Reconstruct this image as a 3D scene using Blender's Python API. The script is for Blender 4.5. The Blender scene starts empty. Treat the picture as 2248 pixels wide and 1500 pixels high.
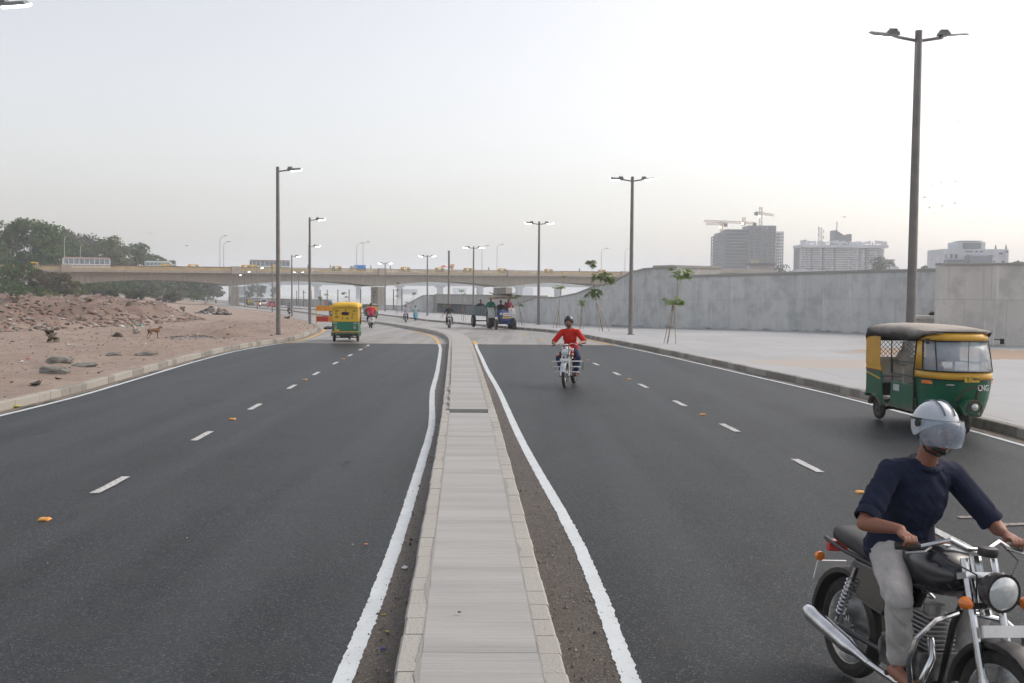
import bpy, bmesh, math, random
import numpy as np
from mathutils import Vector, Matrix, Euler
sc = bpy.context.scene
COL = sc.collection
R = math.radians
random.seed(7); RNG = np.random.default_rng(7)

# ------------------------------------------------------------------ camera, sky, sun, exposure
CAM_H = 2.3
FPX = 2185.0                      # focal length in photograph pixels (2248 wide)
PITCH = math.atan(110 / FPX); ROLL = .0073; K = FPX / 1720
cam_d = bpy.data.cameras.new('camera'); cam = bpy.data.objects.new('camera', cam_d); COL.objects.link(cam)
cam_d.sensor_width = 36.0; cam_d.lens = 36.0 * FPX / 2248; cam_d.clip_start = .1; cam_d.clip_end = 9000
cam.location = (0, 0, CAM_H); cam.rotation_euler = (Matrix.Rotation(R(90) - PITCH, 3, 'X') @ Matrix.Rotation(ROLL, 3, 'Z')).to_euler()
sc.camera = cam
SUN_AZ, SUN_EL = R(68), R(42)     # azimuth clockwise from +Y
w = bpy.data.worlds.new("World"); sc.world = w; w.use_nodes = True
nt = w.node_tree; nt.nodes.clear()
sky = nt.nodes.new('ShaderNodeTexSky'); sky.sky_type = 'NISHITA'; sky.sun_disc = False
sky.sun_elevation = SUN_EL; sky.sun_rotation = SUN_AZ; sky.altitude = 50
sky.air_density = 1.0; sky.dust_density = 3.0; sky.ozone_density = 1.0
hs = nt.nodes.new('ShaderNodeHueSaturation'); hs.inputs['Saturation'].default_value = .44
bg = nt.nodes.new('ShaderNodeBackground'); bg.inputs['Strength'].default_value = .15
wo = nt.nodes.new('ShaderNodeOutputWorld')
tint = nt.nodes.new('ShaderNodeMix'); tint.data_type = 'RGBA'; tint.blend_type = 'MULTIPLY'; tint.inputs[0].default_value = 1; tint.inputs[7].default_value = (1.07, 1.002, .94, 1)
nt.links.new(sky.outputs[0], hs.inputs['Color']); nt.links.new(hs.outputs[0], tint.inputs[6]); nt.links.new(tint.outputs[2], bg.inputs['Color']); nt.links.new(bg.outputs[0], wo.inputs[0])
sd = bpy.data.lights.new('sun', 'SUN'); sun = bpy.data.objects.new('sun', sd); COL.objects.link(sun)
sd.energy = .5; sd.angle = R(30); sd.color = (1, .93, .86)
sun.rotation_euler = Vector((math.sin(SUN_AZ) * math.cos(SUN_EL), math.cos(SUN_AZ) * math.cos(SUN_EL), math.sin(SUN_EL))).to_track_quat('Z', 'Y').to_euler()
sc.view_settings.view_transform = 'Standard'; sc.view_settings.look = 'None'
sc.view_settings.exposure = 0.6; sc.view_settings.gamma = 1.0; sc.view_settings.use_curve_mapping = False
sc.render.engine = 'CYCLES'
sc.cycles.volume_bounces = 2; sc.cycles.max_bounces = 6; sc.cycles.transparent_max_bounces = 24
sc.cycles.use_denoising = True

# ------------------------------------------------------------------ materials
MATS = {}
def _nt(name):
    m = bpy.data.materials.new(name); m.use_nodes = True
    t = m.node_tree; b = t.nodes['Principled BSDF']
    return m, t, b
def N(t, typ, **kw):
    n = t.nodes.new(typ)
    for k, v in kw.items():
        if k in n.inputs: n.inputs[k].default_value = v
        else: setattr(n, k, v)
    return n
def L(t, a, b): t.links.new(a, b)
def c4(c): return (c[0], c[1], c[2], 1)
def mixc(t, fac, a, b, mode='MIX'):
    n = t.nodes.new('ShaderNodeMix'); n.data_type = 'RGBA'; n.blend_type = mode
    for i, v in ((0, fac), (6, a), (7, b)):
        if hasattr(v, 'is_output') or isinstance(v, bpy.types.NodeSocket): t.links.new(v, n.inputs[i])
        elif i == 0: n.inputs[0].default_value = v
        else: n.inputs[i].default_value = c4(v)
    return n.outputs[2]
def ramp(t, src, lo, hi):
    n = t.nodes.new('ShaderNodeMapRange'); n.inputs[1].default_value = lo; n.inputs[2].default_value = hi
    t.links.new(src, n.inputs[0]); return n.outputs[0]
def pos(t, sx=1, sy=1, sz=1, obj=False):
    if obj: o = t.nodes.new('ShaderNodeTexCoord').outputs['Object']
    else: o = t.nodes.new('ShaderNodeNewGeometry').outputs['Position']
    mp = t.nodes.new('ShaderNodeMapping'); mp.inputs['Scale'].default_value = (sx, sy, sz)
    t.links.new(o, mp.inputs[0]); return mp.outputs[0]
def noise(t, vec, scale, detail=4, rough=.55):
    n = N(t, 'ShaderNodeTexNoise', Scale=scale, Detail=detail, Roughness=rough); L(t, vec, n.inputs['Vector']); return n.outputs['Fac']
def bump(t, b, h, dist=.01, strength=1.0):
    n = N(t, 'ShaderNodeBump', Strength=strength, Distance=dist); L(t, h, n.inputs['Height']); L(t, n.outputs[0], b.inputs['Normal'])
def pm(name, c, c2=None, scale=8, rough=.6, metal=0, bmp=0, emit=None, estr=0, alpha=1, coat=0, spec=None, lo=.38, hi=.62, stretch=(1, 1, 1)):
    """plain procedural material: two tones broken up by noise"""
    if name in MATS: return MATS[name]
    m, t, b = _nt(name)
    if c2 is None: c2 = tuple(x * .78 for x in c)
    f = noise(t, pos(t, *stretch, obj=True), scale)
    L(t, mixc(t, ramp(t, f, lo, hi), c, c2), b.inputs['Base Color'])
    b.inputs['Roughness'].default_value = rough; b.inputs['Metallic'].default_value = metal
    if coat: b.inputs['Coat Weight'].default_value = coat; b.inputs['Coat Roughness'].default_value = .15
    if spec is not None: b.inputs['Specular IOR Level'].default_value = spec
    if bmp: bump(t, b, f, bmp)
    if emit: b.inputs['Emission Color'].default_value = c4(emit); b.inputs['Emission Strength'].default_value = estr
    if alpha < 1: b.inputs['Alpha'].default_value = alpha
    MATS[name] = m; return m

# ------------------------------------------------------------------ mesh helpers
class MB:
    def __init__(s): s.v = []; s.f = []; s.m = []
    def add(s, vs, fs, mi=0):
        o = len(s.v); s.v += [tuple(v) for v in vs]; s.f += [tuple(i + o for i in f) for f in fs]; s.m += [mi] * len(fs); return s
    def box(s, c, d, rot=None, mi=0, taper=(1, 1)):
        x, y, z = d[0] / 2, d[1] / 2, d[2] / 2; tx, ty = taper
        vs = [Vector(p) for p in ((-x, -y, -z), (x, -y, -z), (x, y, -z), (-x, y, -z), (-x * tx, -y * ty, z), (x * tx, -y * ty, z), (x * tx, y * ty, z), (-x * tx, y * ty, z))]
        if rot is not None:
            M = Euler(rot).to_matrix(); vs = [M @ v for v in vs]
        c = Vector(c); vs = [v + c for v in vs]
        return s.add(vs, [(0, 3, 2, 1), (4, 5, 6, 7), (0, 1, 5, 4), (1, 2, 6, 5), (2, 3, 7, 6), (3, 0, 4, 7)], mi)
    def tube(s, pts, r, n=8, mi=0, cap=True):
        pts = [Vector(p) for p in pts]; k = len(pts)
        rs = r if hasattr(r, '__len__') else [r] * k
        rings = []; prev = None
        for i, p in enumerate(pts):
            a = pts[max(i - 1, 0)]; b = pts[min(i + 1, k - 1)]; d = (b - a)
            d = d.normalized() if d.length > 1e-9 else Vector((0, 0, 1))
            if prev is None:
                up = Vector((0, 0, 1)) if abs(d.z) < .9 else Vector((1, 0, 0)); u = d.cross(up).normalized()
            else:
                u = (prev - d * prev.dot(d)); u = u.normalized() if u.length > 1e-6 else d.orthogonal().normalized()
            prev = u; w_ = d.cross(u)
            rings.append([p + (u * math.cos(2 * math.pi * j / n) + w_ * math.sin(2 * math.pi * j / n)) * rs[i] for j in range(n)])
        return s.loft(rings, cap=cap, mi=mi)
    def loft(s, rings, closed=True, cap=True, mi=0):
        n = len(rings[0]); vs = [v for r in rings for v in r]; fs = []
        for i in range(len(rings) - 1):
            for j in range(n if closed else n - 1):
                a = i * n + j; b = i * n + (j + 1) % n
                fs.append((a, b, b + n, a + n))
        if cap and closed:
            fs.append(tuple(range(n))[::-1]); fs.append(tuple((len(rings) - 1) * n + j for j in range(n)))
        return s.add(vs, fs, mi)
    def lathe(s, prof, c=(0, 0, 0), axis='Y', n=20, mi=0):
        """prof: (r, h) along axis"""
        rings = []
        for r_, h in prof:
            ring = []
            for j in range(n):
                a = 2 * math.pi * j / n; u, v_ = r_ * math.cos(a), r_ * math.sin(a)
                p = {'Y': (u, h, v_), 'Z': (u, v_, h), 'X': (h, u, v_)}[axis]
                ring.append(Vector(p) + Vector(c))
            rings.append(ring)
        return s.loft(rings, mi=mi)
    def torus(s, c, Rr, r, axis='Y', n=28, k=8, mi=0, sx=1):
        vs = []; fs = []
        for i in range(n):
            a = 2 * math.pi * i / n
            for j in range(k):
                b = 2 * math.pi * j / k; rr = Rr + r * math.cos(b); h = r * math.sin(b) * sx
                u, v_ = rr * math.cos(a), rr * math.sin(a)
                p = {'Y': (u, h, v_), 'Z': (u, v_, h), 'X': (h, u, v_)}[axis]
                vs.append(Vector(p) + Vector(c))
                fs.append((i * k + j, ((i + 1) % n) * k + j, ((i + 1) % n) * k + (j + 1) % k, i * k + (j + 1) % k))
        return s.add(vs, fs, mi)
    def ball(s, c, r, n=12, mi=0, rot=None, power=1):
        if not hasattr(r, '__len__'): r = (r, r, r)
        m = max(4, n // 2); vs = []; fs = []; M = Euler(rot).to_matrix() if rot is not None else None
        for i in range(1, m):
            th = math.pi * i / m
            for j in range(n):
                ph = 2 * math.pi * j / n
                v = Vector((r[0] * math.sin(th) * math.cos(ph), r[1] * math.sin(th) * math.sin(ph), r[2] * math.cos(th)))
                if M: v = M @ v
                vs.append(v + Vector(c))
        t_ = Vector((0, 0, r[2])); b_ = Vector((0, 0, -r[2]))
        if M: t_ = M @ t_; b_ = M @ b_
        vs += [t_ + Vector(c), b_ + Vector(c)]; T = len(vs) - 2
        for j in range(n):
            fs.append((T, j, (j + 1) % n)); fs.append((T + 1, (m - 2) * n + (j + 1) % n, (m - 2) * n + j))
            for i in range(m - 2):
                fs.append((i * n + j, (i + 1) * n + j, (i + 1) * n + (j + 1) % n, i * n + (j + 1) % n))
        return s.add(vs, fs, mi)
    def quad(s, a, b, c, d, mi=0): return s.add([a, b, c, d], [(0, 1, 2, 3)], mi)
    def slab(s, poly, z0, z1, mi=0):
        """vertical prism over an (x, y) outline"""
        n = len(poly)
        vs = [(p[0], p[1], z0) for p in poly] + [(p[0], p[1], z1) for p in poly]
        return s.add(vs, [tuple(range(n))[::-1], tuple(range(n, 2 * n))] + [(i, (i + 1) % n, n + (i + 1) % n, n + i) for i in range(n)], mi)
    def prism(s, poly, y0, y1, mi=0):
        """prism of an (x, z) outline between y0 and y1"""
        n = len(poly)
        vs = [(p[0], y0, p[1]) for p in poly] + [(p[0], y1, p[1]) for p in poly]
        return s.add(vs, [tuple(range(n))[::-1], tuple(range(n, 2 * n))] + [(i, (i + 1) % n, n + (i + 1) % n, n + i) for i in range(n)], mi)
    def build(s, name, mats, parent=None, smooth=False, bevel=0, recalc=True, loc=None, rot=None, auto=35):
        me = bpy.data.meshes.new(name); me.from_pydata(s.v, [], s.f)
        if not isinstance(mats, (list, tuple)): mats = [mats]
        for m in mats: me.materials.append(m)
        if len(mats) > 1: me.polygons.foreach_set('material_index', s.m)
        if recalc:
            bm = bmesh.new(); bm.from_mesh(me); bmesh.ops.recalc_face_normals(bm, faces=bm.faces); bm.to_mesh(me); bm.free()
        if smooth:
            me.polygons.foreach_set('use_smooth', [True] * len(me.polygons))
            try: me.set_sharp_from_angle(angle=R(auto))
            except Exception: pass
        me.update()
        o = bpy.data.objects.new(name, me); COL.objects.link(o)
        if parent is not None: o.parent = parent
        if loc is not None: o.location = loc
        if rot is not None: o.rotation_euler = rot
        if bevel:
            b = o.modifiers.new('bevel', 'BEVEL'); b.width = bevel; b.segments = 2; b.limit_method = 'ANGLE'; b.angle_limit = R(40)
        return o
def tag(o, label=None, cat=None, group=None, kind=None):
    if label: o['label'] = label
    if cat: o['category'] = cat
    if group: o['group'] = group
    if kind: o['kind'] = kind
    return o
def thing(name, label, cat, loc=(0, 0, 0), rz=0, group=None):
    o = bpy.data.objects.new(name, None); COL.objects.link(o); o.empty_display_size = .2
    o.location = loc; o.rotation_euler = (0, 0, rz); return tag(o, label, cat, group)
def dup(root, loc, rz=None, label=None, group=None, scale=None):
    r = root.copy(); COL.objects.link(r); r.location = loc
    if rz is not None: r.rotation_euler = (0, 0, rz)
    if label: r['label'] = label
    if group: r['group'] = group
    if scale: r.scale = scale if hasattr(scale, '__len__') else (scale,) * 3
    def rec(src, dst):
        for ch in list(src.children):
            c = ch.copy(); COL.objects.link(c); c.parent = dst; rec(ch, c)
    rec(root, r)
    return r

# value noise (numpy)
_perm = np.random.default_rng(11).random((256, 256))
def vnoise(x, y):
    xi = np.floor(x).astype(int); yi = np.floor(y).astype(int); fx = x - xi; fy = y - yi
    fx = fx * fx * (3 - 2 * fx); fy = fy * fy * (3 - 2 * fy)
    g = lambda a, b: _perm[a % 256, b % 256]
    return (g(xi, yi) * (1 - fx) + g(xi + 1, yi) * fx) * (1 - fy) + (g(xi, yi + 1) * (1 - fx) + g(xi + 1, yi + 1) * fx) * fy
def fbm(x, y, o=4):
    s = 0; a = 1; tot = 0
    for i in range(o):
        s = s + a * vnoise(x * 2 ** i + 17.3 * i, y * 2 ** i + 5.1 * i); tot += a; a *= .5
    return s / tot

# ------------------------------------------------------------------ layout of the place (metres; camera at the origin looking along +Y)
def tab(*p):
    xs = np.array(p[0::2], float); ys = np.array(p[1::2], float)
    def f(v):
        v = np.asarray(v, float); d = 1.5
        r = (np.interp(v - d, xs, ys) + 2 * np.interp(v, xs, ys) + np.interp(v + d, xs, ys)) / 4
        sl = (ys[-1] - ys[-2]) / (xs[-1] - xs[-2])
        return np.where(v > xs[-1], ys[-1] + (v - xs[-1]) * sl, r)
    return f
prof_old = tab(-50, 0, 34, 0, 40, -.03, 45, -.09, 50, -.2, 61, -.45, 73, -.72, 86, -1.0, 105, -1.18, 130, -1.3, 180, -1.7, 250, -2.4, 400, -3.0, 5000, -3.0)
def prof(y): return prof_old(np.asarray(y, float) / K)
def unroll(px, py):
    dx, dy = px - 1124, py - 750; x0 = dx + ROLL * dy; y0 = dy - ROLL * dx; return x0 / FPX, -y0 / FPX
def G(px, py, dz=0.0):
    """world point on the ground (plus dz) seen at a photograph pixel"""
    u, v = unroll(px, py)
    dy = math.cos(PITCH) + v * math.sin(PITCH); dzz = v * math.cos(PITCH) - math.sin(PITCH)
    Y = 30.0
    for _ in range(60):
        z = float(prof(Y)) + dz
        Yn = (z - CAM_H) / dzz * dy if dzz < -1e-5 else 600
        Y = .5 * Y + .5 * min(max(Yn, 1), 600)
    return Vector((u / dy * Y, Y, float(prof(Y)) + dz))
def PXZ(px, py, Y):
    """world point at distance Y seen at a photograph pixel"""
    u, v = unroll(px, py)
    dy = math.cos(PITCH) + v * math.sin(PITCH); dzz = v * math.cos(PITCH) - math.sin(PITCH)
    return Vector((u / dy * Y, Y, CAM_H + dzz / dy * Y))
def OLD(x, y):
    """a surveyed point (first survey, focal length 1720) in today's coordinates"""
    if y < 4: return (x, y * K)
    z = float(prof_old(y)); q = G(1124 + x * 1720 / y, 640 + (CAM_H - z) * 1720 / y); return (q.x, q.y)
def OLDW(x, y, z):
    X_, Y_ = OLD(x, y); return (X_, Y_, PXZ(1124 + x * 1720 / y, 640 + (CAM_H - z) * 1720 / y, Y_).z)
def OLDS(x, y, z):
    """the same, keeping the scale instead of the footing"""
    return PXZ(1124 + x * 1720 / y, 640 + (CAM_H - z) * 1720 / y, y * K)
def tabc(*p):
    q = []
    for y, x in zip(p[0::2], p[1::2]): X_, Y_ = OLD(x, y); q += [Y_, X_]
    return tab(*q)
XL = tabc(-50, -9.4, 12, -9.8, 17, -9.8, 21.7, -10.3, 25.4, -10.7, 30, -11, 33.8, -10.7, 36.3, -10.3, 40, -10.6, 48, -11.9, 56, -13.9, 65, -16.4, 76, -19.6, 101, -28.5, 123, -37, 144, -46.5, 180, -64, 230, -86, 320, -123, 420, -170)
XM = tabc(-50, .5, 0, .1, 4.3, -.17, 10.1, -.52, 13.5, -.74, 20.3, -1.23, 28, -1.8, 32, -2.1, 35.5, -2.4, 39, -2.9, 43, -3.75, 50, -5.7, 59, -8.1, 69, -10.8, 85, -16, 105, -23.5, 140, -38, 180, -57, 230, -78, 320, -115, 420, -162)
XR = tabc(-50, 9.5, 5, 8.1, 12.6, 7.95, 17.3, 7.5, 28.5, 5.7, 33.5, 4.7, 38, 3.9, 43, 3.0, 48, 1.7, 53, .2, 62, -2.4, 73.5, -5.4, 85, -8.7, 96, -12, 118, -20, 141, -30, 180, -49, 230, -70, 320, -107, 420, -154)
FP = tabc(-50, 34, 40, 34, 50, 17, 62, 7, 75, 2.2, 95, -1, 105, -4, 129, -12, 145, -19.7, 152, -25, 180, -41, 240, -66, 320, -103, 420, -150)
KH = .17
# ------------------------------------------------------------------ ground sheet
def rows():
    ys = [-40, -20, -10, -5]; y = 0.0
    while y < 4200:
        ys.append(y)
        y += .9 if y < 10 else (max(.3, .0085 * y) if y < 200 else .04 * y)
    return np.array(ys + [4200.0])
YS = rows()
def in_river(X, Y_):
    Y = Y_ / K
    left = np.where(Y < 131, 1e9, np.where(Y < 152, FP(Y_) + 2.5, FP(Y_) + 2.2))
    return (Y > 133) & (X > left) & (X < 12 + .22 * (Y - 131)) & (Y < 2600)
def field_h(X, Y):
    """height of the bare land left of the road (0 at the kerb top)"""
    off = np.maximum(XL(Y) - X, 0); Yr = Y; Y = Yr / K
    s = np.clip((off - 3) / 32, 0, 1); s = s * s * (3 - 2 * s)
    base = prof(Yr) * (1 - s) + s * (.05 + .15 * np.clip((Y - 60) / 100, 0, 1)) + KH - .035
    near = .16 * (fbm(X * .5, Yr * .5, 4) - .5) * np.clip((off - .5) / 2, 0, 1) + .07 * (fbm(X * 2.2, Yr * 2.2, 3) - .5) * np.clip((off - .4), 0, 1)
    near = near + .30 * np.maximum(fbm(X * .8 + 30, Yr * .5, 4) - .52, 0) * np.exp(-((off - 2.2) / 1.3) ** 2) * 3
    # rubble zone
    edge = np.interp(Y, [0, 30, 38, 47, 60, 67, 90, 140, 400], [60, 22, 15, 11.5, 11, 9.5, 12, 20, 60])
    rz = np.clip((off - edge) / 3.5, 0, 1) * np.clip((Y - 36) / 4, 0, 1) * np.clip((150 - Y) / 30, 0, 1)
    n = fbm(X * .22 + 3, Y * .22, 5); m = fbm(X * 1.1, Y * 1.1 + 9, 3)
    rub = rz * (np.maximum(n - .36, 0) * 2.6 + (m - .4) * 1.15 + .1)
    # small heaps near the kerb
    r2 = np.clip((off - 1) / 1, 0, 1) * np.clip((11 - off) / 4, 0, 1) * np.clip((Y - 33) / 3, 0, 1) * np.clip((75 - Y) / 20, 0, 1)
    rub2 = r2 * np.maximum(fbm(X * .6, Y * .6 + 4, 4) - .5, 0) * 1.0
    return base + near + rub + rub2, rz, r2
def ground_z(x, y):
    if x < XL(y) - .15: return float(field_h(np.array([x]), np.array([y]))[0][0])
    if x < XR(y) + .1: return float(prof(y))
    return float(prof(y)) + KH
lo = [0.0]; st = .3
while lo[-1] < 3200:
    d = lo[-1]; lo.append(d + (.3 if d < 12 else (.3 + .02 * (d - 12) if d < 110 else .09 * d)))
left = [-(.18 + d) for d in lo][::-1]
right = [-.1, .3, 5, 10, 15, 20, 24, 30, 36, 44, 52, 60, 72, 86, 100, 120, 150, 190, 240, 300, 380, 480, 600, 800, 1000, 1300, 1700, 2200, 3000, 4000]
OFF = np.array(left + right)
XX = XL(YS)[:, None] * np.clip(1.0, 0, 1) + OFF[None, :]
far = YS > 500
XX[far] = XL(np.array([500.0]))[0] * 1.0 + OFF[None, :] + 0 * XX[far]
YY = np.repeat(YS[:, None], len(OFF), 1)
fh, rz, r2 = field_h(XX, YY)
ZZ = np.where(XX < XL(YY) - .15, fh, prof(YY) - .12)
ZZ = np.where((YY > 510), -3.0, ZZ)
# land right of the footpath a little lower; riverbed
ZZ = np.where(in_river(XX, YY), -9.0, ZZ)
nr, nc = XX.shape
vs = np.stack([XX, YY, ZZ], -1).reshape(-1, 3)
idx = np.arange(nr * nc).reshape(nr, nc)
fs = np.stack([idx[:-1, :-1], idx[:-1, 1:], idx[1:, 1:], idx[1:, :-1]], -1).reshape(-1, 4)
me = bpy.data.meshes.new('ground'); me.from_pydata(vs.tolist(), [], fs.tolist())
at = me.attributes.new('rubble', 'FLOAT', 'POINT')
at.data.foreach_set('value', np.clip(rz + .3 * r2, 0, 1).reshape(-1).astype(np.float32))
me.polygons.foreach_set('use_smooth', [True] * len(me.polygons))
ground = bpy.data.objects.new('ground', me); COL.objects.link(ground); tag(ground, 'bare sandy ground with rubble beside the road', None, None, 'structure')
m, t, b = _nt('bare_earth')
P = pos(t)
n1 = noise(t, P, .35, 6); n2 = noise(t, P, 3.0, 5); n3 = noise(t, P, 22, 4, .7)
sand = mixc(t, ramp(t, n1, .35, .65), (.375, .30, .25), (.32, .25, .205))
sand = mixc(t, ramp(t, n2, .50, .68), sand, (.27, .205, .165)); sand = mixc(t, ramp(t, n3, .60, .70), sand, (.20, .15, .12)); sand = mixc(t, ramp(t, noise(t, P, 1.1, 6, .7), .56, .66), sand, (.33, .225, .165))
rub = mixc(t, ramp(t, n2, .35, .65), (.25, .165, .13), (.19, .15, .125))
rub = mixc(t, ramp(t, n3, .62, .72), rub, (.42, .38, .35))
a = N(t, 'ShaderNodeAttribute'); a.attribute_name = 'rubble'
L(t, mixc(t, ramp(t, a.outputs['Fac'], .15, .7), sand, rub), b.inputs['Base Color'])
b.inputs['Roughness'].default_value = .95
mm = N(t, 'ShaderNodeMath', operation='ADD'); L(t, n2, mm.inputs[0]); L(t, n3, mm.inputs[1])
bump(t, b, mm.outputs[0], .06)
me.materials.append(m)

# ------------------------------------------------------------------ strips that follow the road
def strip(name, fL, fR, dz, mat, y0, y1, n=6, label=None, step=None, kind='structure', jag=0, seed=1, z=None):
    ys = [y0]; y = y0
    while y < y1 - 1e-6:
        y = min(y1, y + (step or max(.5, .0085 * max(y, 1)))); ys.append(y)
    rg = np.random.default_rng(seed); vs = []; fs = []
    for i, y in enumerate(ys):
        l = float(fL(y)) + (rg.normal() * jag); r = float(fR(y)) + (rg.normal() * jag)
        for j in range(n + 1):
            vs.append((l + (r - l) * j / n, y, float(prof(y)) + dz))
    for i in range(len(ys) - 1):
        for j in range(n):
            q = i * (n + 1) + j; fs.append((q, q + 1, q + n + 2, q + n + 1))
    o = MB().add(vs, fs).build(name, mat, recalc=False)
    tag(o, label, None, None, kind); return o
def asphalt(name, c, c2, speck, dust=None, seam=True):
    m, t, b = _nt(name)
    P = pos(t); Ps = pos(t, 1, .12, 1)
    a1 = noise(t, P, .6, 5); a2 = noise(t, Ps, 1.4, 4); fine = noise(t, P, 70, 3, .8); mid = noise(t, P, 14, 4, .7)
    col = mixc(t, ramp(t, a1, .36, .62), c, c2)
    col = mixc(t, ramp(t, a2, .35, .75), col, tuple(x * 1.45 for x in c2))
    a4 = noise(t, pos(t, 1, .25, 1), .9, 6, .7); col = mixc(t, ramp(t, a4, .62, .70), col, tuple(x * .62 for x in c))
    trk = noise(t, pos(t, 1, .018, 1), 1.1, 3, .5); col = mixc(t, ramp(t, trk, .48, .62), col, tuple(x * 1.55 for x in c2))
    oil = noise(t, pos(t, 1.5, .5, 1), 1.3, 3, .4); col = mixc(t, ramp(t, oil, .70, .76), col, tuple(x * .5 for x in c))
    vo = N(t, 'ShaderNodeTexVoronoi', Scale=95.0); L(t, P, vo.inputs['Vector'])
    sp = N(t, 'ShaderNodeSeparateColor'); L(t, vo.outputs['Color'], sp.inputs[0])
    col = mixc(t, ramp(t, sp.outputs[0], .80, .98), col, speck)
    col = mixc(t, ramp(t, sp.outputs[1], .86, .99), col, tuple(x * .4 for x in c))
    if dust is not None:
        dn = noise(t, P, 2.2, 6, .7); col = mixc(t, ramp(t, dn, .5, .74), col, dust)
    L(t, col, b.inputs['Base Color'])
    b.inputs['Roughness'].default_value = .5; b.inputs['Specular IOR Level'].default_value = .15
    bump(t, b, fine, .006)
    return m
M_ASPH = asphalt('fresh_asphalt', (.012, .0155, .0185), (.023, .0275, .0315), (.11, .11, .105), (.038, .040, .040))
M_OLD = asphalt('old_asphalt', (.19, .187, .182), (.235, .23, .222), (.33, .32, .3), (.26, .24, .215))
M_SHLD = asphalt('dusty_shoulder', (.042, .036, .031), (.068, .057, .047), (.20, .17, .14), (.10, .083, .068))
SEAM = float(G(1124, 757).y)
wob = lambda y: 0
# left and right carriageway: one road sheet, old surface beyond the joint
strip('road', lambda y: XL(y) - .02, lambda y: XR(y) + .02, 0.0, M_ASPH, -30, SEAM, 16, 'dark fresh asphalt road on both sides of the median')
strip('road', lambda y: XL(y) - .02, lambda y: XR(y) + .02, 0.0, M_OLD, SEAM, 530, 16, 'older pale grey road surface beyond the joint')

# paint
def paint(name, c, wear, wc):
    m, t, b = _nt(name); P = pos(t)
    f = noise(t, P, 30, 5, .75); g = noise(t, P, 2.5, 5)
    col = mixc(t, ramp(t, g, .35, .7), c, tuple(x * .86 for x in c))
    L(t, mixc(t, ramp(t, f, wear, wear + .06), col, wc), b.inputs['Base Color']); b.inputs['Roughness'].default_value = .7
    return m
M_WHITE = paint('white_road_paint', (.60, .65, .67), .60, (.25, .24, .23))
M_WORN = paint('worn_white_paint', (.55, .56, .55), .54, (.12, .12, .12))
M_YEL = paint('yellow_road_paint', (.72, .42, .09), .56, (.26, .24, .2))
# median edge lines: measured points (x of the line's middle)
ELm = tabc(-50, -2.2, 4.5, -.98, 7, -1.04, 10.9, -1.23, 13.2, -1.34, 17.9, -1.83, 22, -2.1, 26, -2.42, 28.5, -2.62, 30.2, -2.77, 31.5, -2.85, 33.2, -3.08, 34, -3.2)
ERm = tabc(-50, .9, 4.5, .71, 7, .63, 10.9, .24, 13.2, .05, 18, -.29, 23, -.74, 28, -1.12, 31, -1.37, 33.6, -1.56)
strip('edge_line', lambda y: ELm(y) - .058, lambda y: ELm(y) + .058, .008, M_WHITE, 2, SEAM - .05, 1, 'solid white line left of the median', .035, jag=.004)
strip('edge_line', lambda y: ERm(y) - .058, lambda y: ERm(y) + .058, .008, M_WHITE, 2, SEAM - .05, 1, 'solid white line right of the median', .035, jag=.004, seed=2)
strip('edge_line', lambda y: XL(y) + .28, lambda y: XL(y) + .39, .008, M_WHITE, 2, SEAM - .2, 1, 'white line along the kerb of the bare land', .12, jag=.003, seed=3)
strip('edge_line', lambda y: XR(y) - .42, lambda y: XR(y) - .31, .008, M_WHITE, 2, SEAM + .3, 1, 'white line along the kerb of the footpath', .12, jag=.003, seed=4)
strip('yellow_line', lambda y: XM(y) - .98, lambda y: XM(y) - .84, .008, M_YEL, SEAM + .02, 60, 1, 'faded yellow line along the far median', .2, jag=.01, seed=5)
strip('yellow_line', lambda y: XM(y) + .66, lambda y: XM(y) + .82, .008, M_YEL, SEAM + .02, 46, 1, 'short yellow stub of line right of the median', .2, jag=.01, seed=6)
strip('yellow_line', lambda y: XL(y) + .3, lambda y: XL(y) + .44, .008, M_YEL, SEAM + .05, 66, 1, 'faded yellow line curving along the left kerb', .2, jag=.01, seed=7)
strip('yellow_line', lambda y: XR(y) - .44, lambda y: XR(y) - .33, .008, M_YEL, SEAM + .5, 56, 1, 'pale yellow line along the footpath kerb', .2, jag=.01, seed=8)
# dusty strips between the median and its lines
strip('shoulder', lambda y: ELm(y) + .04, lambda y: XM(y) - .4, .004, M_SHLD, 2, SEAM - .02, 3, 'dusty strip left of the median', .2, jag=.006)
strip('shoulder', lambda y: XM(y) + .4, lambda y: ERm(y) - .04, .004, M_SHLD, 2, SEAM - .02, 3, 'dusty strip right of the median', .2, jag=.006)
M_GUT = asphalt('gutter_dust', (.15, .125, .1), (.19, .16, .13), (.3, .27, .23), (.10, .09, .08))
strip('gutter', lambda y: XL(y) - .01, lambda y: XL(y) + .2 + .06 * math.sin(y * 1.7) * math.sin(y * .61), .004, M_GUT, 2, 76, 2, 'dusty gutter along the left kerb', .2, jag=.03, seed=9)
strip('gutter', lambda y: XR(y) - .2 - .06 * math.sin(y * 1.3), lambda y: XR(y) + .01, .004, M_GUT, 2, 76, 2, 'dusty gutter along the right kerb', .2, jag=.03, seed=10)

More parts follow.
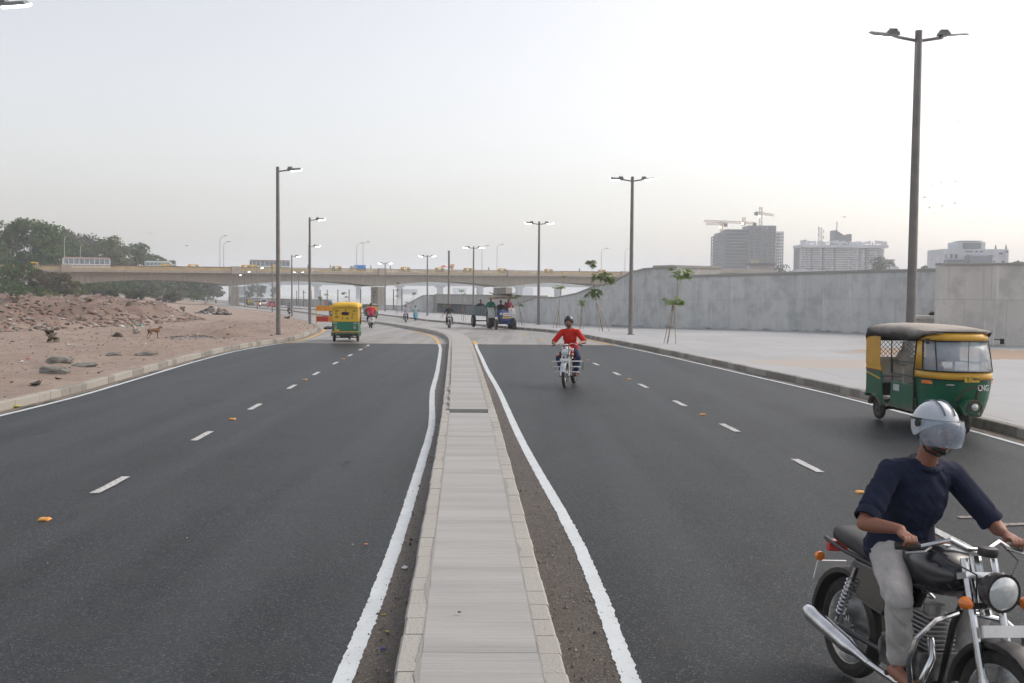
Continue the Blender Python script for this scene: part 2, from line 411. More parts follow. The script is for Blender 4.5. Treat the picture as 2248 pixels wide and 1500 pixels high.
# lane dashes
def dash(pts, wd, mat, label, seed):
    rg = np.random.default_rng(seed); n = 8; vs = []; fs = []
    a, b_ = Vector(pts[0]), Vector(pts[1]); d = (b_ - a).normalized(); s = Vector((d.y, -d.x, 0))
    for i in range(n + 1):
        p = a.lerp(b_, i / n)
        for k in (-1, 1):
            q = p + s * k * (wd / 2 + rg.normal() * .003); vs.append((q.x, q.y, float(prof(q.y)) + .008))
    for i in range(n): fs.append((2 * i, 2 * i + 1, 2 * i + 3, 2 * i + 2))
    tag(MB().add(vs, fs).build('lane_dash', mat, recalc=False), label, None, None, 'structure')
Ld = tabc(-50, -4.0, 5, -4.6, 9.1, -4.75, 12.2, -4.9, 15.3, -5.1, 18.5, -5.28, 21.5, -5.45, 24.6, -5.63, 27.6, -5.78, 30.3, -5.93, 33, -6.1)
Rd = tabc(-50, 4.6, 5, 4.2, 10.4, 3.9, 13.3, 3.65, 16.2, 3.43, 19.2, 3.18, 22, 2.9, 24.9, 2.63, 27.9, 2.36, 33, 1.9)
k = 0
for y in (4.2, 6.1, 9.1, 12.2, 15.3, 18.5, 21.5, 24.6, 27.6, 30.3, 32.6):
    k += 1; y *= K; dash([(Ld(y - .5), y - .5, 0), (Ld(y + .5), y + .5, 0)], .11, M_WHITE if y < 9 * K else M_WORN, 'short white lane dash on the left carriageway', k)
for y in (4.5, 7.4, 10.4, 13.3, 16.2, 19.2, 22, 24.9, 27.9, 31):
    k += 1; y *= K; dash([(Rd(y - .5), y - .5, 0), (Rd(y + .5), y + .5, 0)], .11, M_WORN, 'short white lane dash on the right carriageway', k)
for y, x in ((37.5, 1.45), (42, .7), (34.2, 1.95)):
    k += 1; x, y = OLD(x, y); dash([(x + .1, y - .5, 0), (x - .1, y + .5, 0)], .16, M_YEL, 'faded yellow dash on the older road surface', k)
# worn paint patch far right
for x, y, l in ((3.7 + .95, 7.95, .25), (4.95, 7.7, .3), (5.25, 7.75, .16), (4.72, 7.55, .12)):
    k += 1; x, y = OLD(x, y); dash([(x - l / 2, y, 0), (x + l / 2, y + .05, 0)], .09, paint('paint_spill_%d' % k, (.3, .27, .24), .5, (.08, .075, .07)), 'spilled pale paint on the asphalt', k)

# road studs
def make_stud():
    r = thing('road_stud', '', 'road stud', group='orange road studs between the lane dashes')
    MB().box((0, 0, .011), (.115, .1, .022), taper=(.72, .6)).build('stud_body', pm('stud_orange', (.75, .33, .03), (.6, .24, .02), 30, .4), r, bevel=.003)
    MB().box((0, -.046, .012), (.07, .008, .012), rot=(R(30), 0, 0)).build('reflector', pm('stud_lens', (.95, .6, .2), rough=.15), r)
    return r
stud0 = make_stud(); used = False
studs = [(float(f(y * K)), y * K) for f, y in ((Ld, 7.7), (Ld, 13.8), (Ld, 20.0), (Ld, 26.1), (Ld, 31.6), (Rd, 9.0), (Rd, 14.7), (Rd, 20.6), (Rd, 26.3))]
slab_ = ['nearest road stud of the left carriageway', 'road stud behind the second dash of the left lane line', 'road stud in the middle of the left lane line', 'small far stud on the left lane line', 'farthest stud on the left lane line by the joint', 'road stud beside the foreground motorcyclist', 'road stud left of the parked rickshaw', 'road stud in front of the red shirted rider', 'far road stud on the right lane line']
for i, (x, y) in enumerate(studs):
    if i == 0: stud0.location = (x, y, .001); stud0['label'] = 'orange reflector ' + slab_[0]
    else: dup(stud0, (x, y, .001), random.uniform(-.1, .1), 'orange reflector ' + slab_[i])

# ------------------------------------------------------------------ kerbs
def concrete(name, c, c2, streak=0, grooves=0, scale=1.0, stain=(.2, .19, .17), bm=.01, panel=0, stainlo=.58):
    m, t, b = _nt(name); P = pos(t)
    a1 = noise(t, P, .5 * scale, 6, .6); a2 = noise(t, P, 6 * scale, 6, .65); a3 = noise(t, P, 45 * scale, 3, .7)
    col = mixc(t, ramp(t, a1, .36, .62), c, c2)
    col = mixc(t, ramp(t, a2, stainlo, stainlo + .2), col, stain)
    col = mixc(t, ramp(t, a3, .3, .75), col, tuple(x * .82 for x in c), 'MIX')
    h = a3
    if streak:
        s = noise(t, pos(t, 1.3, 1.3, .12), 1.6, 6, .62)
        col = mixc(t, ramp(t, s, .45, .8), col, tuple(x * streak for x in c2))
        s2 = noise(t, pos(t, 3, 3, .5), 1.1, 5, .6); col = mixc(t, ramp(t, s2, .6, .64), col, tuple(x * 1.1 for x in c))
    if grooves:
        s = noise(t, pos(t, 1.2, 42, 1), 1.0, 4, .6); s1 = noise(t, pos(t, .35, 3.4, 1), 1.0, 4, .5)
        col = mixc(t, ramp(t, s, .35, .8), col, tuple(x * .70 for x in c))
        col = mixc(t, ramp(t, s1, .3, .8), col, tuple(min(1, x * 1.10) for x in c))
        h = s
    L(t, col, b.inputs['Base Color']); b.inputs['Roughness'].default_value = .9
    bump(t, b, h, bm); return m
M_KERB = concrete('kerb_concrete', (.40, .38, .34), (.33, .31, .28), stain=(.24, .22, .19))
M_KERB_D = concrete('kerb_dirty', (.30, .285, .255), (.20, .19, .17), stain=(.10, .095, .09), stainlo=.5)
M_MED = concrete('median_slab', (.38, .378, .37), (.33, .328, .318), grooves=1, stain=(.32, .30, .265), bm=.012)
M_MEDK = concrete('median_kerb', (.43, .415, .385), (.37, .355, .33), stain=(.32, .295, .26))
def kerb(name, fx, w_, h, y0, y1, bl, mats, label, side=1, seed=3, y_fine=76):
    """row of kerb stones; fx is the road-side face, side +1 = stone lies to +x of it"""
    rg = random.Random(seed); mb = MB(); y = y0
    while y < y1:
        l = bl * (1 if y < y_fine else max(1, y / 25)); ye = min(y + l, y1 + .01); g = .0035 if y < y_fine else 0
        x0, x1 = float(fx(y)), float(fx(ye)); d = Vector((x1 - x0, ye - y, 0)); ln = d.length; d.normalize(); nrm = Vector((d.y, -d.x, 0)) * side
        jx = rg.uniform(-.005, .005); jz = rg.uniform(-.005, -.001) if y < y_fine else 0
        p0 = Vector((x0, y, float(prof(y)))) + d * g + nrm * jx; p1 = Vector((x1, ye, float(prof(ye)))) - d * g + nrm * jx
        up = Vector((0, 0, h + jz)); ch = .015
        prof2 = [Vector((0, 0, -.12)), Vector((0, 0, h + jz - ch)), Vector((ch, 0, h + jz)), Vector((w_ - .005, 0, h + jz)), Vector((w_, 0, -.12))]
        r0 = [p0 + nrm * q.x + Vector((0, 0, q.z)) for q in prof2]; r1 = [p1 + nrm * q.x + Vector((0, 0, q.z)) for q in prof2]
        mb.loft([r0, r1], mi=rg.choice([0, 0, 1]) if len(mats) > 1 else 0)
        y = ye if ye > y else y1
    return tag(mb.build(name, mats), label, None, None, 'structure')
kerb('kerb', lambda y: XL(y), .16, KH, 2, 530, .5, [M_KERB, M_KERB_D], 'pale concrete kerb stones along the bare land', -1)
kerb('kerb', lambda y: XR(y), .16, KH, 2, 530, .5, [M_KERB_D, M_KERB], 'weathered kerb stones edging the footpath', 1, 4)
MW = .475
kerb('median_kerb', lambda y: XM(y) - MW, .14, .2, 1.5, 530, .30, [M_MEDK], 'left kerb stones of the median', 1, 5, 44)
kerb('median_kerb', lambda y: XM(y) + MW, .14, .2, 1.5, 530, .30, [M_MEDK], 'right kerb stones of the median', -1, 6, 44)
def slab3(y0, y1, dz, label):
    mb = MB(); ys = list(np.arange(y0, y1, .15 if y0 < 34 else 2)) + [y1]; rings = []
    for y in ys:
        x = float(XM(y)); z = float(prof(y)); wv = .339 + .006 * (vnoise(np.array([y * 6.0]), np.array([2.0]))[0])
        rings.append([Vector((x - wv, y, z - .05)), Vector((x - wv, y, z + dz - .002)), Vector((x - wv + .006, y, z + dz)), Vector((x + wv - .006, y, z + dz)), Vector((x + wv, y, z + dz - .002)), Vector((x + wv, y, z - .05))])
    mb.loft(rings); return tag(mb.build('median', M_MED), label, None, None, 'structure')
_y = 1.5
for _l in (2.3, 1.9, 3.1, 2.6, 2.9, 2.8):
    slab3(_y, min(_y + _l, 17.1) - .006, .2015 - .001 * (int(_l * 10) % 3), 'brushed concrete top of the near median'); _y += _l
for _y in (17.45, 20.4, 23.6, 26.9, 30.1, 33.6): slab3(_y, {17.45: 20.4, 20.4: 23.6, 23.6: 26.9, 26.9: 30.1, 30.1: 33.6, 33.6: 37.8}[_y] - .01, .225, 'raised brushed concrete slab of the median')
slab3(38.05, 530, .21, 'concrete top of the far median')
strip('median_gap', lambda y: XM(y) - .33, lambda y: XM(y) + .33, .1, M_SHLD, 17.0, 17.55, 2, 'rubble in the gap of the median')
strip('median_gap', lambda y: XM(y) - .33, lambda y: XM(y) + .33, .1, M_SHLD, 37.7, 38.1, 2, 'thin gap of the far median')

# mortar smeared between slab and kerb stones, dusty joint across the road
for s_ in (-1, 1):
    M_MORT = concrete('mortar', (.36, .35, .325), (.32, .31, .285), stain=(.25, .235, .21), scale=2)
    fa_ = lambda y, s_=s_: XM(y) + s_ * .336; fb_ = lambda y, s_=s_: XM(y) + s_ * (.345 + .065 * max(0, vnoise(np.array([y * (2.0 if s_ < 0 else 3.1)]), np.array([s_ * 2.0 + 4]))[0] - .45) * (.6 + .8 * vnoise(np.array([y * 22.0]), np.array([7.0]))[0]))
    strip('mortar_joint', fa_ if s_ > 0 else fb_, fb_ if s_ > 0 else fa_, .2005, M_MORT, 2, 17.1, 1, 'mortar smeared along the median kerb', .07, seed=12)
    strip('mortar_joint', fa_ if s_ > 0 else fb_, fb_ if s_ > 0 else fa_, .229, M_MORT, 17.5, 37.8, 1, 'mortar smeared along the raised median slab', .12, seed=13)
for (xa, xb) in ((float(XL(SEAM)), float(XM(SEAM)) - .5), (float(XM(SEAM)) + .5, float(XR(SEAM)))):
    n_ = 60; vs = []; rgj = np.random.default_rng(5)
    for i in range(n_ + 1):
        x = xa + (xb - xa) * i / n_; vs += [(x, SEAM - .06 - rgj.random() * .10, .0045), (x, SEAM + .10 + rgj.random() * .25, .0045)]
    tag(MB().add(vs, [(2 * i, 2 * i + 2, 2 * i + 3, 2 * i + 1) for i in range(n_)]).build('road_joint', M_GUT, recalc=False), 'dusty joint between new and old asphalt', None, None, 'structure')

# footpath
m, t, b = _nt('footpath_concrete'); P = pos(t)
a1 = noise(t, P, .25, 5); a2 = noise(t, P, 3, 6, .6); a3 = noise(t, P, 40, 3)
col = mixc(t, ramp(t, a1, .3, .7), (.40, .41, .42), (.34, .35, .36)); col = mixc(t, ramp(t, a2, .55, .8), col, (.42, .38, .33))
bj = N(t, 'ShaderNodeTexBrick'); bj.offset = .5; L(t, pos(t), bj.inputs['Vector']); bj.inputs['Scale'].default_value = 1; bj.inputs['Mortar Size'].default_value = .012; bj.inputs['Brick Width'].default_value = 3.4; bj.inputs['Row Height'].default_value = 4.2
bj.inputs['Color1'].default_value = (0, 0, 0, 1); bj.inputs['Color2'].default_value = (1, 1, 1, 1); col = mixc(t, .10, col, bj.outputs['Color'], 'SOFT_LIGHT'); col = mixc(t, bj.outputs['Fac'], col, (.20, .20, .19)); col = mixc(t, ramp(t, noise(t, P, .8, 6, .7), .60, .70), col, (.30, .29, .27))
# sand washed over the paving in front of the wall (a patch with its own outline)
sx = N(t, 'ShaderNodeSeparateXYZ'); L(t, pos(t), sx.inputs[0])
def gauss(cx, cy, rx, ry):
    a = N(t, 'ShaderNodeMath', operation='SUBTRACT'); L(t, sx.outputs[0], a.inputs[0]); a.inputs[1].default_value = cx
    b_ = N(t, 'ShaderNodeMath', operation='SUBTRACT'); L(t, sx.outputs[1], b_.inputs[0]); b_.inputs[1].default_value = cy
    a2_ = N(t, 'ShaderNodeMath', operation='DIVIDE'); L(t, a.outputs[0], a2_.inputs[0]); a2_.inputs[1].default_value = rx
    b2 = N(t, 'ShaderNodeMath', operation='DIVIDE'); L(t, b_.outputs[0], b2.inputs[0]); b2.inputs[1].default_value = ry
    p = N(t, 'ShaderNodeMath', operation='MULTIPLY'); L(t, a2_.outputs[0], p.inputs[0]); L(t, a2_.outputs[0], p.inputs[1])
    q = N(t, 'ShaderNodeMath', operation='MULTIPLY_ADD'); L(t, b2.outputs[0], q.inputs[0]); L(t, b2.outputs[0], q.inputs[1]); L(t, p.outputs[0], q.inputs[2])
    q2 = N(t, 'ShaderNodeMath', operation='MULTIPLY_ADD'); L(t, noise(t, P, .9, 6, .65), q2.inputs[0]); q2.inputs[1].default_value = 2.4; L(t, q.outputs[0], q2.inputs[2])
    return ramp(t, q2.outputs[0], 2.35, 1.95)
col = mixc(t, gauss(16.6, 28.6 * K, 4.2, 2.6 * K), col, (.36, .26, .19)); col = mixc(t, gauss(10.3, 24.0 * K, 3.0, 1.6 * K), col, (.40, .36, .32))
L(t, col, b.inputs['Base Color']); b.inputs['Roughness'].default_value = .75; bump(t, b, a3, .008)
strip('footpath', lambda y: XR(y) + .155, lambda y: FP(y), KH - .006, m, -30, 530, 14, 'wide pale concrete footpath below the wall')

# grit in the gutters and on the dusty strips
rgg = np.random.default_rng(21); gb = MB()
for i in range(2600):
    y = 4.5 + rgg.random() ** 1.6 * 38; k_ = rgg.random()
    if k_ < .3: x = float(ELm(y)) + .04 + rgg.random() * max(.05, float(XM(y)) - .5 - float(ELm(y)) - .04)
    elif k_ < .75: x = float(XM(y)) + .48 + rgg.random() * max(.05, float(ERm(y)) - .06 - float(XM(y)) - .48)
    elif k_ < .85: x = float(XL(y)) + rgg.random() ** 2 * .5
    elif k_ < .92: x = float(XR(y)) - rgg.random() ** 2 * .5
    else: x = rgg.uniform(-9, 7.5)
    s = rgg.uniform(.003, .010) * (1 + (rgg.random() > .95)); vv = [(x + a * s * rgg.uniform(.6, 1.3), y + b_ * s * rgg.uniform(.6, 1.3), float(prof(y)) + .008 + c_ * s) for a, b_, c_ in ((-1, 0, 0), (0, -1, 0), (1, 0, 0), (0, 1, 0), (0, 0, 1))]
    if abs(x - float(XM(y))) < .47: continue
    gb.add(vv, [(0, 1, 4), (1, 2, 4), (2, 3, 4), (3, 0, 4)], int(rgg.integers(0, 3)))
tag(gb.build('grit', [pm('grit_dark', (.03, .028, .026)), pm('grit_brown', (.14, .11, .09)), pm('grit_pale', (.32, .3, .27))]), 'loose grit on the road edges', None, None, 'stuff')

# river
m, t, b = _nt('river_water'); b.inputs['Base Color'].default_value = (.38, .38, .36, 1); b.inputs['Roughness'].default_value = .12
bump(t, b, noise(t, pos(t, 1, .4, 1), .3, 3), .02, .15)
tag(MB().quad((-900, 150, -4.5), (900, 150, -4.5), (900, 2650, -4.5), (-900, 2650, -4.5)).build('river', m), 'pale still river reflecting the sky', None, None, 'structure')
# haze
hm = bpy.data.materials.new('haze'); hm.use_nodes = True; ht = hm.node_tree; ht.nodes.clear()
pv = ht.nodes.new('ShaderNodeVolumePrincipled'); ho = ht.nodes.new('ShaderNodeOutputMaterial')
pv.inputs['Color'].default_value = (.88, .94, 1, 1); pv.inputs['Density'].default_value = .0005; pv.inputs['Anisotropy'].default_value = .2
ht.links.new(pv.outputs[0], ho.inputs['Volume'])
hz = MB().box((0, 2100, 44.5), (9400, 4400, 111)).build('haze', hm); tag(hz, 'thin evening haze in the air', None, None, 'stuff')
# ------------------------------------------------------------------ walls
def wall_mat(name, c, c2, panels=2.4, dark=(.22, .225, .225)):
    m, t, b = _nt(name); P = pos(t)
    big = noise(t, P, .35, 4, .5); mid = noise(t, P, 1.1, 6, .6); fine = noise(t, P, 30, 4, .7)
    strk = noise(t, pos(t, 1.7, 1.7, .10), 1.5, 6, .6); strk2 = noise(t, pos(t, 5, 5, .25), 1.2, 5, .6)
    col = mixc(t, ramp(t, big, .3, .7), c, c2)
    col = mixc(t, ramp(t, mid, .46, .62), col, tuple(x * .86 for x in c2))
    col = mixc(t, ramp(t, strk, .55, .75), col, tuple(x * .85 for x in c2))
    col = mixc(t, ramp(t, strk2, .6, .72), col, tuple(min(1, x * 1.12) for x in c))
    # blocky repair patches: cells in panel widths
    br = N(t, 'ShaderNodeTexBrick'); br.offset = .37; L(t, pos(t, .9, .9, .9, obj=True), br.inputs['Vector'])
    u = N(t, 'ShaderNodeUVMap')
    L(t, u.outputs[0], br.inputs['Vector'])
    br.inputs['Color1'].default_value = (0, 0, 0, 1); br.inputs['Color2'].default_value = (1, 1, 1, 1); br.inputs['Mortar'].default_value = (.5, .5, .5, 1)
    br.inputs['Scale'].default_value = 1; br.inputs['Mortar Size'].default_value = .012; br.inputs['Brick Width'].default_value = panels; br.inputs['Row Height'].default_value = 2.1
    col = mixc(t, .16, col, br.outputs['Color'], 'SOFT_LIGHT')
    col = mixc(t, br.outputs['Fac'], col, tuple(x * .80 for x in c2))
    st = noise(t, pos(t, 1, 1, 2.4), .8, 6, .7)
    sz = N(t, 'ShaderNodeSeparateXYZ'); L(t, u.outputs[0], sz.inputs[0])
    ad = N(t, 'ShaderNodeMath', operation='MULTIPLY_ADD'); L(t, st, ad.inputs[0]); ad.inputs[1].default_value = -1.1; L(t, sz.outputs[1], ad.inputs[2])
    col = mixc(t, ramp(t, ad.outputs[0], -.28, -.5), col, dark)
    L(t, col, b.inputs['Base Color']); b.inputs['Roughness'].default_value = .88; bump(t, b, fine, .01)
    return m
M_WALL = wall_mat('wall_concrete', (.62, .615, .60), (.55, .56, .555))
M_WALL2 = wall_mat('block_concrete', (.58, .56, .53), (.51, .495, .475), 1.75)
M_COPE = concrete('coping_concrete', (.40, .39, .37), (.33, .325, .31), stain=(.2, .19, .18))
def wall(name, label, pts, thick, mat, cope=.16, over=.05, back=1, group=None, base=-.3):
    """pts: (x, y, ztop); footing follows the ground. back=+1: body lies to the right of the walking direction"""
    root = thing(name, label, 'wall', (0, 0, 0), group=group); pts = [OLDW(*p) for p in pts]
    V_ = [Vector((p[0], p[1], 0)) for p in pts]; n = len(V_); nr_ = []
    for i in range(n):
        d = (V_[min(i + 1, n - 1)] - V_[max(i - 1, 0)]).normalized(); nr_.append(Vector((d.y, -d.x, 0)) * back)
    vs = []; fs = []; uv = []; dist = 0
    mb = MB(); cp = MB(); r0 = []; r1 = []
    for i in range(n):
        if i: dist += (V_[i] - V_[i - 1]).length
        zt = pts[i][2] - cope; zb = float(prof(pts[i][1])) + base; q = V_[i] + nr_[i] * thick
        r0.append([Vector((V_[i].x, V_[i].y, zb)), Vector((V_[i].x, V_[i].y, zt)), Vector((q.x, q.y, zt)), Vector((q.x, q.y, zb))])
        a = V_[i] - nr_[i] * over; c = V_[i] + nr_[i] * (thick + over)
        r1.append([Vector((a.x, a.y, zt + .002)), Vector((a.x, a.y, zt + cope - .02)), Vector((a.x, a.y, zt + cope)) + nr_[i] * .02, Vector((c.x, c.y, zt + cope)), Vector((c.x, c.y, zt + .002))])
        uv.append(dist)
    mb.loft(r0); cp.loft(r1)
    o = mb.build('wall_body', mat, root)
    ul = o.data.uv_layers.new(name='UVMap')
    for li, lp in enumerate(o.data.loops):
        v = lp.vertex_index; ul.data[li].uv = (uv[v // 4], o.data.vertices[v].co.z - float(prof(o.data.vertices[v].co.y)))
    cp.build('coping', M_COPE, root)
    return root
def smooth_pts(pts, step=1.0):
    out = []
    for a, b_ in zip(pts[:-1], pts[1:]):
        k = max(1, int(math.hypot(b_[0] - a[0], b_[1] - a[1]) / step))
        for i in range(k): f = i / k; out.append(tuple(a[j] + (b_[j] - a[j]) * f for j in range(3)))
    return out + [pts[-1]]
# the long wall along the footpath: front part, block at its right end, swooping part to the left
wall('retaining_wall', 'long grey concrete retaining wall behind the parked rickshaw', smooth_pts([(22.3, 35.6, 3.42), (17.8, 41.6, 3.42), (10.4, 49.2, 3.32)]), .5, M_WALL, .17)
wall('retaining_wall', 'tall end block of the wall at the right edge with vertical seams', smooth_pts([(30.5, 29.6, 3.42), (19.9, 30.4, 3.42), (16.75, 30.8, 3.42)]), .5, M_WALL2, .1)
wall('retaining_wall', 'curved concrete wall sweeping down behind the saplings', smooth_pts([(10.35, 49.45, 3.9), (8.7, 51.9, 3.85), (7.95, 53.2, 3.62), (6.9, 55.2, 2.9), (6.1, 57.2, 2.78), (5.0, 60.8, 2.2), (3.65, 65.5, 1.84), (2.1, 71, 1.82), (.75, 75.5, 1.25), (-.9, 81, .4), (-1.6, 84, .0)]), .45, M_WALL, .13)
def boxwall(name, label, p0, p1, z0, z1, th, mat, cope=.2):
    r = thing(name, label, 'wall'); p0 = OLD(*p0); p1 = OLD(*p1); a = Vector((*p0, 0)); b_ = Vector((*p1, 0)); d = (b_ - a); ln = d.length; ang = math.atan2(d.y, d.x); c = (a + b_) / 2; nrm = Vector((-d.y, d.x, 0)).normalized()
    q = c + nrm * th / 2
    MB().box((q.x, q.y, (z0 + z1 - cope) / 2), (ln, th, z1 - cope - z0), (0, 0, ang)).build('wall_body', mat, r, bevel=.02)
    MB().box((q.x, q.y, z1 - cope / 2 + .002), (ln + .12, th + .12, cope), (0, 0, ang)).build('coping', M_COPE, r, bevel=.02)
    return r
M_PLAIN = concrete('plain_concrete', (.50, .485, .46), (.43, .42, .40), streak=.85, stain=(.34, .33, .31))
boxwall('ramp_wall', 'concrete block standing up behind the bend of the wall', (10.6, 51.6), (13.9, 52.6), -.3, 4.22, 2, M_PLAIN)
boxwall('ramp_wall', 'darker ramp parapet behind the long wall left of the unfinished tower', (14.2, 54.5), (19.0, 56.5), -.3, 4.1, .6, M_PLAIN, .3)
# ledge in the corner where the block meets the wall
r = thing('stone_ledge', 'small concrete ledge in the corner of the wall with steps below', 'ledge', (*OLD(17.6, 33.2), 0))
MB().box((0, 0, 1.28), (1.5, 1.0, .14)).build('slab', M_PLAIN, r, bevel=.01); MB().box((.1, .1, .7), (1.1, .7, 1.0)).build('support', M_PLAIN, r)
# far wall with the dark recess
r = thing('river_wall', 'grey concrete wall with a long dark recessed panel under its top band', 'wall')
a, b_ = Vector((*OLD(-12.6, 129), 0)), Vector((*OLD(3.5, 99), 0)); d = (b_ - a).normalized(); ang = math.atan2(d.y, d.x); ln = (b_ - a).length; c = (a + b_) / 2; nn = Vector((-d.y, d.x, 0))
q = c + nn * .5; MB().box((q.x, q.y, .95), (ln, 1.0, 1.3), (0, 0, ang)).build('top_band', M_PLAIN, r, bevel=.02)
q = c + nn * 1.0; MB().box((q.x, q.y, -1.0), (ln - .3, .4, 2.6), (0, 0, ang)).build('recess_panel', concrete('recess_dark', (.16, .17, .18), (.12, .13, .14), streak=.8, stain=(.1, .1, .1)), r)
q = c + nn * .5; MB().box((q.x, q.y, 1.7), (ln + .1, 1.15, .2), (0, 0, ang)).build('coping', M_COPE, r)
for s_ in (-1,):
    q = a + nn * .5 - d * .25; MB().box((q.x, q.y, -.2), (1.3, 1.02, 3.8), (0, 0, ang)).build('end_pier', M_PLAIN, r)
wall('river_wall', 'light concrete wall stepping down towards the river parapet', smooth_pts([(-13.0, 129.2, 1.75), (-14.8, 129.8, 1.68), (-18.3, 136, .15), (-20.6, 146, -.35), (-26, 152, -.25), (-41.8, 180, -.5)], 3), .4, M_WALL, .15, back=1)
wall('river_wall', 'low grey parapet running away along the river', smooth_pts([(-42.2, 181, .4), (-66.8, 240, .0), (-104, 321, -.4), (-152, 420, -.6)], 8), .4, M_PLAIN, .15, back=1)

# ------------------------------------------------------------------ fence posts on the river parapet
def mpost(h):
    r = thing('fence_post', '', 'post', group='dark posts along the river parapet')
    MB().box((0, 0, h / 2), (.16, .16, h)).build('post', pm('post_grey', (.14, .145, .15), rough=.6), r)
    MB().tube([(0, 0, h), (0, 0, h + .1)], .12, 6).build('cap', pm('post_grey', (.14, .145, .15)), r)
    return r
pr = mpost(3.6)
pp = [(-19.6, 139.5), (-22.3, 147.5), (-26.8, 152), (-30.5, 158), (-34.2, 164.5), (-38, 171), (-42.2, 179), (-46.5, 190), (-52, 203), (-58, 218), (-64, 233)]
plab = ['nearest the end of the stepped wall', 'second from the stepped wall', 'third from the stepped wall', 'right of the big bridge pier', 'just left of the big bridge pier', 'behind the yellow topped rickshaw', 'above the small pedestrians', 'beyond the pedestrians by the water', 'left of the tall lamp pole in the distance', 'far along the parapet', 'farthest of the row']
for i, (x, y) in enumerate(pp):
    x, y = OLD(x, y)
    z = float(prof(y)) + .2
    if i == 0: pr.location = (x, y, z)
    o = pr if i == 0 else dup(pr, (x, y, z))
    o['label'] = 'dark fence post on the river side, ' + plab[i]

# ------------------------------------------------------------------ near bridge
M_BR = concrete('bridge_girder', (.44, .385, .325), (.36, .315, .265), streak=.8, stain=(.2, .17, .14), scale=.3)
M_BRD = concrete('bridge_slab', (.46, .40, .335), (.38, .33, .275), streak=.85, stain=(.24, .2, .17), scale=.3)
M_BRP = pm('parapet_cream', (.56, .44, .24), (.46, .36, .21), .6, .8)
M_BRR = pm('parapet_rail_red', (.22, .12, .10), (.17, .10, .08), 3, .8)
_a = OLDS(-111, 195, 8.9); _b = OLDS(36.5, 255, 8.7)
BO = Vector((_a[0], _a[1], 0)); BD = Vector((_b[0] - _a[0], _b[1] - _a[1], 0)); SP = BD.length / 4; BD.normalize(); BN = Vector((-BD.y, BD.x, 0))
BANG = math.atan2(BD.y, BD.x)
bz = lambda s: _a[2] + (_b[2] - _a[2]) * s / (4 * SP)           # top of the parapet
def bp(s, n=0, z=0): q = BO + BD * s + BN * n; return Vector((q.x, q.y, z))
bridge = thing('road_bridge', 'long beige road bridge crossing the whole view on wall piers', 'bridge')
S0, S1, BW = -22, 205, 17
mb = MB(); rings = []
for s in np.arange(S0, S1 + 1, 4):
    z = bz(s); rings.append([bp(s, 0, z - 1.05), bp(s, 0, z - 1.7), bp(s, 1.6, z - 1.82), bp(s, BW - 1.6, z - 1.82), bp(s, BW, z - 1.7), bp(s, BW, z - 1.05)])
mb.loft(rings); mb.build('deck', M_BRD, bridge)
def haunch(s):
    f = (s % SP) / SP; f = min(f, 1 - f) * 2      # 0 at pier, 1 mid-span
    return 1.85 + 1.55 * (1 - f) ** 2
for k_, (n0, n1) in enumerate(((2.4, 3.0), (5.2, 5.8), (11.2, 11.8), (BW - 1.5, BW - .9))):
    mb = MB(); rings = []
    for s in np.arange(S0, S1 + 1, 2):
        z = bz(s) - 1.85; h_ = haunch(s) - .1
        rings.append([bp(s, n0, z + .05), bp(s, n0, z - h_), bp(s, n1, z - h_), bp(s, n1, z + .05)])
    mb.loft(rings); mb.build('girder', M_BR, bridge)
mb = MB(); rings = []
for s in np.arange(S0, S1 + 1, 2):
    z = bz(s) - 1.85; h_ = haunch(s)
    rings.append([bp(s, 3.0, z - h_ + .5), bp(s, 3.0, z - h_ + .25), bp(s, BW - 1.5, z - h_ + .25), bp(s, BW - 1.5, z - h_ + .5)])
mb.loft(rings); mb.build('soffit', M_BR, bridge)
for n0 in (0.0, BW - .3):
    mb = MB(); rl = MB(); bl = MB()
    s = S0
    while s < S1:
        if abs((s + 20) % 40 - 20) > 1.2 or True:
            q = bp(s + 1, n0 + .15, bz(s) - .55)
        s += 2
    rl_r = [[bp(s, n0 - .03, bz(s) - .12), bp(s, n0 - .03, bz(s)), bp(s, n0 + .33, bz(s)), bp(s, n0 + .33, bz(s) - .12)] for s in np.arange(S0, S1 + 1, 4)]
    rl.loft(rl_r); rl.build('handrail', M_BRR, bridge)
    k_r = [[bp(s, n0 + .01, bz(s) - 1.05), bp(s, n0 + .01, bz(s) - .8), bp(s, n0 + .29, bz(s) - .8), bp(s, n0 + .29, bz(s) - 1.05)] for s in np.arange(S0, S1 + 1, 4)]
    bl.loft(k_r)
    s = S0 + .2
    while s < S1:
        q = bp(s, n0 + .15, bz(s) - .46); solid = vnoise(np.array([s * .06]), np.array([3.3]))[0] > .55
        bl.box(q, (.24 if not solid else .47, .14, .68), (0, 0, BANG)); s += .48
    bl.build('parapet', M_BRP, bridge)
for k_ in range(0, 6):
    s = SP * k_; q = bp(s, .1, bz(s) - .85)
    MB().box(q, (2.2, .9, 2.0), (0, 0, BANG)).build('pilaster', M_BRD, bridge, bevel=.05)
    if k_ >= 0:
        zb = -8 if k_ > 1 else -4; zt = bz(s) - 1.85 - haunch(s) + .05
        pd = Vector((-.27, 1, 0)).normalized(); q = bp(s, .9, (zb + zt) / 2) + pd * (BW / 2 - .3)
        MB().box(q, (2.0, BW - 1, zt - zb), (0, 0, math.atan2(pd.y, pd.x) - R(90))).build('pier', M_BR, bridge, bevel=.08)
# small hazy things on the bridge top are added with the vehicles

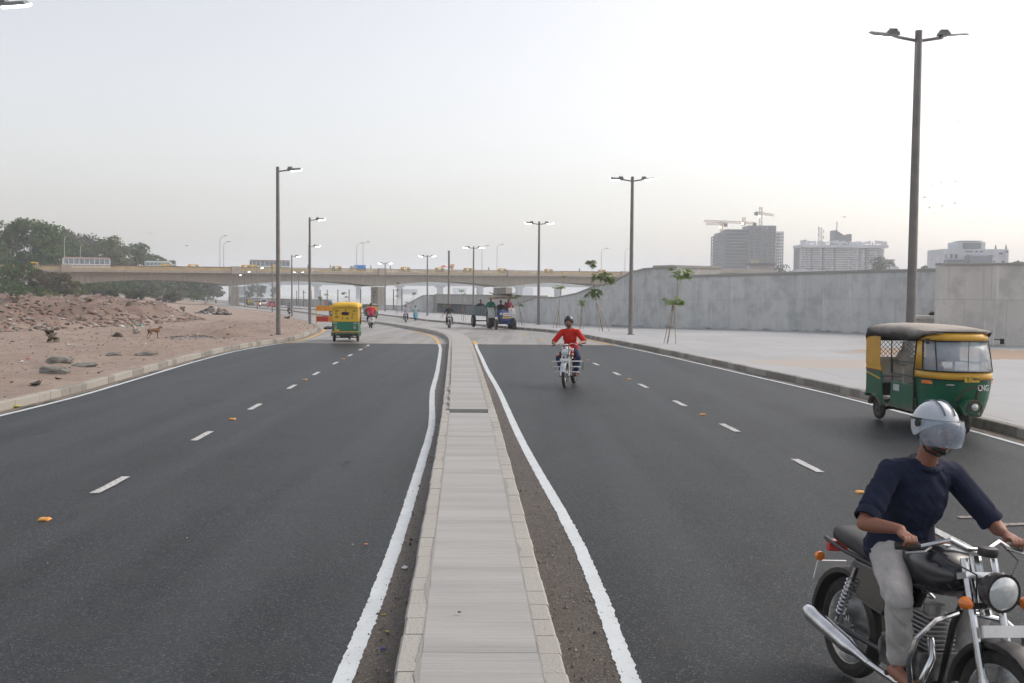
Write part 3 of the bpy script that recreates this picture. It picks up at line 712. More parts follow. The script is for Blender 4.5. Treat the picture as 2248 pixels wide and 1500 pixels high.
# ------------------------------------------------------------------ far bridge
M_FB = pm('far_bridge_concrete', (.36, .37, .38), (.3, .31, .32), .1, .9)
far = thing('river_bridge', 'hazy flat bridge crossing the river far behind the near bridge', 'bridge')
fa, fb = Vector((-330, 760 * K, 0)), Vector((140, 830 * K, 0)); fd = (fb - fa).normalized(); fang = math.atan2(fd.y, fd.x); fl = (fb - fa).length; fc = (fa + fb) / 2
MB().box((fc.x, fc.y, 9.3), (fl, 16, 4.2), (0, 0, fang)).build('deck', M_FB, far)
MB().box((fc.x, fc.y - 7, 12.0), (fl, .4, 1.2), (0, 0, fang)).build('parapet', M_FB, far)
s = 15
while s < fl:
    q = fa + fd * s
    MB().box((q.x, q.y, 0), (5.0, 12, 15), (0, 0, fang)).build('pier', M_FB, far)
    MB().box((q.x, q.y, 6.5), (9, 15, 1.4), (0, 0, fang)).build('pier_cap', M_FB, far)
    s += 41

# ------------------------------------------------------------------ street lamps
M_POLE = pm('lamp_pole_grey', (.23, .215, .20), (.19, .18, .168), 3, .5, .3)
M_HEAD = pm('lamp_head_grey', (.2, .21, .2), (.16, .165, .16), 5, .5, .2)
M_LIT = pm('lamp_lit', (.9, .95, 1), (.9, .95, 1), 1, .4, emit=(.86, .93, 1), estr=9)
def lamp_head(root, side, lit=True):
    """one luminaire at the end of an arm pointing to side*x"""
    h = MB()
    x0 = side * .55
    h.tube([(side * .07, 0, 7.83), (side * .5, 0, 7.90)], .035, 8)
    h.build('arm', M_POLE, root)
    hd = MB(); rot = (R(22) if side < 0 or not root.get('two') else R(2), -side * R(4), 0)
    hd.box((side * .80, 0, 7.95), (.66, .30, .07), rot, taper=(.85, .55)); hd.box((side * .58, 0, 8.0), (.26, .2, .08), rot, taper=(.8, .7))
    for fx in (-.06, .0, .06): hd.box((side * (.58 + fx), 0, 8.06), (.012, .18, .05), rot)
    o = hd.build('lamp_head', M_HEAD, root, bevel=.01)
    MB().box((side * .90, .01, 7.9), (.48, .27, .05), rot, taper=(1.06, 1.1)).build('lamp_glass', M_LIT if lit else M_HEAD, o)
def make_lamp(double):
    r = thing('street_lamp', '', 'street lamp')
    if double: r['two'] = 1
    MB().tube([(0, 0, -.05), (0, 0, 4), (0, 0, 8.05)], [.115, .098, .078], 14).build('pole', M_POLE, r, smooth=True)
    MB().box((0, 0, .012), (.36, .36, .03)).build('base_plate', M_POLE, r)
    lamp_head(r, 1)
    if double: lamp_head(r, -1); del r['two']
    return r
protos = {}
def put_lamp(x, y, double, label, rz=0, group=None, z=None, scale=None):
    z = ground_z(x, y) if z is None else z
    if double not in protos:
        o = protos[double] = make_lamp(double); o.location = (x, y, z); o.rotation_euler.z = rz; o['label'] = label; o['group'] = group or 'grey street lamps along the road'
    else: o = dup(protos[double], (x, y, z), rz, label, group or 'grey street lamps along the road')
    if scale: o.scale = (scale,) * 3
    return o
def atpx(px, Y): return PXZ(px, 690, Y).x
put_lamp(atpx(2000, 22.7), 22.7, True, 'tall double armed lamp standing behind the parked rickshaw', R(4))
put_lamp(atpx(1384.5, 51.1), 51.1, True, 'double armed lamp on the footpath right of the red shirted rider', R(0))
put_lamp(atpx(1182, 78), 78, True, 'double armed lamp just right of the tractor', R(8))
put_lamp(atpx(1039, 110), 110, True, 'double armed lamp just left of the tractor', R(12))
put_lamp(atpx(938, 133), 133, True, 'double armed lamp left of the pole without arms', R(16))
put_lamp(atpx(845.5, 165), 165, True, 'double armed lamp behind the pair of oncoming riders', R(20))
put_lamp(atpx(656, 230), 230, True, 'double armed lamp in front of the far bridge, small between two tall poles', R(20))
put_lamp(atpx(611, 48), 48, False, 'tallest single armed lamp at the corner of the bare land', R(4))
put_lamp(atpx(680.5, 75.6), 75.6, False, 'single armed lamp at the hook of the kerb', R(6))
put_lamp(atpx(679, 106), 106, False, 'single armed lamp hidden behind the lamp at the kerb hook', R(8))
put_lamp(atpx(641, 132), 132, False, 'single armed lamp beside the dark clothed rider', R(10))
for px, Y, s in ((598, 162, 1), (565, 190, 1), (538, 222, 1), (520, 254, 1), (505, 282, 1)):
    put_lamp(atpx(px, Y), Y, False, {598: 'single armed lamp beside the red car', 565: 'single armed lamp beside the white car', 538: 'single armed lamp beside the far green rickshaw', 520: 'single armed lamp right of the first bridge pier', 505: 'last single armed lamp, touching the first bridge pier'}[px], R(14))
put_lamp(-6.5, 7.6 + .9, False, '', 0) if False else None
# lamp whose head reaches into the top left corner (its pole stands outside the picture)
h0 = PXZ(-40, 12, 14.0)
o = put_lamp(-11.05, 20.6, False, 'lamp head reaching into the top left corner of the view', R(0))
# pole without arms
r = thing('bare_pole', 'thick grey pole without any lamp between the tractor and the stepped wall', 'pole', (atpx(985, 102), 102, ground_z(atpx(985, 102), 102)))
MB().tube([(0, 0, 0), (0, 0, 7.05)], [.12, .1], 10).build('pole_shaft', M_POLE, r, smooth=True); MB().tube([(0, 0, 7.0), (0, 0, 7.1)], .13, 8).build('pole_cap', M_POLE, r)
# bridge lamp masts
M_MAST = pm('mast_pale', (.5, .5, .48), rough=.6)
def mast(s, n, h, label, first=[None]):
    q = bp(s, n, bz(s) - 1)
    if first[0] is None:
        r = first[0] = thing('bridge_lamp', label, 'lamp mast', q, BANG, 'slender lamp masts on the bridge')
        MB().tube([(0, 0, 0), (0, 0, 8.6), (.25, -.3, 9.5), (1.0, -1.2, 10)], [.11, .08, .07, .05], 6).build('mast', M_MAST, r)
        MB().box((1.2, -1.45, 10.0), (.9, .35, .18), (0, 0, R(-50))).build('lamp_head', M_HEAD, r)
        o = r
    else: o = dup(first[0], q, None, label)
    o.scale = (1, 1, h / 10 * 1.0); return o
for px, n, h, lab in ((142, .8, 8.4, 'pale lamp mast rising beside the white city bus at the left'), (177, BW - .8, 7.0, 'short pale mast standing behind the left bus'), (483, .8, 9.2, 'thin mast above the first bridge pier'), (491, BW - .8, 8.4, 'slightly shorter mast above the first bridge pier'),
                    (783, .8, 8.2, 'thin mast left of the pair beside the blue truck'), (797, BW - .8, 9.3, 'thin mast right of the blue truck'), (1058, .8, 8.4, 'thin mast right beside the tractor lamp'), (1091, BW - .8, 9.6, 'mast between the tractor lamp and the next lamp'),
                    (1320, .8, 8.4, 'mast with a dark head behind the sapling crown'), (1372, BW - .8, 9.4, 'mast just left of the lamp by the red rider')):
    # solve the station for this pixel
    u = PXZ(px, 580, 1).x; o_ = BO + BN * n; s = (u * o_.y - o_.x) / (BD.x - u * BD.y); mast(s, n, h, lab)

# ------------------------------------------------------------------ distant buildings
M_BA = pm('tower_hazed_concrete', (.15, .19, .235), (.11, .145, .185), .08, .9); M_BA2 = pm('tower_shade', (.07, .10, .14), (.05, .075, .11), .1, .8)  # blue of the distant haze mixed into both tower colours
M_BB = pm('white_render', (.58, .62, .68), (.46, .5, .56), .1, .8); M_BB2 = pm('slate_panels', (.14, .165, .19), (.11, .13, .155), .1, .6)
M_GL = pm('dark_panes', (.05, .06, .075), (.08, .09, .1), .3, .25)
def bx(px0, px1, y0, y1, Y):
    a = PXZ(px0, y0, Y); c = PXZ(px1, y1, Y); return a.x, c.x, c.z, a.z      # x0,x1,z0(bottom),z1(top)
# unfinished tower
YA = 620 * K
tw = thing('unfinished_tower', 'dark unfinished high rise with open floors and cranes on its roof', 'building')
ox, _, _, _ = bx(1568, 1720, 500, 590, YA)
S = YA / (FPX - 2)
X = lambda px: (px - 1124 - .8) * S; Z = lambda py: CAM_H + (640 + ROLL * 700 - py) * S
def block(root, name, px0, px1, y0, Yd, dep, mat, step=None, par=None, zb=-3):
    x0, x1 = X(px0), X(px1); z1 = Z(y0)
    return MB().box(((x0 + x1) / 2, Yd + dep / 2, (z1 + zb) / 2), (x1 - x0, dep, z1 - zb), ).build(name, mat, root)
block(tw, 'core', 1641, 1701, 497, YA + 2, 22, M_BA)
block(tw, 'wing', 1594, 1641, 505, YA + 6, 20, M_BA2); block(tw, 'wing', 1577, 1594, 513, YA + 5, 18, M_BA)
fl_ = MB(); cl = MB()
for py in range(500, 600, 7):
    for (a_, b2, y0, Yf, dp) in ((1590, 1642, 500, YA + 1, 20), (1642, 1700, 500, YA - .5, 3), (1701, 1721, 509, YA + 6, 14), (1568, 1578, 520, YA + 6, 12)):
        if py < y0: continue
        if a_ == 1590:
            for q0, q1, st in ((1590, 1606, 512), (1606, 1624, 506), (1624, 1642, 502)):
                if py >= st: fl_.box(((X(q0) + X(q1)) / 2, Yf + dp / 2 - (q0 - 1590) * .06, Z(py)), (X(q1) - X(q0) + .8, dp, .7))
        else: fl_.box(((X(a_) + X(b2)) / 2, Yf + dp / 2, Z(py)), (X(b2) - X(a_), dp, .7))
fl_.build('floor_slab', M_BA, tw)
for a_, b2, y0, Yf in ((1703, 1720, 509, YA + 6), (1569, 1577, 520, YA + 6)):
    x = a_
    while x <= b2:
        for dy in (0, 12): MB().box((X(x), Yf + dy + .3, (Z(y0) - 3) / 2), (.8, .8, Z(y0) + 3)).build('column', M_BA, tw)
        x += 4.2
for i, x in enumerate((1645, 1652, 1660, 1672, 1684, 1693)):
    wn = MB()
    for py in range(503, 592, 7): wn.box((X(x) + 1.0, YA - .7, Z(py) - 1.3), (1.7 if i % 2 else 2.4, .3, 1.5))
    wn.build('window', M_GL, tw)
MB().box((X(1681), YA + 1.7, Z(502)), (1.6, .3, 2.4)).build('window', M_BB, tw)
MB().tube([(X(1652), YA - 1.5, Z(590)), (X(1652), YA - 1.5, Z(505))], .25, 4).build('scaffold', M_BA, tw)
def crane(label, px, top, base, jib0, jib1, jz, tilt=0, Y=YA + 8):
    r = thing('tower_crane', label, 'crane', group='tower cranes on the unfinished tower')
    M_CR = pm('crane_rust', (.42, .24, .19), (.32, .2, .17), .3, .7)
    def lattice(a, b_, w_):
        mb = MB(); a, b_ = Vector(a), Vector(b_); d = b_ - a; n = max(3, int(d.length / (w_ * 1.3))); vert = abs(d.z) > abs(d.x)
        o1 = Vector((w_ / 2, 0, 0)) if vert else Vector((0, 0, w_ / 2)); o2 = Vector((0, w_ / 2, 0))
        for s1 in (-1, 1):
            for s2 in (-1, 1): mb.tube([a + o1 * s1 + o2 * s2, b_ + o1 * s1 + o2 * s2], .16, 4)
        for i in range(n):
            p = a + d * i / n; q = a + d * (i + 1) / n; s1 = 1 if i % 2 else -1
            for s2 in (-1, 1): mb.tube([p + o1 * s1 + o2 * s2, q - o1 * s1 + o2 * s2], .11, 4)
        return mb
    lattice((X(px), Y, Z(base)), (X(px), Y, Z(top)), 1.9).build('mast', M_CR, r)
    lattice((X(jib0), Y, Z(jz + tilt * (jib0 - px))), (X(jib1), Y, Z(jz + tilt * (jib1 - px))), 1.4).build('jib', M_CR, r)
    e = jib0 if abs(jib0 - px) < abs(jib1 - px) else jib1
    MB().box((X(e), Y, Z(jz + tilt * (e - px)) - 1.0), (2.6, 2.4, 2.6)).build('counterweight', M_BA2, r)
    MB().ball((X(px) - 1.5, Y - 2, Z(jz + 8 if base - top > 20 else jz + 2)), .8, 8).build('work_lamp', pm('crane_lamp', (1, .8, .3), emit=(1, .75, .3), estr=6), r)
    return r
crane('tall crane with a short jib on the roof of the unfinished tower', 1671, 455, 498, 1661, 1700, 469, .15)
crane('low crane with a jib stretching left over the tower edge', 1585, 487, 516, 1550, 1594, 493, -.02)
crane('middle crane with a very long thin jib reaching left', 1638, 477, 497, 1549, 1662, 489, .04, Y=YA + 14)
# slab block with zigzag white balconies
YB = 600 * K; S = YB / (FPX - 2)
tb = thing('apartment_block', 'white balconied slab block with a slanted dark roof structure', 'building')
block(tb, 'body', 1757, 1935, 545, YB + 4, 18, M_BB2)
bal = MB()
for i, (a_, b2) in enumerate(((1757, 1765), (1767, 1775), (1780, 1800), (1806, 1826), (1831, 1862), (1864, 1880), (1884, 1893), (1903, 1921), (1924, 1936))):
    mbb = MB()
    for k_, py in enumerate(range(548, 596, 5)):
        off = ((k_ + i) % 2) * 1.0
        mbb.box(((X(a_) + X(b2)) / 2, YB + 1.6 - off, Z(py)), (X(b2) - X(a_), 5, 1.0))
    for e in (a_, b2): mbb.box((X(e), YB + 3, (Z(546) - 3) / 2), (.5, 4, Z(546) + 3))
    mbb.build('balcony', M_BB, tb)
MB().box((X(1846), YB + 6, Z(542)), (X(1940) - X(1752), 24, 2.2)).build('roof_slab', M_BB, tb)
rf = MB(); rnd = random.Random(5)
for x in range(1754, 1940, 7): rf.box((X(x), YB - 3, Z(542) + 2.2 + rnd.random()), (1.2 + rnd.random() * 1.5, .5, 1.6 + rnd.random() * 2))
rf.build('roof_railing', M_BB, tb)
pr_ = MB(); pr_.prism([(X(1829), Z(540)), (X(1829), Z(506)), (X(1834), Z(506)), (X(1858), Z(521)), (X(1862), Z(514)), (X(1868), Z(514)), (X(1868), Z(537))], YB + 3, YB + 13); pr_.build('roof_structure', M_BB2, tb)
MB().tube([(X(1838), YB + 6, Z(506)), (X(1838), YB + 6, Z(487))], .35, 5).build('antenna', M_BA, tb)
def telemast(label, px, top, base, Yd):
    r = thing('telecom_mast', label, 'mast'); mb = MB(); w_ = 2.6; z0, z1 = Z(base), Z(top)
    n = 9
    for sx_ in (-1, 1):
        for sy_ in (-1, 1): mb.tube([(X(px) + sx_ * w_ / 2, Yd + sy_ * w_ / 2, z0), (X(px) + sx_ * w_ / 3, Yd + sy_ * w_ / 3, z1)], .16, 4)
    for i in range(n):
        a_, b2 = z0 + (z1 - z0) * i / n, z0 + (z1 - z0) * (i + 1) / n; s_ = 1 if i % 2 else -1
        mb.tube([(X(px) - s_ * w_ / 2.3, Yd - 1, a_), (X(px) + s_ * w_ / 2.3, Yd - 1, b2)], .12, 4)
    mb.build('lattice', M_BA, r); d = MB()
    for k_ in range(4): d.box((X(px) + (k_ % 2 - .5) * 4, Yd - 2, z1 - 1 - k_ * 2.2), (.7, .5, 2.4))
    d.build('antenna_panel', M_BB, r); return r
telemast('lattice telecom mast left of the slanted roof structure', 1804, 499, 540, YB + 9)
# grey hall and low white roof beside it
r = thing('warehouse', 'long low grey hall right of the white slab block', 'building'); block(r, 'hall', 1933, 2003, 567, YB + 40, 20, pm('hall_grey', (.3, .32, .33), (.26, .28, .29), .1))
block(r, 'lean_to', 1955, 2010, 582, YB + 36, 4, M_BB)
MB().box((X(1968), YB + 50, Z(566.5)), (X(2004) - X(1932), 22, .8)).build('roof_edge', M_BA2, r)
# white building at right
YC = 430 * K; S = YC / (FPX - 2)
tc = thing('office_building', 'white cubic building with a dark rooftop storey at the right', 'building')
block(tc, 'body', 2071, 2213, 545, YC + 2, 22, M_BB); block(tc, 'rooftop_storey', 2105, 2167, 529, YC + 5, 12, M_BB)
MB().box((X(2137), YC + 4.5, Z(537)), (X(2156) - X(2118), 1.2, 3)).build('window', M_BB2, tc)
MB().box((X(2137), YC + 10, Z(527)), (X(2158) - X(2112), 10, .6)).build('roof_slab', M_BB, tc)
for k_, (a_, b2, y0, y1) in enumerate(((2074, 2078, 556, 566), (2085, 2090, 556, 566), (2095, 2101, 556, 566), (2118, 2134, 549, 552), (2140, 2146, 549, 552), (2150, 2156, 549, 552), (2120, 2130, 558, 562), (2168, 2180, 558, 563), (2192, 2200, 552, 556), (2206, 2211, 548, 552), (2198, 2205, 570, 578), (2168, 2182, 570, 574))):
    MB().box(((X(a_) + X(b2)) / 2, YC + 1.95, (Z(y0) + Z(y1)) / 2), (X(b2) - X(a_), .3, Z(y0) - Z(y1))).build('window', M_GL, tc)
block(tc, 'annex', 2117, 2166, 560, YC - 4, 6, M_BA); block(tc, 'annex', 2071, 2112, 569, YC - 3, 5, M_BA2)
for px in (2188, 2211): MB().tube([(X(px), YC + 4, Z(546)), (X(px), YC + 4, Z(535))], [.6, .25], 5).build('water_tank', M_BB2, tc)
for k_, px in enumerate((2076, 2146, 2178, 2205)): MB().box((X(px), YC + 1.9, (Z(546) - 3) / 2), (.4, .5, Z(546) + 3)).build('pilaster', M_BB, tc)
# low things just above the wall between the towers
YD = 300 * K; S = YD / (FPX - 2)
r = thing('market_shed', 'flat white roofed shed with a cream upper part seen above the wall', 'shed')
MB().box((X(1668), YD, Z(582)), (X(1697) - X(1641), 6, .7)).build('roof', M_BB2, r); block(r, 'upper_storey', 1651, 1666, 571, YD + 1, 3, pm('cream_wall', (.55, .48, .36))); block(r, 'shed_wall', 1643, 1695, 584, YD - 1, 4, pm('shed_white', (.5, .5, .5)))
r = thing('market_shed', 'low white roof seen just above the wall under the slab block', 'shed'); MB().box((X(1773), YD, Z(596)), (X(1806) - X(1742), 6, .9)).build('roof', M_BB, r); block(r, 'shed_wall', 1745, 1800, 599, YD - 1, 4, M_BA)
# far bank buildings seen under the bridge
far_b = random.Random(3)
for i, (px, w_, h_, Y_) in enumerate((a_, b_2, c_ , d_ * K) for a_, b_2, c_, d_ in ((560, 16, 14, 900), (600, 20, 11, 980), (530, 14, 9, 800), (1150, 30, 12, 1300), (900, 30, 9, 1500), (1010, 26, 11, 1450))):
    S = Y_ / (FPX - 2); r = thing('distant_house', ['pale hazy block beside the first bridge pier', 'low hazy block under the near bridge', 'small hazy house along the far road', 'faint hazy building across the river at the right', 'faint hazy roofs across the river', 'faint taller block across the river'][i], 'house')
    MB().box((X(px), Y_, h_ / 2 - 4), (w_, 12, h_)).build('house_body', M_BB if i % 2 else M_BA, r); MB().box((X(px), Y_, h_ - 3.8), (w_ + 1, 13, .5)).build('roof_slab', M_BA, r)
# ------------------------------------------------------------------ trees
def leaf_mat(name, c, c2, c3):
    m, t, b = _nt(name); P = pos(t)
    f = noise(t, P, .28, 4, .6); g = noise(t, P, 2.5, 3)
    col = mixc(t, ramp(t, f, .35, .65), c, c2); col = mixc(t, ramp(t, g, .5, .75), col, c3)
    L(t, col, b.inputs['Base Color']); b.inputs['Roughness'].default_value = .7; b.inputs['Specular IOR Level'].default_value = .2
    tr = N(t, 'ShaderNodeBsdfTranslucent'); L(t, col, tr.inputs[0]); mx = N(t, 'ShaderNodeMixShader'); mx.inputs[0].default_value = .25
    L(t, b.outputs[0], mx.inputs[1]); L(t, tr.outputs[0], mx.inputs[2]); L(t, mx.outputs[0], t.nodes['Material Output'].inputs[0]); return m
LEAF = [leaf_mat('foliage_deep', (.040, .088, .022), (.072, .125, .032), (.12, .165, .05)),
        leaf_mat('foliage_olive', (.080, .118, .030), (.11, .145, .042), (.155, .18, .065)),
        leaf_mat('foliage_grey', (.085, .105, .070), (.105, .12, .085), (.13, .14, .1)),
        leaf_mat('foliage_dry', (.085, .078, .040), (.11, .095, .055), (.075, .085, .035))]
M_BARK = pm('bark', (.20, .165, .13), (.14, .115, .09), 2, .9)
M_BARKP = pm('pale_bark', (.38, .33, .28), (.3, .26, .22), 2, .9)
def tree(label, x, y, w_, h, leaf, seed, z=None, dens=1.0, low=.25, name='broadleaf_tree', cat='tree', group='trees of the left bank', trunk=True, pale=False, leafs=.55, dy=None, airy=0):
    rg = np.random.default_rng(seed); z = (ground_z(x, y) if y < 500 else -3) - .1 if z is None else z
    root = thing(name, label, cat, (x, y, z), group=group)
    dy = dy or w_ * .8
    # clumps
    n = int(16 * dens + w_ * .9 * dens)
    cl = []
    for i in range(n):
        a = rg.uniform(0, 2 * math.pi); u = rg.uniform(0, 1) ** .6; v = rg.uniform(-1, 1)
        rr = math.sqrt(max(0, 1 - v * v * .8))
        cx = math.cos(a) * u * rr * w_ / 2; cy = math.sin(a) * u * rr * dy / 2
        cz = h * (low + (1 - low) * (.5 + .42 * v)); cr = rg.uniform(.10, .20) * (w_ + h) / 2 * (1 if not airy else .75)
        cl.append((cx, cy, cz, cr))
    vs = []; fs = []
    tot = int(1500 * dens * (w_ * h / 150) ** .6); tot = max(350, min(tot, 5200)); per = max(14, tot // n)
    for (cx, cy, cz, cr) in cl:
        d = rg.normal(size=(per, 3)); d /= np.linalg.norm(d, axis=1)[:, None]; d[:, 2] = np.where(d[:, 2] < -.35, -d[:, 2], d[:, 2])
        rad = cr * rg.uniform(.62, 1.12, per) ** .8
        p = np.stack([cx + d[:, 0] * rad, cy + d[:, 1] * rad, cz + d[:, 2] * rad * .8], 1)
        s = leafs * rg.uniform(.5, 1.25, per); t1 = rg.normal(size=(per, 3)); t1 -= d * (t1 * d).sum(1)[:, None] * .6; t1 /= np.linalg.norm(t1, axis=1)[:, None]
        t2 = np.cross(d + rg.normal(size=(per, 3)) * .5, t1); t2 /= np.linalg.norm(t2, axis=1)[:, None]
        for k_ in range(per):
            o = len(vs); a_ = t1[k_] * s[k_]; b2 = t2[k_] * s[k_] * .62; c = p[k_]
            vs += [tuple(c - a_), tuple(c + b2), tuple(c + a_), tuple(c - b2)]; fs.append((o, o + 1, o + 2, o + 3))
    mb = MB(); mb.v = vs; mb.f = fs; mb.m = [0] * len(fs)
    if not airy:     # solid balls added inside the crown to block light
        for (cx, cy, cz, cr) in cl[::2]:
            mb.ball((cx * .8, cy * .8, cz * .97), (cr * .62, cr * .62, cr * .5), 7)
    mb.build('crown', LEAF[leaf], root, recalc=False)
    if trunk:
        tb_ = MB(); tr_ = max(.12, h * .022); top = Vector((rg.normal() * w_ * .05, 0, h * .55)); mat_ = M_BARKP if pale else M_BARK
        tb_.tube([(0, 0, -.5), (rg.normal() * .2, rg.normal() * .2, h * .3), top], [tr_ * 1.3, tr_, tr_ * .7], 8)
        for i in range(5):
            a = 2 * math.pi * i / 5 + rg.uniform(0, 1); q = Vector((math.cos(a) * w_ * .33, math.sin(a) * dy * .3 - (w_ * .1 if pale else 0), h * rg.uniform(.68, .85)))
            m0 = Vector((0, 0, h * rg.uniform(.25, .45))); tb_.tube([m0, m0.lerp(q, .5) + Vector((0, 0, h * .06)), q], [tr_ * .7, tr_ * .45, tr_ * .15], 6)
        tb_.build('trunk', mat_, root, smooth=True)
    return root
def tp(px, Y): return PXZ(px, 620, Y).x
# (label, centre px, Y, width px, top py, leaf, pale, airy, low)
TREES = [
 ('big round crowned tree at the left edge with pale bare limbs', 62, 232, 150, 490, 0, True, 0, .2),
 ('dark tree at the very left edge of the view', -35, 225, 120, 506, 0, False, 0, .1),
 ('dark spire of foliage right behind the big tree', 104, 250, 60, 496, 0, False, 0, .3),
 ('dark green tree between the big tree and the pale lamp mast', 128, 262, 100, 512, 0, False, 0, .15),
 ('airy grey green tree behind the pale lamp mast', 162, 275, 64, 511, 2, False, 1, .3),
 ('tall grey green tree behind the white city bus', 196, 292, 90, 522, 2, False, 0, .15),
 ('broad olive tree right of the bus', 238, 286, 96, 526, 1, False, 0, .15),
 ('olive tree sloping down towards the right', 268, 300, 60, 541, 2, False, 0, .2),
 ('rounded dark tree standing alone before the minibus', 312, 310, 76, 536, 0, False, 0, .15),
 ('low tree at the end of the tree line by the bridge rail', 340, 320, 46, 560, 2, False, 0, .15),
 ('small faint tree behind the minibus', 372, 330, 40, 571, 2, False, 1, .3),
]
for i, (lab, px, Y, wp, ty, lf, pale, airy, low_) in enumerate(TREES):
    Y *= K
    zt = CAM_H + (640 - 6 - ty) * Y / FPX; zb = .5
    tree(lab, tp(px, Y), Y, wp * Y / FPX * 1.05, zt - zb, lf, 100 + i, z=zb, pale=pale, airy=airy, low=low_, dens=1.25 if i < 8 else 1, leafs=.6)
SHR = [  # dark shrubs in front of the bridge at the left, then the belt below the bridge
 ('tall dark shrub mass at the left edge before the bridge', 5, 168, 95, 585, 0), ('large green bush in front of the bridge end', 48, 172, 80, 582, 0),
 ('brownish green bush covering the bridge end', 92, 170, 78, 598, 3), ('bushy shrub under the left end of the bridge', 132, 172, 70, 603, 3),
 ('dark shrub at the foot of the bridge girder', 160, 178, 60, 620, 1), ('low bright green bush at the edge of the bare land', 100, 152, 44, 648, 1),
 ('low dark bush at the left edge of the bare land', 28, 155, 80, 630, 0), ('low dark bush left of the pile of grey sand', 70, 158, 50, 632, 0),
 ('rounded green bush below the first bridge span', 205, 236, 74, 615, 1), ('dark green bush under the bridge right of the rounded one', 175, 232, 60, 625, 0),
 ('dark shrub behind the rounded bush', 250, 252, 60, 618, 0), ('green shrub in the middle of the first span', 283, 262, 52, 616, 0),
 ('grey green shrub in the belt under the bridge', 318, 268, 54, 619, 2), ('dark shrub in the belt under the bridge', 352, 276, 50, 615, 0),
 ('grey shrub with thin stems in the belt under the bridge', 388, 282, 48, 615, 2), ('shrub left of the first bridge pier', 424, 292, 46, 617, 0), ('last shrub touching the first bridge pier', 455, 300, 34, 620, 2),
 ('low spreading bush at the edge of the rubble', 232, 205, 56, 640, 0), ('low bush between rubble and tree belt', 300, 214, 60, 640, 1), ('dry low bush near the first bridge pier', 370, 222, 50, 645, 3)]
for i, (lab, px, Y, wp, ty, lf) in enumerate(SHR):
    Y *= K
    zt = CAM_H + (640 - 6 - ty) * Y / FPX; x = tp(px, Y); zb = ground_z(x, Y) - .2
    tree(lab, x, Y, wp * Y / FPX * 1.1, max(1.6, zt - zb), lf, 300 + i, z=zb, low=.02, name='shrub', cat='shrub', group='shrubs along the left bank', dens=1.1, leafs=.42)
# thicker second row seen below the bridge
for i, (px, ty, wp) in enumerate(((150, 606, 70), (195, 610, 70), (240, 607, 72), (285, 611, 66), (325, 608, 66), (365, 609, 62), (402, 612, 56), (436, 613, 50), (462, 617, 34))):
    Y = (300 + i * 12) * K; zt = CAM_H + (640 - 6 - ty) * Y / FPX
    tree(['dark tree of the back row below the left end of the bridge', 'back row tree behind the rounded green bush', 'back row tree left of the middle of the first span', 'back row tree in the middle of the first span', 'back row tree right of the middle of the first span', 'back row tree above the dry bush', 'back row tree two gaps left of the first pier', 'back row tree just left of the first pier', 'smallest back row tree touching the first pier'][i], tp(px, Y), Y, wp * Y / FPX * 1.2, zt + 2.6, [0, 2, 0][i % 3], 800 + i, z=-2.5, low=.02, dens=1.5, leafs=.75)
# green between wall and towers
for i, (lab, px, Y, wp, ty, lf) in enumerate((('hazy tree beside the right end of the slab block', 1937, 380, 60, 567, 2), ('low hazy trees just right of the unfinished tower', 1725, 420, 60, 588, 2), ('hazy low tree under the slab block', 1790, 420, 70, 591, 2), ('dark treetop behind the tall right lamp pole', 2030, 300, 40, 582, 1), ('dark treetop above the wall at the right edge', 2240, 260, 40, 572, 0))):
    Y *= K; zt = CAM_H + (640 + 6 - ty) * Y / FPX; tree(lab, tp(px, Y), Y, wp * Y / FPX, zt + 3, lf, 500 + i, z=-2.5, low=.1, group='treetops seen over the wall')
# trees along the road far behind the near bridge
for i, (lab, px, Y, wp, ty) in enumerate((('dark hazy tree beyond the bridge right of the first pier', 551, 420, 26, 625), ('hazy tree beside the far road', 575, 450, 26, 627), ('faint hazy tree far along the road', 600, 520, 24, 630), ('hazy tree left of the first bridge pier', 470, 380, 40, 622))):
    Y *= K; zt = CAM_H + (640 - 6 - ty) * Y / FPX; tree(lab, tp(px, Y), Y, wp * Y / FPX, zt + 3.6, 2, 520 + i, z=-3.2, low=.1, group='trees beyond the bridge')

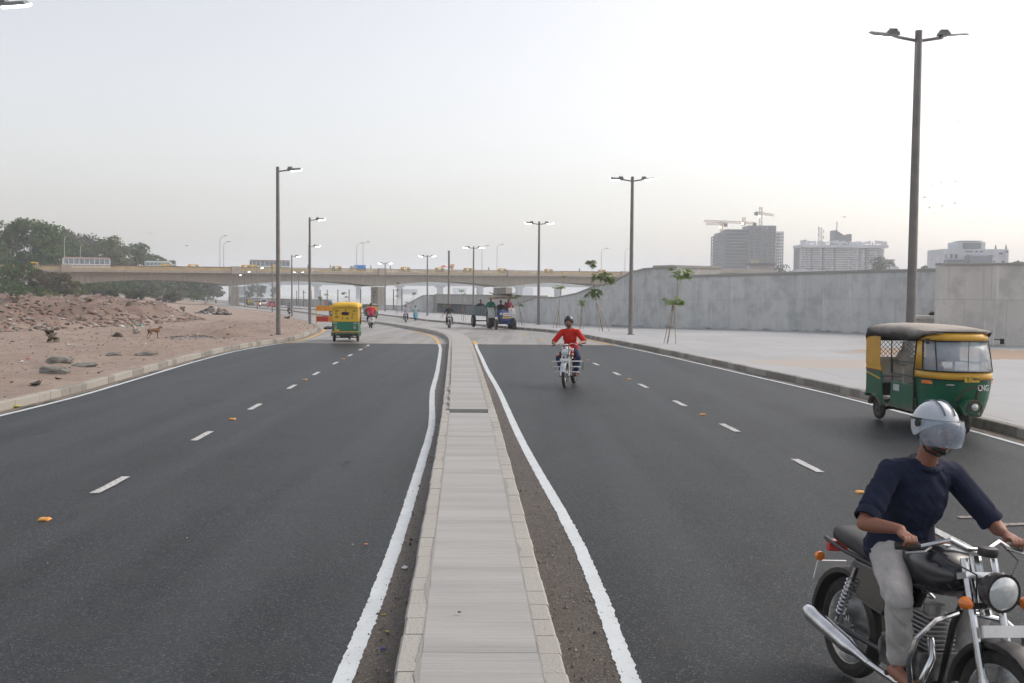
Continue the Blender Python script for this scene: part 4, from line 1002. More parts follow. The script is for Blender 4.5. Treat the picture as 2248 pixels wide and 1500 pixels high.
# ------------------------------------------------------------------ staked saplings
M_STEM = pm('sapling_stem', (.30, .22, .14), (.22, .17, .11), 20, .8); M_STAKE = pm('bamboo_stake', (.42, .31, .2), (.33, .24, .15), 8, .8)
M_SL = leaf_mat('sapling_leaf', (.22, .33, .06), (.26, .38, .08), (.32, .44, .12))
M_SL2 = leaf_mat('sapling_leaf_dark', (.10, .17, .04), (.13, .20, .05), (.17, .24, .07))
def sapling(label, px, py, hpx, clumps, seed, dark=False, stakes=((-.15, .5), (.14, .5)), dz=KH):
    """clumps: (dx px, top px above the base, spread px)"""
    b0 = G(px, py, dz); s = b0.y / FPX; rg = np.random.default_rng(seed)
    root = thing('sapling', label, 'sapling', b0, group='young staked trees on the footpath')
    h = hpx * s; c0 = clumps[0]
    st = MB(); tops = []
    main = Vector((c0[0] * s, 0, c0[1] * s * .96)); st.tube([(0, 0, 0), main * .5 + Vector((.03, .02, 0)), main], [.028, .02, .011], 6)
    lf = MB(); lm = M_SL2 if dark else M_SL
    for (dx, up, sp) in clumps:
        c = Vector((dx * s, rg.normal() * .05, up * s)); R_ = sp * s * .56
        st.tube([main * .8, (main * .8).lerp(c, .6) + Vector((0, 0, .03)), c], [.012, .009, .006], 5)
        c0_ = c
        for k_ in range(34):       # feathery compound leaves spread through a flat loose crown
            a = rg.uniform(0, 2 * math.pi); u0 = rg.random() ** .5 * .72; c = c0_ + Vector((math.cos(a) * R_ * u0, math.sin(a) * R_ * u0 * .8, rg.uniform(-.28, .30) * R_)); a += rg.normal() * .5
            tip = c + Vector((math.cos(a) * R_ * rg.uniform(.25, .5), math.sin(a) * R_ * .4, rg.uniform(-.25 if not dark else -.5, .12) * R_)); mid = c.lerp(tip, .5) + Vector((0, 0, R_ * .08))
            if k_ % 3 == 0: st.tube([c0_ - Vector((0, 0, R_ * .3)), c], [.006, .003], 4)
            ax = (tip - c); sd = Vector((-ax.y, ax.x, 0)).normalized() if abs(ax.x) + abs(ax.y) > 1e-4 else Vector((1, 0, 0))
            for q in range(9):
                f = (q + 1) / 9; p = c * (1 - f) ** 2 + mid * 2 * f * (1 - f) + tip * f * f
                for sg in (-1, 1):
                    L_ = R_ * .24 * (1 - .5 * f) * rg.uniform(.8, 1.2); w_ = L_ * .34; t_ = (sd * sg + Vector((0, 0, rg.uniform(-.5, .1)))).normalized() * L_; u = ax.normalized() * w_
                    lf.quad(p, p + t_ * .5 + u, p + t_, p + t_ * .5 - u)
    st.build('stem', M_STEM, root); lf.build('foliage', lm, root, recalc=False)
    for (dx, f) in stakes:
        MB().tube([(dx * 1.6, -.05, -.05), (main * f) + Vector((dx * .2, 0, .05))], .016, 5).build('stake', M_STAKE, root)
    return root
sapling('staked sapling nearest the kerb, right of the red shirted rider', 1465, 754, 150, [(12, 92, 46), (24, 90, 30), (32, 152, 60)], 1, stakes=((-.1, .93), (.22, .9)))
sapling('tall sapling with drooping dark leaves and two stakes', 1323, 728, 160, [(-20, 86, 42), (-2, 122, 46), (10, 116, 34), (-28, 152, 26), (-24, 143, 18)], 2, True, stakes=((-.12, .72), (.25, .72)))
sapling('thin sapling left of the drooping one', 1274, 723, 75, [(4, 60, 20), (1, 54, 16)], 3, stakes=((-.05, .9), (.12, .5)))
sapling('leaning sapling above the helmet of the red shirted rider', 1222, 720, 90, [(8, 89, 24), (16, 112, 14)], 4)
sapling('sapling with a dark tuft right of the tractor', 1146, 716, 70, [(-11, 66, 16), (-2, 46, 14)], 5, True)
sapling('thin sapling between the bare pole and the tractor', 1018, 706, 70, [(-5, 67, 14), (2, 60, 9)], 6)
sapling('leaning stick like sapling beside the bare pole', 970, 700, 40, [(6, 30, 8)], 7)
sapling('spindly sapling behind the oncoming riders', 870, 692, 70, [(3, 70, 8), (2, 55, 8), (1, 42, 7)], 8, True)
sapling('small dark sapling by the river parapet', 823, 690, 50, [(0, 49, 9), (-3, 40, 8)], 9, True)
sapling('small sapling against the bright river', 899, 686, 45, [(10, 42, 12), (-6, 22, 8)], 10, True)
for i, (px, py, c) in enumerate(((757, 684, [(-2, 40, 12), (3, 32, 8)]), (716, 681, [(0, 34, 10)]), (702, 676, [(0, 23, 12), (3, 18, 9)]), (668, 672, [(0, 30, 7)]))):
    sapling(['sapling behind the roof of the yellow topped rickshaw', 'sapling beside the red clothed pedestrian', 'low bushy sapling by the river parapet', 'farthest sapling by the river parapet'][i], px, py, 40, c, 20 + i, True)

# ------------------------------------------------------------------ rubble
rg = np.random.default_rng(4)
ICO = [(-.526, 0, .851), (.526, 0, .851), (-.526, 0, -.851), (.526, 0, -.851), (0, .851, .526), (0, .851, -.526), (0, -.851, .526), (0, -.851, -.526), (.851, .526, 0), (-.851, .526, 0), (.851, -.526, 0), (-.851, -.526, 0)]
ICF = [(0, 1, 4), (0, 4, 9), (9, 4, 5), (4, 8, 5), (4, 1, 8), (8, 1, 10), (8, 10, 3), (5, 8, 3), (5, 3, 2), (2, 3, 7), (7, 3, 10), (7, 10, 6), (7, 6, 11), (11, 6, 0), (0, 6, 1), (6, 10, 1), (9, 11, 0), (9, 2, 11), (9, 5, 2), (7, 11, 2)]
def rock(mb, x, y, z, s, mi, flat=.6):
    sx, sy, sz = s * rg.uniform(.6, 1.3), s * rg.uniform(.6, 1.3), s * flat * rg.uniform(.6, 1.2); a = rg.uniform(0, 6.28); ca, sa = math.cos(a), math.sin(a)
    vs_ = []
    for v in ICO:
        j = rg.uniform(.75, 1.2); X_, Y_, Z_ = v[0] * sx * j, v[1] * sy * j, v[2] * sz * j; vs_.append((x + X_ * ca - Y_ * sa, y + X_ * sa + Y_ * ca, z + Z_ + sz * .3))
    mb.add(vs_, ICF, mi)
RM = [pm('rubble_brick', (.27, .19, .155), (.22, .16, .13), 3, .95), pm('rubble_earth', (.24, .19, .16), (.2, .16, .13), 3, .95), pm('rubble_grey', (.30, .285, .265), (.22, .21, .2), 3, .95), pm('rubble_pale', (.55, .54, .52), (.4, .39, .38), 3, .9), pm('rubble_dark', (.10, .085, .07), (.07, .06, .05), 3, .95)]
mb = MB()
for i in range(9000):
    y = 38 + (rg.random() ** 1.5) * 110; yo = y; o_ = float(np.interp(y, [38, 47, 60, 67, 90, 140], [15, 11.5, 11, 9.5, 12, 20])) + abs(rg.normal()) * 18 * y / 60 - .5
    y *= K; x = float(XL(y)) - o_
    if x < -y * .6: continue
    rock(mb, x, y, ground_z(x, y), rg.uniform(.04, .15) * (1 + (rg.random() > .97) * 1.0) * (1 + y / 150), rg.choice(5, p=[.38, .37, .13, .03, .09]))
for i in range(2600):
    y = 17 + rg.random() ** 1.2 * 76; o_ = .5 + rg.random() * 12; x = float(XL(y)) - o_
    rock(mb, x, y, ground_z(x, y), rg.uniform(.01, .045) * (1 + 1.5 * (rg.random() > .95)), rg.choice(5, p=[.35, .35, .14, .06, .1]))
tag(mb.build('rubble', RM), 'scattered brick rubble and stones on the bare land', None, None, 'stuff')
def pile(label, px, py, w_, h, n, mi, seed, dz=0):
    global rg
    rg = np.random.default_rng(seed); p = G(px, py, .15); x0, y0 = p.x, p.y; z0 = ground_z(x0, y0)
    mb = MB()
    ring = []
    for k_ in range(5):
        f = k_ / 4; rr = w_ / 2 * (1 - f ** 1.5) + .02
        ring.append([Vector((math.cos(a) * rr * rg.uniform(.85, 1.15), math.sin(a) * rr * .7 * rg.uniform(.85, 1.15), -.1 + h * .62 * f ** .9 + rg.uniform(-.06, .06) * h)) for a in np.linspace(0, 2 * math.pi, 14, endpoint=False)])
    mb.loft(ring, mi=mi[0])
    for i in range(n):
        a = rg.uniform(0, 6.28); f = rg.random() ** .7; rock(mb, math.cos(a) * f * w_ / 2, math.sin(a) * f * w_ * .35, h * .6 * (1 - f), rg.uniform(.07, .26) * h, int(rg.choice(mi)))
    o = mb.build('debris_pile', RM, loc=(x0, y0, z0)); return tag(o, label, 'debris pile')
pile('dark pile of broken rubble beyond the rough ground near the road', 468, 692, 4.4, 1.4, 260, [4, 4, 4, 2, 2, 3, 1], 3)
pile('pale grey heap of sand at the foot of the shrubs', 146, 666, 6.5, 1.3, 10, [2], 4)
pile('low flat heap of broken stones right of the brown dog', 425, 742, 3.2, .3, 90, [2, 0, 1], 5)
pile('small brown tuft of debris left of the brown dog', 258, 738, .7, .3, 25, [4, 1], 6)
# broken concrete slabs by the left kerb
def slabs(label, px, py, dims, mi, seed, rot=(.1, .05, .3), lift=0):
    r2_ = random.Random(seed); p = G(px, py, .15); z = ground_z(p.x, p.y)
    n = 14; top = []
    for i in range(n):
        a = 2 * math.pi * i / n; k_ = r2_.uniform(.85, 1.1); top.append((math.copysign(abs(math.cos(a)) ** .6, math.cos(a)) * dims[0] / 2 * k_, math.copysign(abs(math.sin(a)) ** .6, math.sin(a)) * dims[1] / 2 * k_))
    mb = MB(); mb.slab(top, 0, dims[2]); o = mb.build('concrete_chunk', RM[mi], loc=(p.x, p.y, z + lift), rot=rot, bevel=.03); return tag(o, label, 'rubble slab')
def boulder(label, px, py, dims, mi, seed, lift=0, rz=0):
    r2_ = np.random.default_rng(seed); p = G(px, py, .15); z = ground_z(p.x, p.y); rings = []
    for zf, k_ in ((-.3, .85), (.15, 1.0), (.6, .97), (.9, .82), (1.0, .6)):
        rings.append([Vector((math.copysign(abs(math.cos(a)) ** .7, math.cos(a)) * dims[0] / 2 * k_ * r2_.uniform(.70, 1.15), math.copysign(abs(math.sin(a)) ** .7, math.sin(a)) * dims[1] / 2 * k_ * r2_.uniform(.70, 1.15), dims[2] * zf + r2_.uniform(-.03, .03))) for a in np.linspace(0, 2 * math.pi, 12, endpoint=False)])
    o = MB().loft(rings).build('concrete_chunk', concrete('chunk_concrete', (.30, .29, .26), (.20, .195, .175), stain=(.10, .095, .085), scale=3, stainlo=.5) if 'chunkm' not in MATS else MATS['chunkm'], loc=(p.x, p.y, z + lift), rot=(r2_.uniform(-.08, .08), r2_.uniform(-.08, .08), rz)); MATS['chunkm'] = o.data.materials[0]; return tag(o, label, 'rubble slab')
boulder('upper broken grey slab by the left kerb', 133, 807, (.75, .45, .14), 2, 1, .14, .1)
boulder('lower broken slab stuck in the sand by the left kerb', 122, 819, (.8, .4, .16), 2, 2, 0, -.1)
boulder('flat pale slab right of the broken pair', 186, 803, (.75, .35, .09), 2, 3, 0, .2)
boulder('small broken chunk beside the dark pebbles on the sand', 250, 782, (.5, .3, .10), 2, 5, 0, .6)
boulder('long low lump of concrete lying along the kerb', 318, 781, (.8, .3, .07), 2, 4, 0, .35)
tag(MB().add(*(lambda p: ([(math.cos(a) * 1.1 * k + 0, math.sin(a) * 1.0 * k, zz) for k, zz in ((1, 0), (.6, .04)) for a in np.linspace(0, 6.28, 12, endpoint=False)], [(i, (i + 1) % 12, 12 + (i + 1) % 12, 12 + i) for i in range(12)] + [tuple(range(12, 24))]))(0)).build('gravel_patch', pm('grey_gravel', (.3, .31, .3), (.24, .25, .25), 20, .9, bmp=.01), loc=(G(560, 718, .15).x, G(560, 718, .15).y, ground_z(G(560, 718, .15).x, G(560, 718, .15).y) + .02)), 'flat grey patch of spilled gravel beyond the first tall lamp', 'gravel patch')

for i, (lab, px, py, w__, h__) in enumerate((('small dry weed on the sand left of the brown dog', 113, 752, .7, .5), ('tuft of weed on the sand near the second lamp', 630, 702, .8, .4), ('grey green weed at the edge of the dark rubble pile', 400, 688, 1.6, .8), ('dry weed among the rubble at the left', 40, 700, 1.4, .7))):
    p = G(px, py, .15); tree(lab, p.x, p.y, w__, h__, 2 if i else 3, 700 + i, z=ground_z(p.x, p.y), low=.02, name='weed', cat='weed', group=None, trunk=True, dens=.5, leafs=.05, airy=1)
# ------------------------------------------------------------------ people (one continuous body each)
def mat_flat(name, c, rough=.8, **k): return pm(name, c, tuple(x * .82 for x in c), 6, rough, **k)
SKIN = mat_flat('skin_brown', (.30, .155, .095), .55); SKIND = mat_flat('skin_dark', (.16, .08, .05), .55)
HAIR = mat_flat('hair_black', (.015, .013, .012), .5)
def capsule_mesh(p, q, r1, r2, n=14):
    p, q = Vector(p), Vector(q); d = q - p; L_ = max(d.length, 1e-5); dn = d.normalized(); pts = []; rs = []
    for a in (80, 55, 30, 0): pts.append(p - dn * r1 * math.sin(R(a))); rs.append(r1 * math.cos(R(a)))
    for a in (0, 30, 55, 80): pts.append(q + dn * r2 * math.sin(R(a))); rs.append(r2 * math.cos(R(a)))
    return pts, rs
def body_mesh(name, prims, mats, parent, voxel, smooth_it=4, fold=0.0, seed=1):
    """prims: ('c', p, q, r1, r2, mat) or ('e', centre, radii, rot, mat) -> one closed surface"""
    mb = MB()
    for pr in prims:
        if pr[0] == 'c':
            pts, rs = capsule_mesh(*pr[1:5]); mb.tube(pts, rs, 12)
        else: mb.ball(pr[1], pr[2], 16, rot=pr[3])
    o = mb.build('body_tmp', [], None); rm = o.modifiers.new('r', 'REMESH'); rm.mode = 'VOXEL'; rm.voxel_size = voxel; rm.adaptivity = 0
    sm = o.modifiers.new('s', 'SMOOTH'); sm.iterations = smooth_it; sm.factor = .5
    dg = bpy.context.evaluated_depsgraph_get(); dg.update()
    me = bpy.data.meshes.new_from_object(o.evaluated_get(dg)); bpy.data.objects.remove(o)
    nv = len(me.vertices); co = np.empty(nv * 3, np.float32); me.vertices.foreach_get('co', co); co = co.reshape(-1, 3).astype(float)
    best = np.full(nv, 1e9); mi = np.zeros(nv, int)
    for pr in prims:
        if pr[0] == 'c':
            p, q = np.array(pr[1], float), np.array(pr[2], float); d = q - p; t = np.clip(((co - p) @ d) / max(d @ d, 1e-9), 0, 1)
            dist = np.linalg.norm(co - (p + t[:, None] * d), axis=1) - (pr[3] + (pr[4] - pr[3]) * t); m_ = pr[5]
        else:
            M = np.array(Euler(pr[3]).to_matrix()) if pr[3] is not None else np.eye(3); l = (co - np.array(pr[1], float)) @ M; r_ = np.array(pr[2], float)
            k_ = np.linalg.norm(l / r_, axis=1); dist = (k_ - 1) * min(r_); m_ = pr[4]
        u = dist < best; best[u] = dist[u]; mi[u] = m_
    if fold:
        no = np.empty(nv * 3, np.float32); me.vertices.foreach_get('normal', no); no = no.reshape(-1, 3)
        f = (fbm(co[:, 0] * 16 + co[:, 2] * 9 + seed, co[:, 1] * 16 + co[:, 2] * 14, 3) - .5) * 2 * fold * ((mi == 1) | (mi == 2))
        co = co + no * f[:, None]; me.vertices.foreach_set('co', co.astype(np.float32).reshape(-1))
    for m_ in mats: me.materials.append(m_)
    for p in me.polygons: p.material_index = int(mi[p.vertices[0]]); p.use_smooth = True
    me.update(); ob = bpy.data.objects.new(name, me); COL.objects.link(ob); ob.parent = parent
    return ob
def hand_prims(w, g, side, grip_r=.018, mat=0, s=1.0):
    """closed hand on a grip lying along Y; w wrist, g centre of the grip"""
    w, g = Vector(w), Vector(g); out = []; pc = g + Vector((-.03, 0, .022))
    out.append(('c', tuple(w), tuple(pc + Vector((-.02, 0, 0))), .026 * s, .024 * s, mat))
    out.append(('e', tuple(pc), (.042 * s, .042 * s, .017 * s), (0, R(25), 0), mat))
    rr = grip_r + .008
    for i, (dy, ln) in enumerate(((-.033, .9), (-.011, 1), (.011, 1), (.033, .85))):
        pts = []
        for a in (115, 60, 5, -55 * ln - 5): pts.append((g.x + rr * math.cos(R(a)), g.y + dy * s, g.z + rr * math.sin(R(a))))
        rad = (.0098, .009, .0082, .0075)
        for k_ in range(3): out.append(('c', pts[k_], pts[k_ + 1], rad[k_] * s, rad[k_ + 1] * s, mat))
    ty = -side * .05 * s
    tp_ = [(g.x - .04, g.y + ty * .7, g.z + .005), (g.x - .028, g.y + ty, g.z - .014), (g.x - .002, g.y + ty * .95, g.z - .028), (g.x + .02, g.y + ty * .8, g.z - .022)]
    for k_ in range(3): out.append(('c', tp_[k_], tp_[k_ + 1], (.012, .0105, .009)[k_] * s, (.0105, .009, .008)[k_] * s, mat))
    return out
def head_prims(c, fwd=(1, 0, 0), mat=0, beard=False):
    """c: centre of the skull; face looks along fwd (horizontal)"""
    f = Vector(fwd).normalized(); yaw = math.atan2(f.y, f.x); M = Matrix.Rotation(yaw, 3, 'Z'); c = Vector(c)
    P_ = lambda x, y, z: tuple(c + M @ Vector((x, y, z))); ro = (0, 0, yaw)
    out = [('e', P_(-.008, 0, .02), (.098, .076, .098), ro, mat), ('e', P_(.03, 0, -.055), (.062, .056, .068), ro, mat), ('e', P_(.045, 0, -.09), (.038, .036, .030), ro, mat),
           ('c', P_(.088, 0, .005), P_(.103, 0, -.035), .011, .0155, mat), ('c', P_(.088, -.008, -.068), P_(.088, .008, -.068), .011, .011, mat), ('c', P_(.086, -.006, -.08), P_(.086, .006, -.08), .011, .011, mat),
           ('c', P_(.080, -.045, .022), P_(.086, .045, .022), .012, .012, mat)]
    for s_ in (-1, 1):
        out += [('e', P_(-.005, s_ * .078, -.02), (.022, .010, .032), ro, mat), ('e', P_(.066, s_ * .038, -.03), (.022, .022, .022), ro, mat)]
    return out
def face_parts(root, c, fwd, beard=True):
    f = Vector(fwd).normalized(); yaw = math.atan2(f.y, f.x); M = Matrix.Rotation(yaw, 3, 'Z'); c = Vector(c); P_ = lambda x, y, z: tuple(c + M @ Vector((x, y, z)))
    for s_ in (-1, 1):
        MB().ball(P_(.079, s_ * .032, .0), (.013, .014, .011), 10, rot=(0, 0, yaw)).build('eye', pm('eye_white', (.7, .68, .65), rough=.2), root, smooth=True)
        MB().ball(P_(.089, s_ * .032, .0), (.005, .006, .006), 8).build('iris', HAIR, root)
        MB().tube([P_(.090, s_ * .015, .019), P_(.091, s_ * .035, .024), P_(.078, s_ * .055, .018)], [.0045, .005, .003], 6).build('eyebrow', HAIR, root)
    if beard:
        mb = MB(); mb.tube([P_(.094, -.03, -.062), P_(.103, 0, -.054), P_(.094, .03, -.062)], [.004, .008, .004], 6)
        mb.tube([P_(.03, -.062, -.05), P_(.058, -.045, -.088), P_(.082, 0, -.105), P_(.058, .045, -.088), P_(.03, .062, -.05)], [.008, .014, .017, .014, .008], 8); mb.build('beard', HAIR, root, smooth=True)
def hair_part(root, c, fwd):
    f = Vector(fwd).normalized(); yaw = math.atan2(f.y, f.x); M = Matrix.Rotation(yaw, 3, 'Z'); c = Vector(c)
    o = dome(c + M @ Vector((-.014, 0, .022)), (.106, .086, .108), yaw, lambda a: 62 + 52 * (1 - math.cos(a)) / 2 * 1.15, .94, 'hair', HAIR, root); return o
def dome(c, r, yaw, lim, inner, name, mat, parent, n=28, k=8):
    """helmet or hair shell: polar limit (degrees from the crown) as a function of the angle from the face"""
    rings = []; M = Matrix.Rotation(yaw, 3, 'Z'); c = Vector(c)
    def ring(f, sc_):
        out = []
        for j in range(n):
            a = 2 * math.pi * j / n; th = R(lim(a)) * f
            out.append(c + M @ Vector((r[0] * sc_ * math.sin(th) * math.cos(a), r[1] * sc_ * math.sin(th) * math.sin(a), r[2] * sc_ * math.cos(th))))
        return out
    for i in range(1, k + 1): rings.append(ring(i / k, 1))
    for i in range(k, 0, -1): rings.append(ring(i / k, inner))
    return MB().loft(rings).build(name, mat, parent, smooth=True, auto=60)
def rider(name_label, loc, rz, group=None, shirt=(.4, .03, .03), trousers=(.04, .06, .12), skin=SKIN, shoe=(.03, .03, .03), long_sleeve=False, helmet=None, visor=False, voxel=.022, lean=0.0, hands=((.30, -.34, 1.02), (.30, .34, 1.02)), pelvis=(-.24, 0, .86), face=False, knee=(.20, .20, .70), ankle=(.08, .17, .33), head_turn=0, fold=0, scarf=None, build=1.0, tag_cat='person', tilt=0, bare_foot=False, collar=False, shirt_name=None, detail=False, mask=None, grip_r=.018):
    root = thing('person', name_label, 'person', loc, rz, group); root.rotation_euler.x = tilt
    key = lambda n, c: pm('%s_%d_%d_%d' % (n, c[0] * 999, c[1] * 999, c[2] * 999), c, tuple(x * .8 for x in c), 9, .85, spec=.2)
    MS = key('cloth', shirt); MT = key('trouser', trousers); MSH = skin if bare_foot else key('shoe', shoe)
    px_, py_, pz_ = pelvis; b = build
    ch = Vector((px_ + .08 + lean, 0, pz_ + .36)); nk = Vector((px_ + .14 + lean * 1.3, 0, pz_ + .55)); hd = nk + Vector((.045, 0, .155))
    fw = (math.cos(head_turn), math.sin(head_turn), 0)
    P = []
    P += [('e', (px_, 0, pz_ + .01), (.135 * b, .175 * b, .12), (0, 0, 0), 2), ('e', (px_ + .02, 0, pz_ + .13), (.125 * b, .168 * b, .16), (0, R(10), 0), 1),
          ('e', tuple(ch - Vector((.0, 0, .05))), (.118 * b, .162 * b, .19), (0, R(14), 0), 1), ('e', tuple(ch + Vector((.01, 0, .06))), (.10 * b, .178 * b, .12), (0, R(14), 0), 1),
          ('c', (px_ + .0, -.09, pz_ + .02), (px_ + .0, .09, pz_ + .02), .11 * b, .11 * b, 1),
          ('c', tuple(nk - Vector((.02, 0, .04))), tuple(hd - Vector((.02, 0, .06))), .056, .052, 0)]
    P += head_prims(hd, fw)
    for s in (-1, 1):
        sh = ch + Vector((.02, s * .175 * b, .10)); hnd = Vector(hands[0 if s < 0 else 1])
        wr = hnd + Vector((-.085, -s * .012, .04)); mid = (sh + wr) / 2; d = wr - sh; bend = math.sqrt(max(0.0004, .29 ** 2 - (min(d.length, .56) / 2) ** 2))
        el = mid + Vector((-.1, s * .75, -.65)).normalized() * bend
        P += [('c', tuple(nk - Vector((.03, 0, .06))), tuple(sh), .06, .062 * b, 1)]
        if long_sleeve: P += [('c', tuple(sh), tuple(el), .063 * b, .052 * b, 1), ('c', tuple(el), tuple(el.lerp(wr, .93)), .050 * b, .036, 1)]
        else:
            cuff = sh.lerp(el, .72); P += [('c', tuple(sh), tuple(cuff), .064 * b, .060 * b, 1), ('c', tuple(sh), tuple(el), .05, .040, 0), ('c', tuple(el), tuple(el.lerp(wr, .35)), .041, .042, 0)]
        P += [('c', tuple(el.lerp(wr, .3)), tuple(wr), .042 if not long_sleeve else .034, .026, 0)]
        P += hand_prims(wr, hnd, s, grip_r)
        hip = Vector((px_ + .02, s * .09, pz_ - .0)); kn = Vector((knee[0], s * knee[1], knee[2])); an = Vector((ankle[0], s * ankle[1], ankle[2]))
        P += [('c', tuple(hip), tuple(kn), .098 * b, .074, 2), ('c', tuple(kn), tuple(kn.lerp(an, .4)), .070, .070, 2), ('c', tuple(kn.lerp(an, .4)), tuple(an + Vector((0, 0, .05))), .070, .064, 2),
              ('c', tuple(an + Vector((0, 0, .04))), tuple(an), .036, .036, 0 if bare_foot else 3),
              ('c', tuple(an + Vector((-.035, 0, -.05))), tuple(an + Vector((.06, s * .01, -.05))), .036, .036, 3), ('c', tuple(an + Vector((.05, s * .01, -.05))), tuple(an + Vector((.15, s * .025, -.062))), .036, .026, 3)]
    body_mesh('body', P, [skin, MS, MT, MSH], root, voxel, fold=fold)
    if face: face_parts(root, hd, fw)
    if detail:
        for s in (-1, 1):      # sleeve hems and neckline
            sh = ch + Vector((.02, s * .175 * b, .10)); hnd = Vector(hands[0 if s < 0 else 1]); wr = hnd + Vector((-.085, -s * .012, .04)); mid = (sh + wr) / 2; d = wr - sh; bend = math.sqrt(max(0.0004, .29 ** 2 - (min(d.length, .56) / 2) ** 2))
            el = mid + Vector((-.1, s * .75, -.65)).normalized() * bend; c = sh.lerp(el, .88); ax = (el - sh).normalized(); u = ax.orthogonal().normalized(); v = ax.cross(u)
            rg_ = [[c + ax * t + (u * math.cos(a) + v * math.sin(a)) * r for a in np.linspace(0, 2 * math.pi, 20, endpoint=False)] for t, r in ((-.045, .058), (-.03, .066), (0, .069), (.012, .067), (.012, .055))]
            MB().loft(rg_, cap=False).build('sleeve_hem', MS, root, smooth=True)
        MB().tube([nk + Vector((-.022 + .068 * math.cos(a), .070 * math.sin(a), -.034 - .028 * math.cos(a))) for a in np.linspace(0, 2 * math.pi, 20)], .019, 8).build('neckline', MS, root, smooth=True)
        MB().loft([[Vector((px_ + .01 + (.135 * k_) * math.cos(a), .178 * k_ * b * math.sin(a), z + .012 * math.sin(3 * a))) for a in np.linspace(0, 2 * math.pi, 28, endpoint=False)] for z, k_ in ((pz_ + .16, .93), (pz_ + .06, 1.02), (pz_ - .02, 1.07), (pz_ - .025, 1.03), (pz_ + .05, .96))], cap=False).build('shirt_hem', MS, root, smooth=True)
    yaw = head_turn
    if helmet is not None:
        hm_ = pm('helmet_%d_%d' % (helmet[0] * 999, helmet[2] * 999), helmet, tuple(x * .9 for x in helmet), 5, .3, coat=.4)
        ho = dome(hd + Vector((-.012, 0, .03)), (.134, .116, .132), yaw, lambda a: 78 + (118 - 78) * min(1, (1 - math.cos(a)) / 1.1), .92, 'helmet', hm_, root)
        if detail:
            M = Matrix.Rotation(yaw, 3, 'Z'); cc = hd + Vector((-.012, 0, .03))
            for yy in (-.03, .03): MB().tube([cc + M @ Vector((.134 * math.sin(R(t_)) * math.copysign(1, 1), yy, .133 * math.cos(R(t_)))) for t_ in np.linspace(-70, 62, 16)], .004, 5).build('helmet_stripe', pm('stripe_slate', (.10, .14, .20)), ho)
            pts = [cc + M @ Vector((.137 * math.cos(a), .119 * math.sin(a), .03)) for a in np.linspace(-2.1, 2.1, 20)]
            MB().tube(pts, .006, 6).build('helmet_trim', pm('rubber_black', (.02, .02, .02), rough=.6), ho)
            MB().tube([hd + M @ Vector((0, -.105, -.03)), hd + M @ Vector((.03, -.07, -.105)), hd + M @ Vector((.04, 0, -.132)), hd + M @ Vector((.03, .07, -.105)), hd + M @ Vector((0, .105, -.03))], .007, 6).build('chin_strap', pm('rubber_black', (.02, .02, .02)), ho)
    else: hair_part(root, hd, fw)
    if visor:
        M = Matrix.Rotation(yaw, 3, 'Z'); cc = hd + Vector((-.005, 0, .03)); rings = []
        for q, (rx, ry, z_) in enumerate(((.150, .130, .035), (.162, .140, -.01), (.160, .138, -.06), (.148, .128, -.105))):
            rings.append([cc + M @ Vector((rx * math.cos(a), ry * math.sin(a), z_)) for a in np.linspace(-1.25, 1.25, 18)])
        o = MB().loft(rings, closed=False, cap=False).build('visor', pm('visor_blue', (.50, .62, .76), rough=.06, alpha=.30, spec=.8), root, smooth=True)
        so = o.modifiers.new('s', 'SOLIDIFY'); so.thickness = .003
        for s_ in (-1, 1): MB().lathe([(.0, 0), (.022, 0), (.018, .01), (0, .012)], tuple(cc + M @ Vector((.03, s_ * .125, .01)) - Vector((0, 0 if s_ > 0 else .012, 0))), 'Y', 12).build('visor_hinge', pm('rubber_black', (.02, .02, .02)), root)
    if collar:
        MB().tube([nk + Vector((-.075, 0, .015)), nk + Vector((-.03, -.075, -.0)), nk + Vector((.045, -.045, -.055)), nk + Vector((.062, -.01, -.10))], [.012, .014, .013, .006], 6).tube([nk + Vector((-.075, 0, .015)), nk + Vector((-.03, .075, -.0)), nk + Vector((.045, .045, -.055)), nk + Vector((.062, .01, -.10))], [.012, .014, .013, .006], 6).build('collar', MS, root, smooth=True)
    if mask is not None:
        M = Matrix.Rotation(yaw, 3, 'Z'); rings = []
        for z_, k_ in ((-.025, 1.0), (-.06, 1.05), (-.1, .98), (-.13, .75), (-.17, .75)):
            rings.append([hd + M @ Vector((.02 + (.098 * k_) * math.cos(a), .088 * k_ * math.sin(a), z_ + .012 * math.cos(a))) for a in np.linspace(0, 2 * math.pi, 20, endpoint=False)])
        MB().loft(rings, cap=False).build('face_scarf', pm('scarf', mask, tuple(x * .7 for x in mask), 12, .9), root, smooth=True)
    root['rig'] = 0; del root['rig']
    return root, dict(hd=hd, nk=nk, ch=ch)
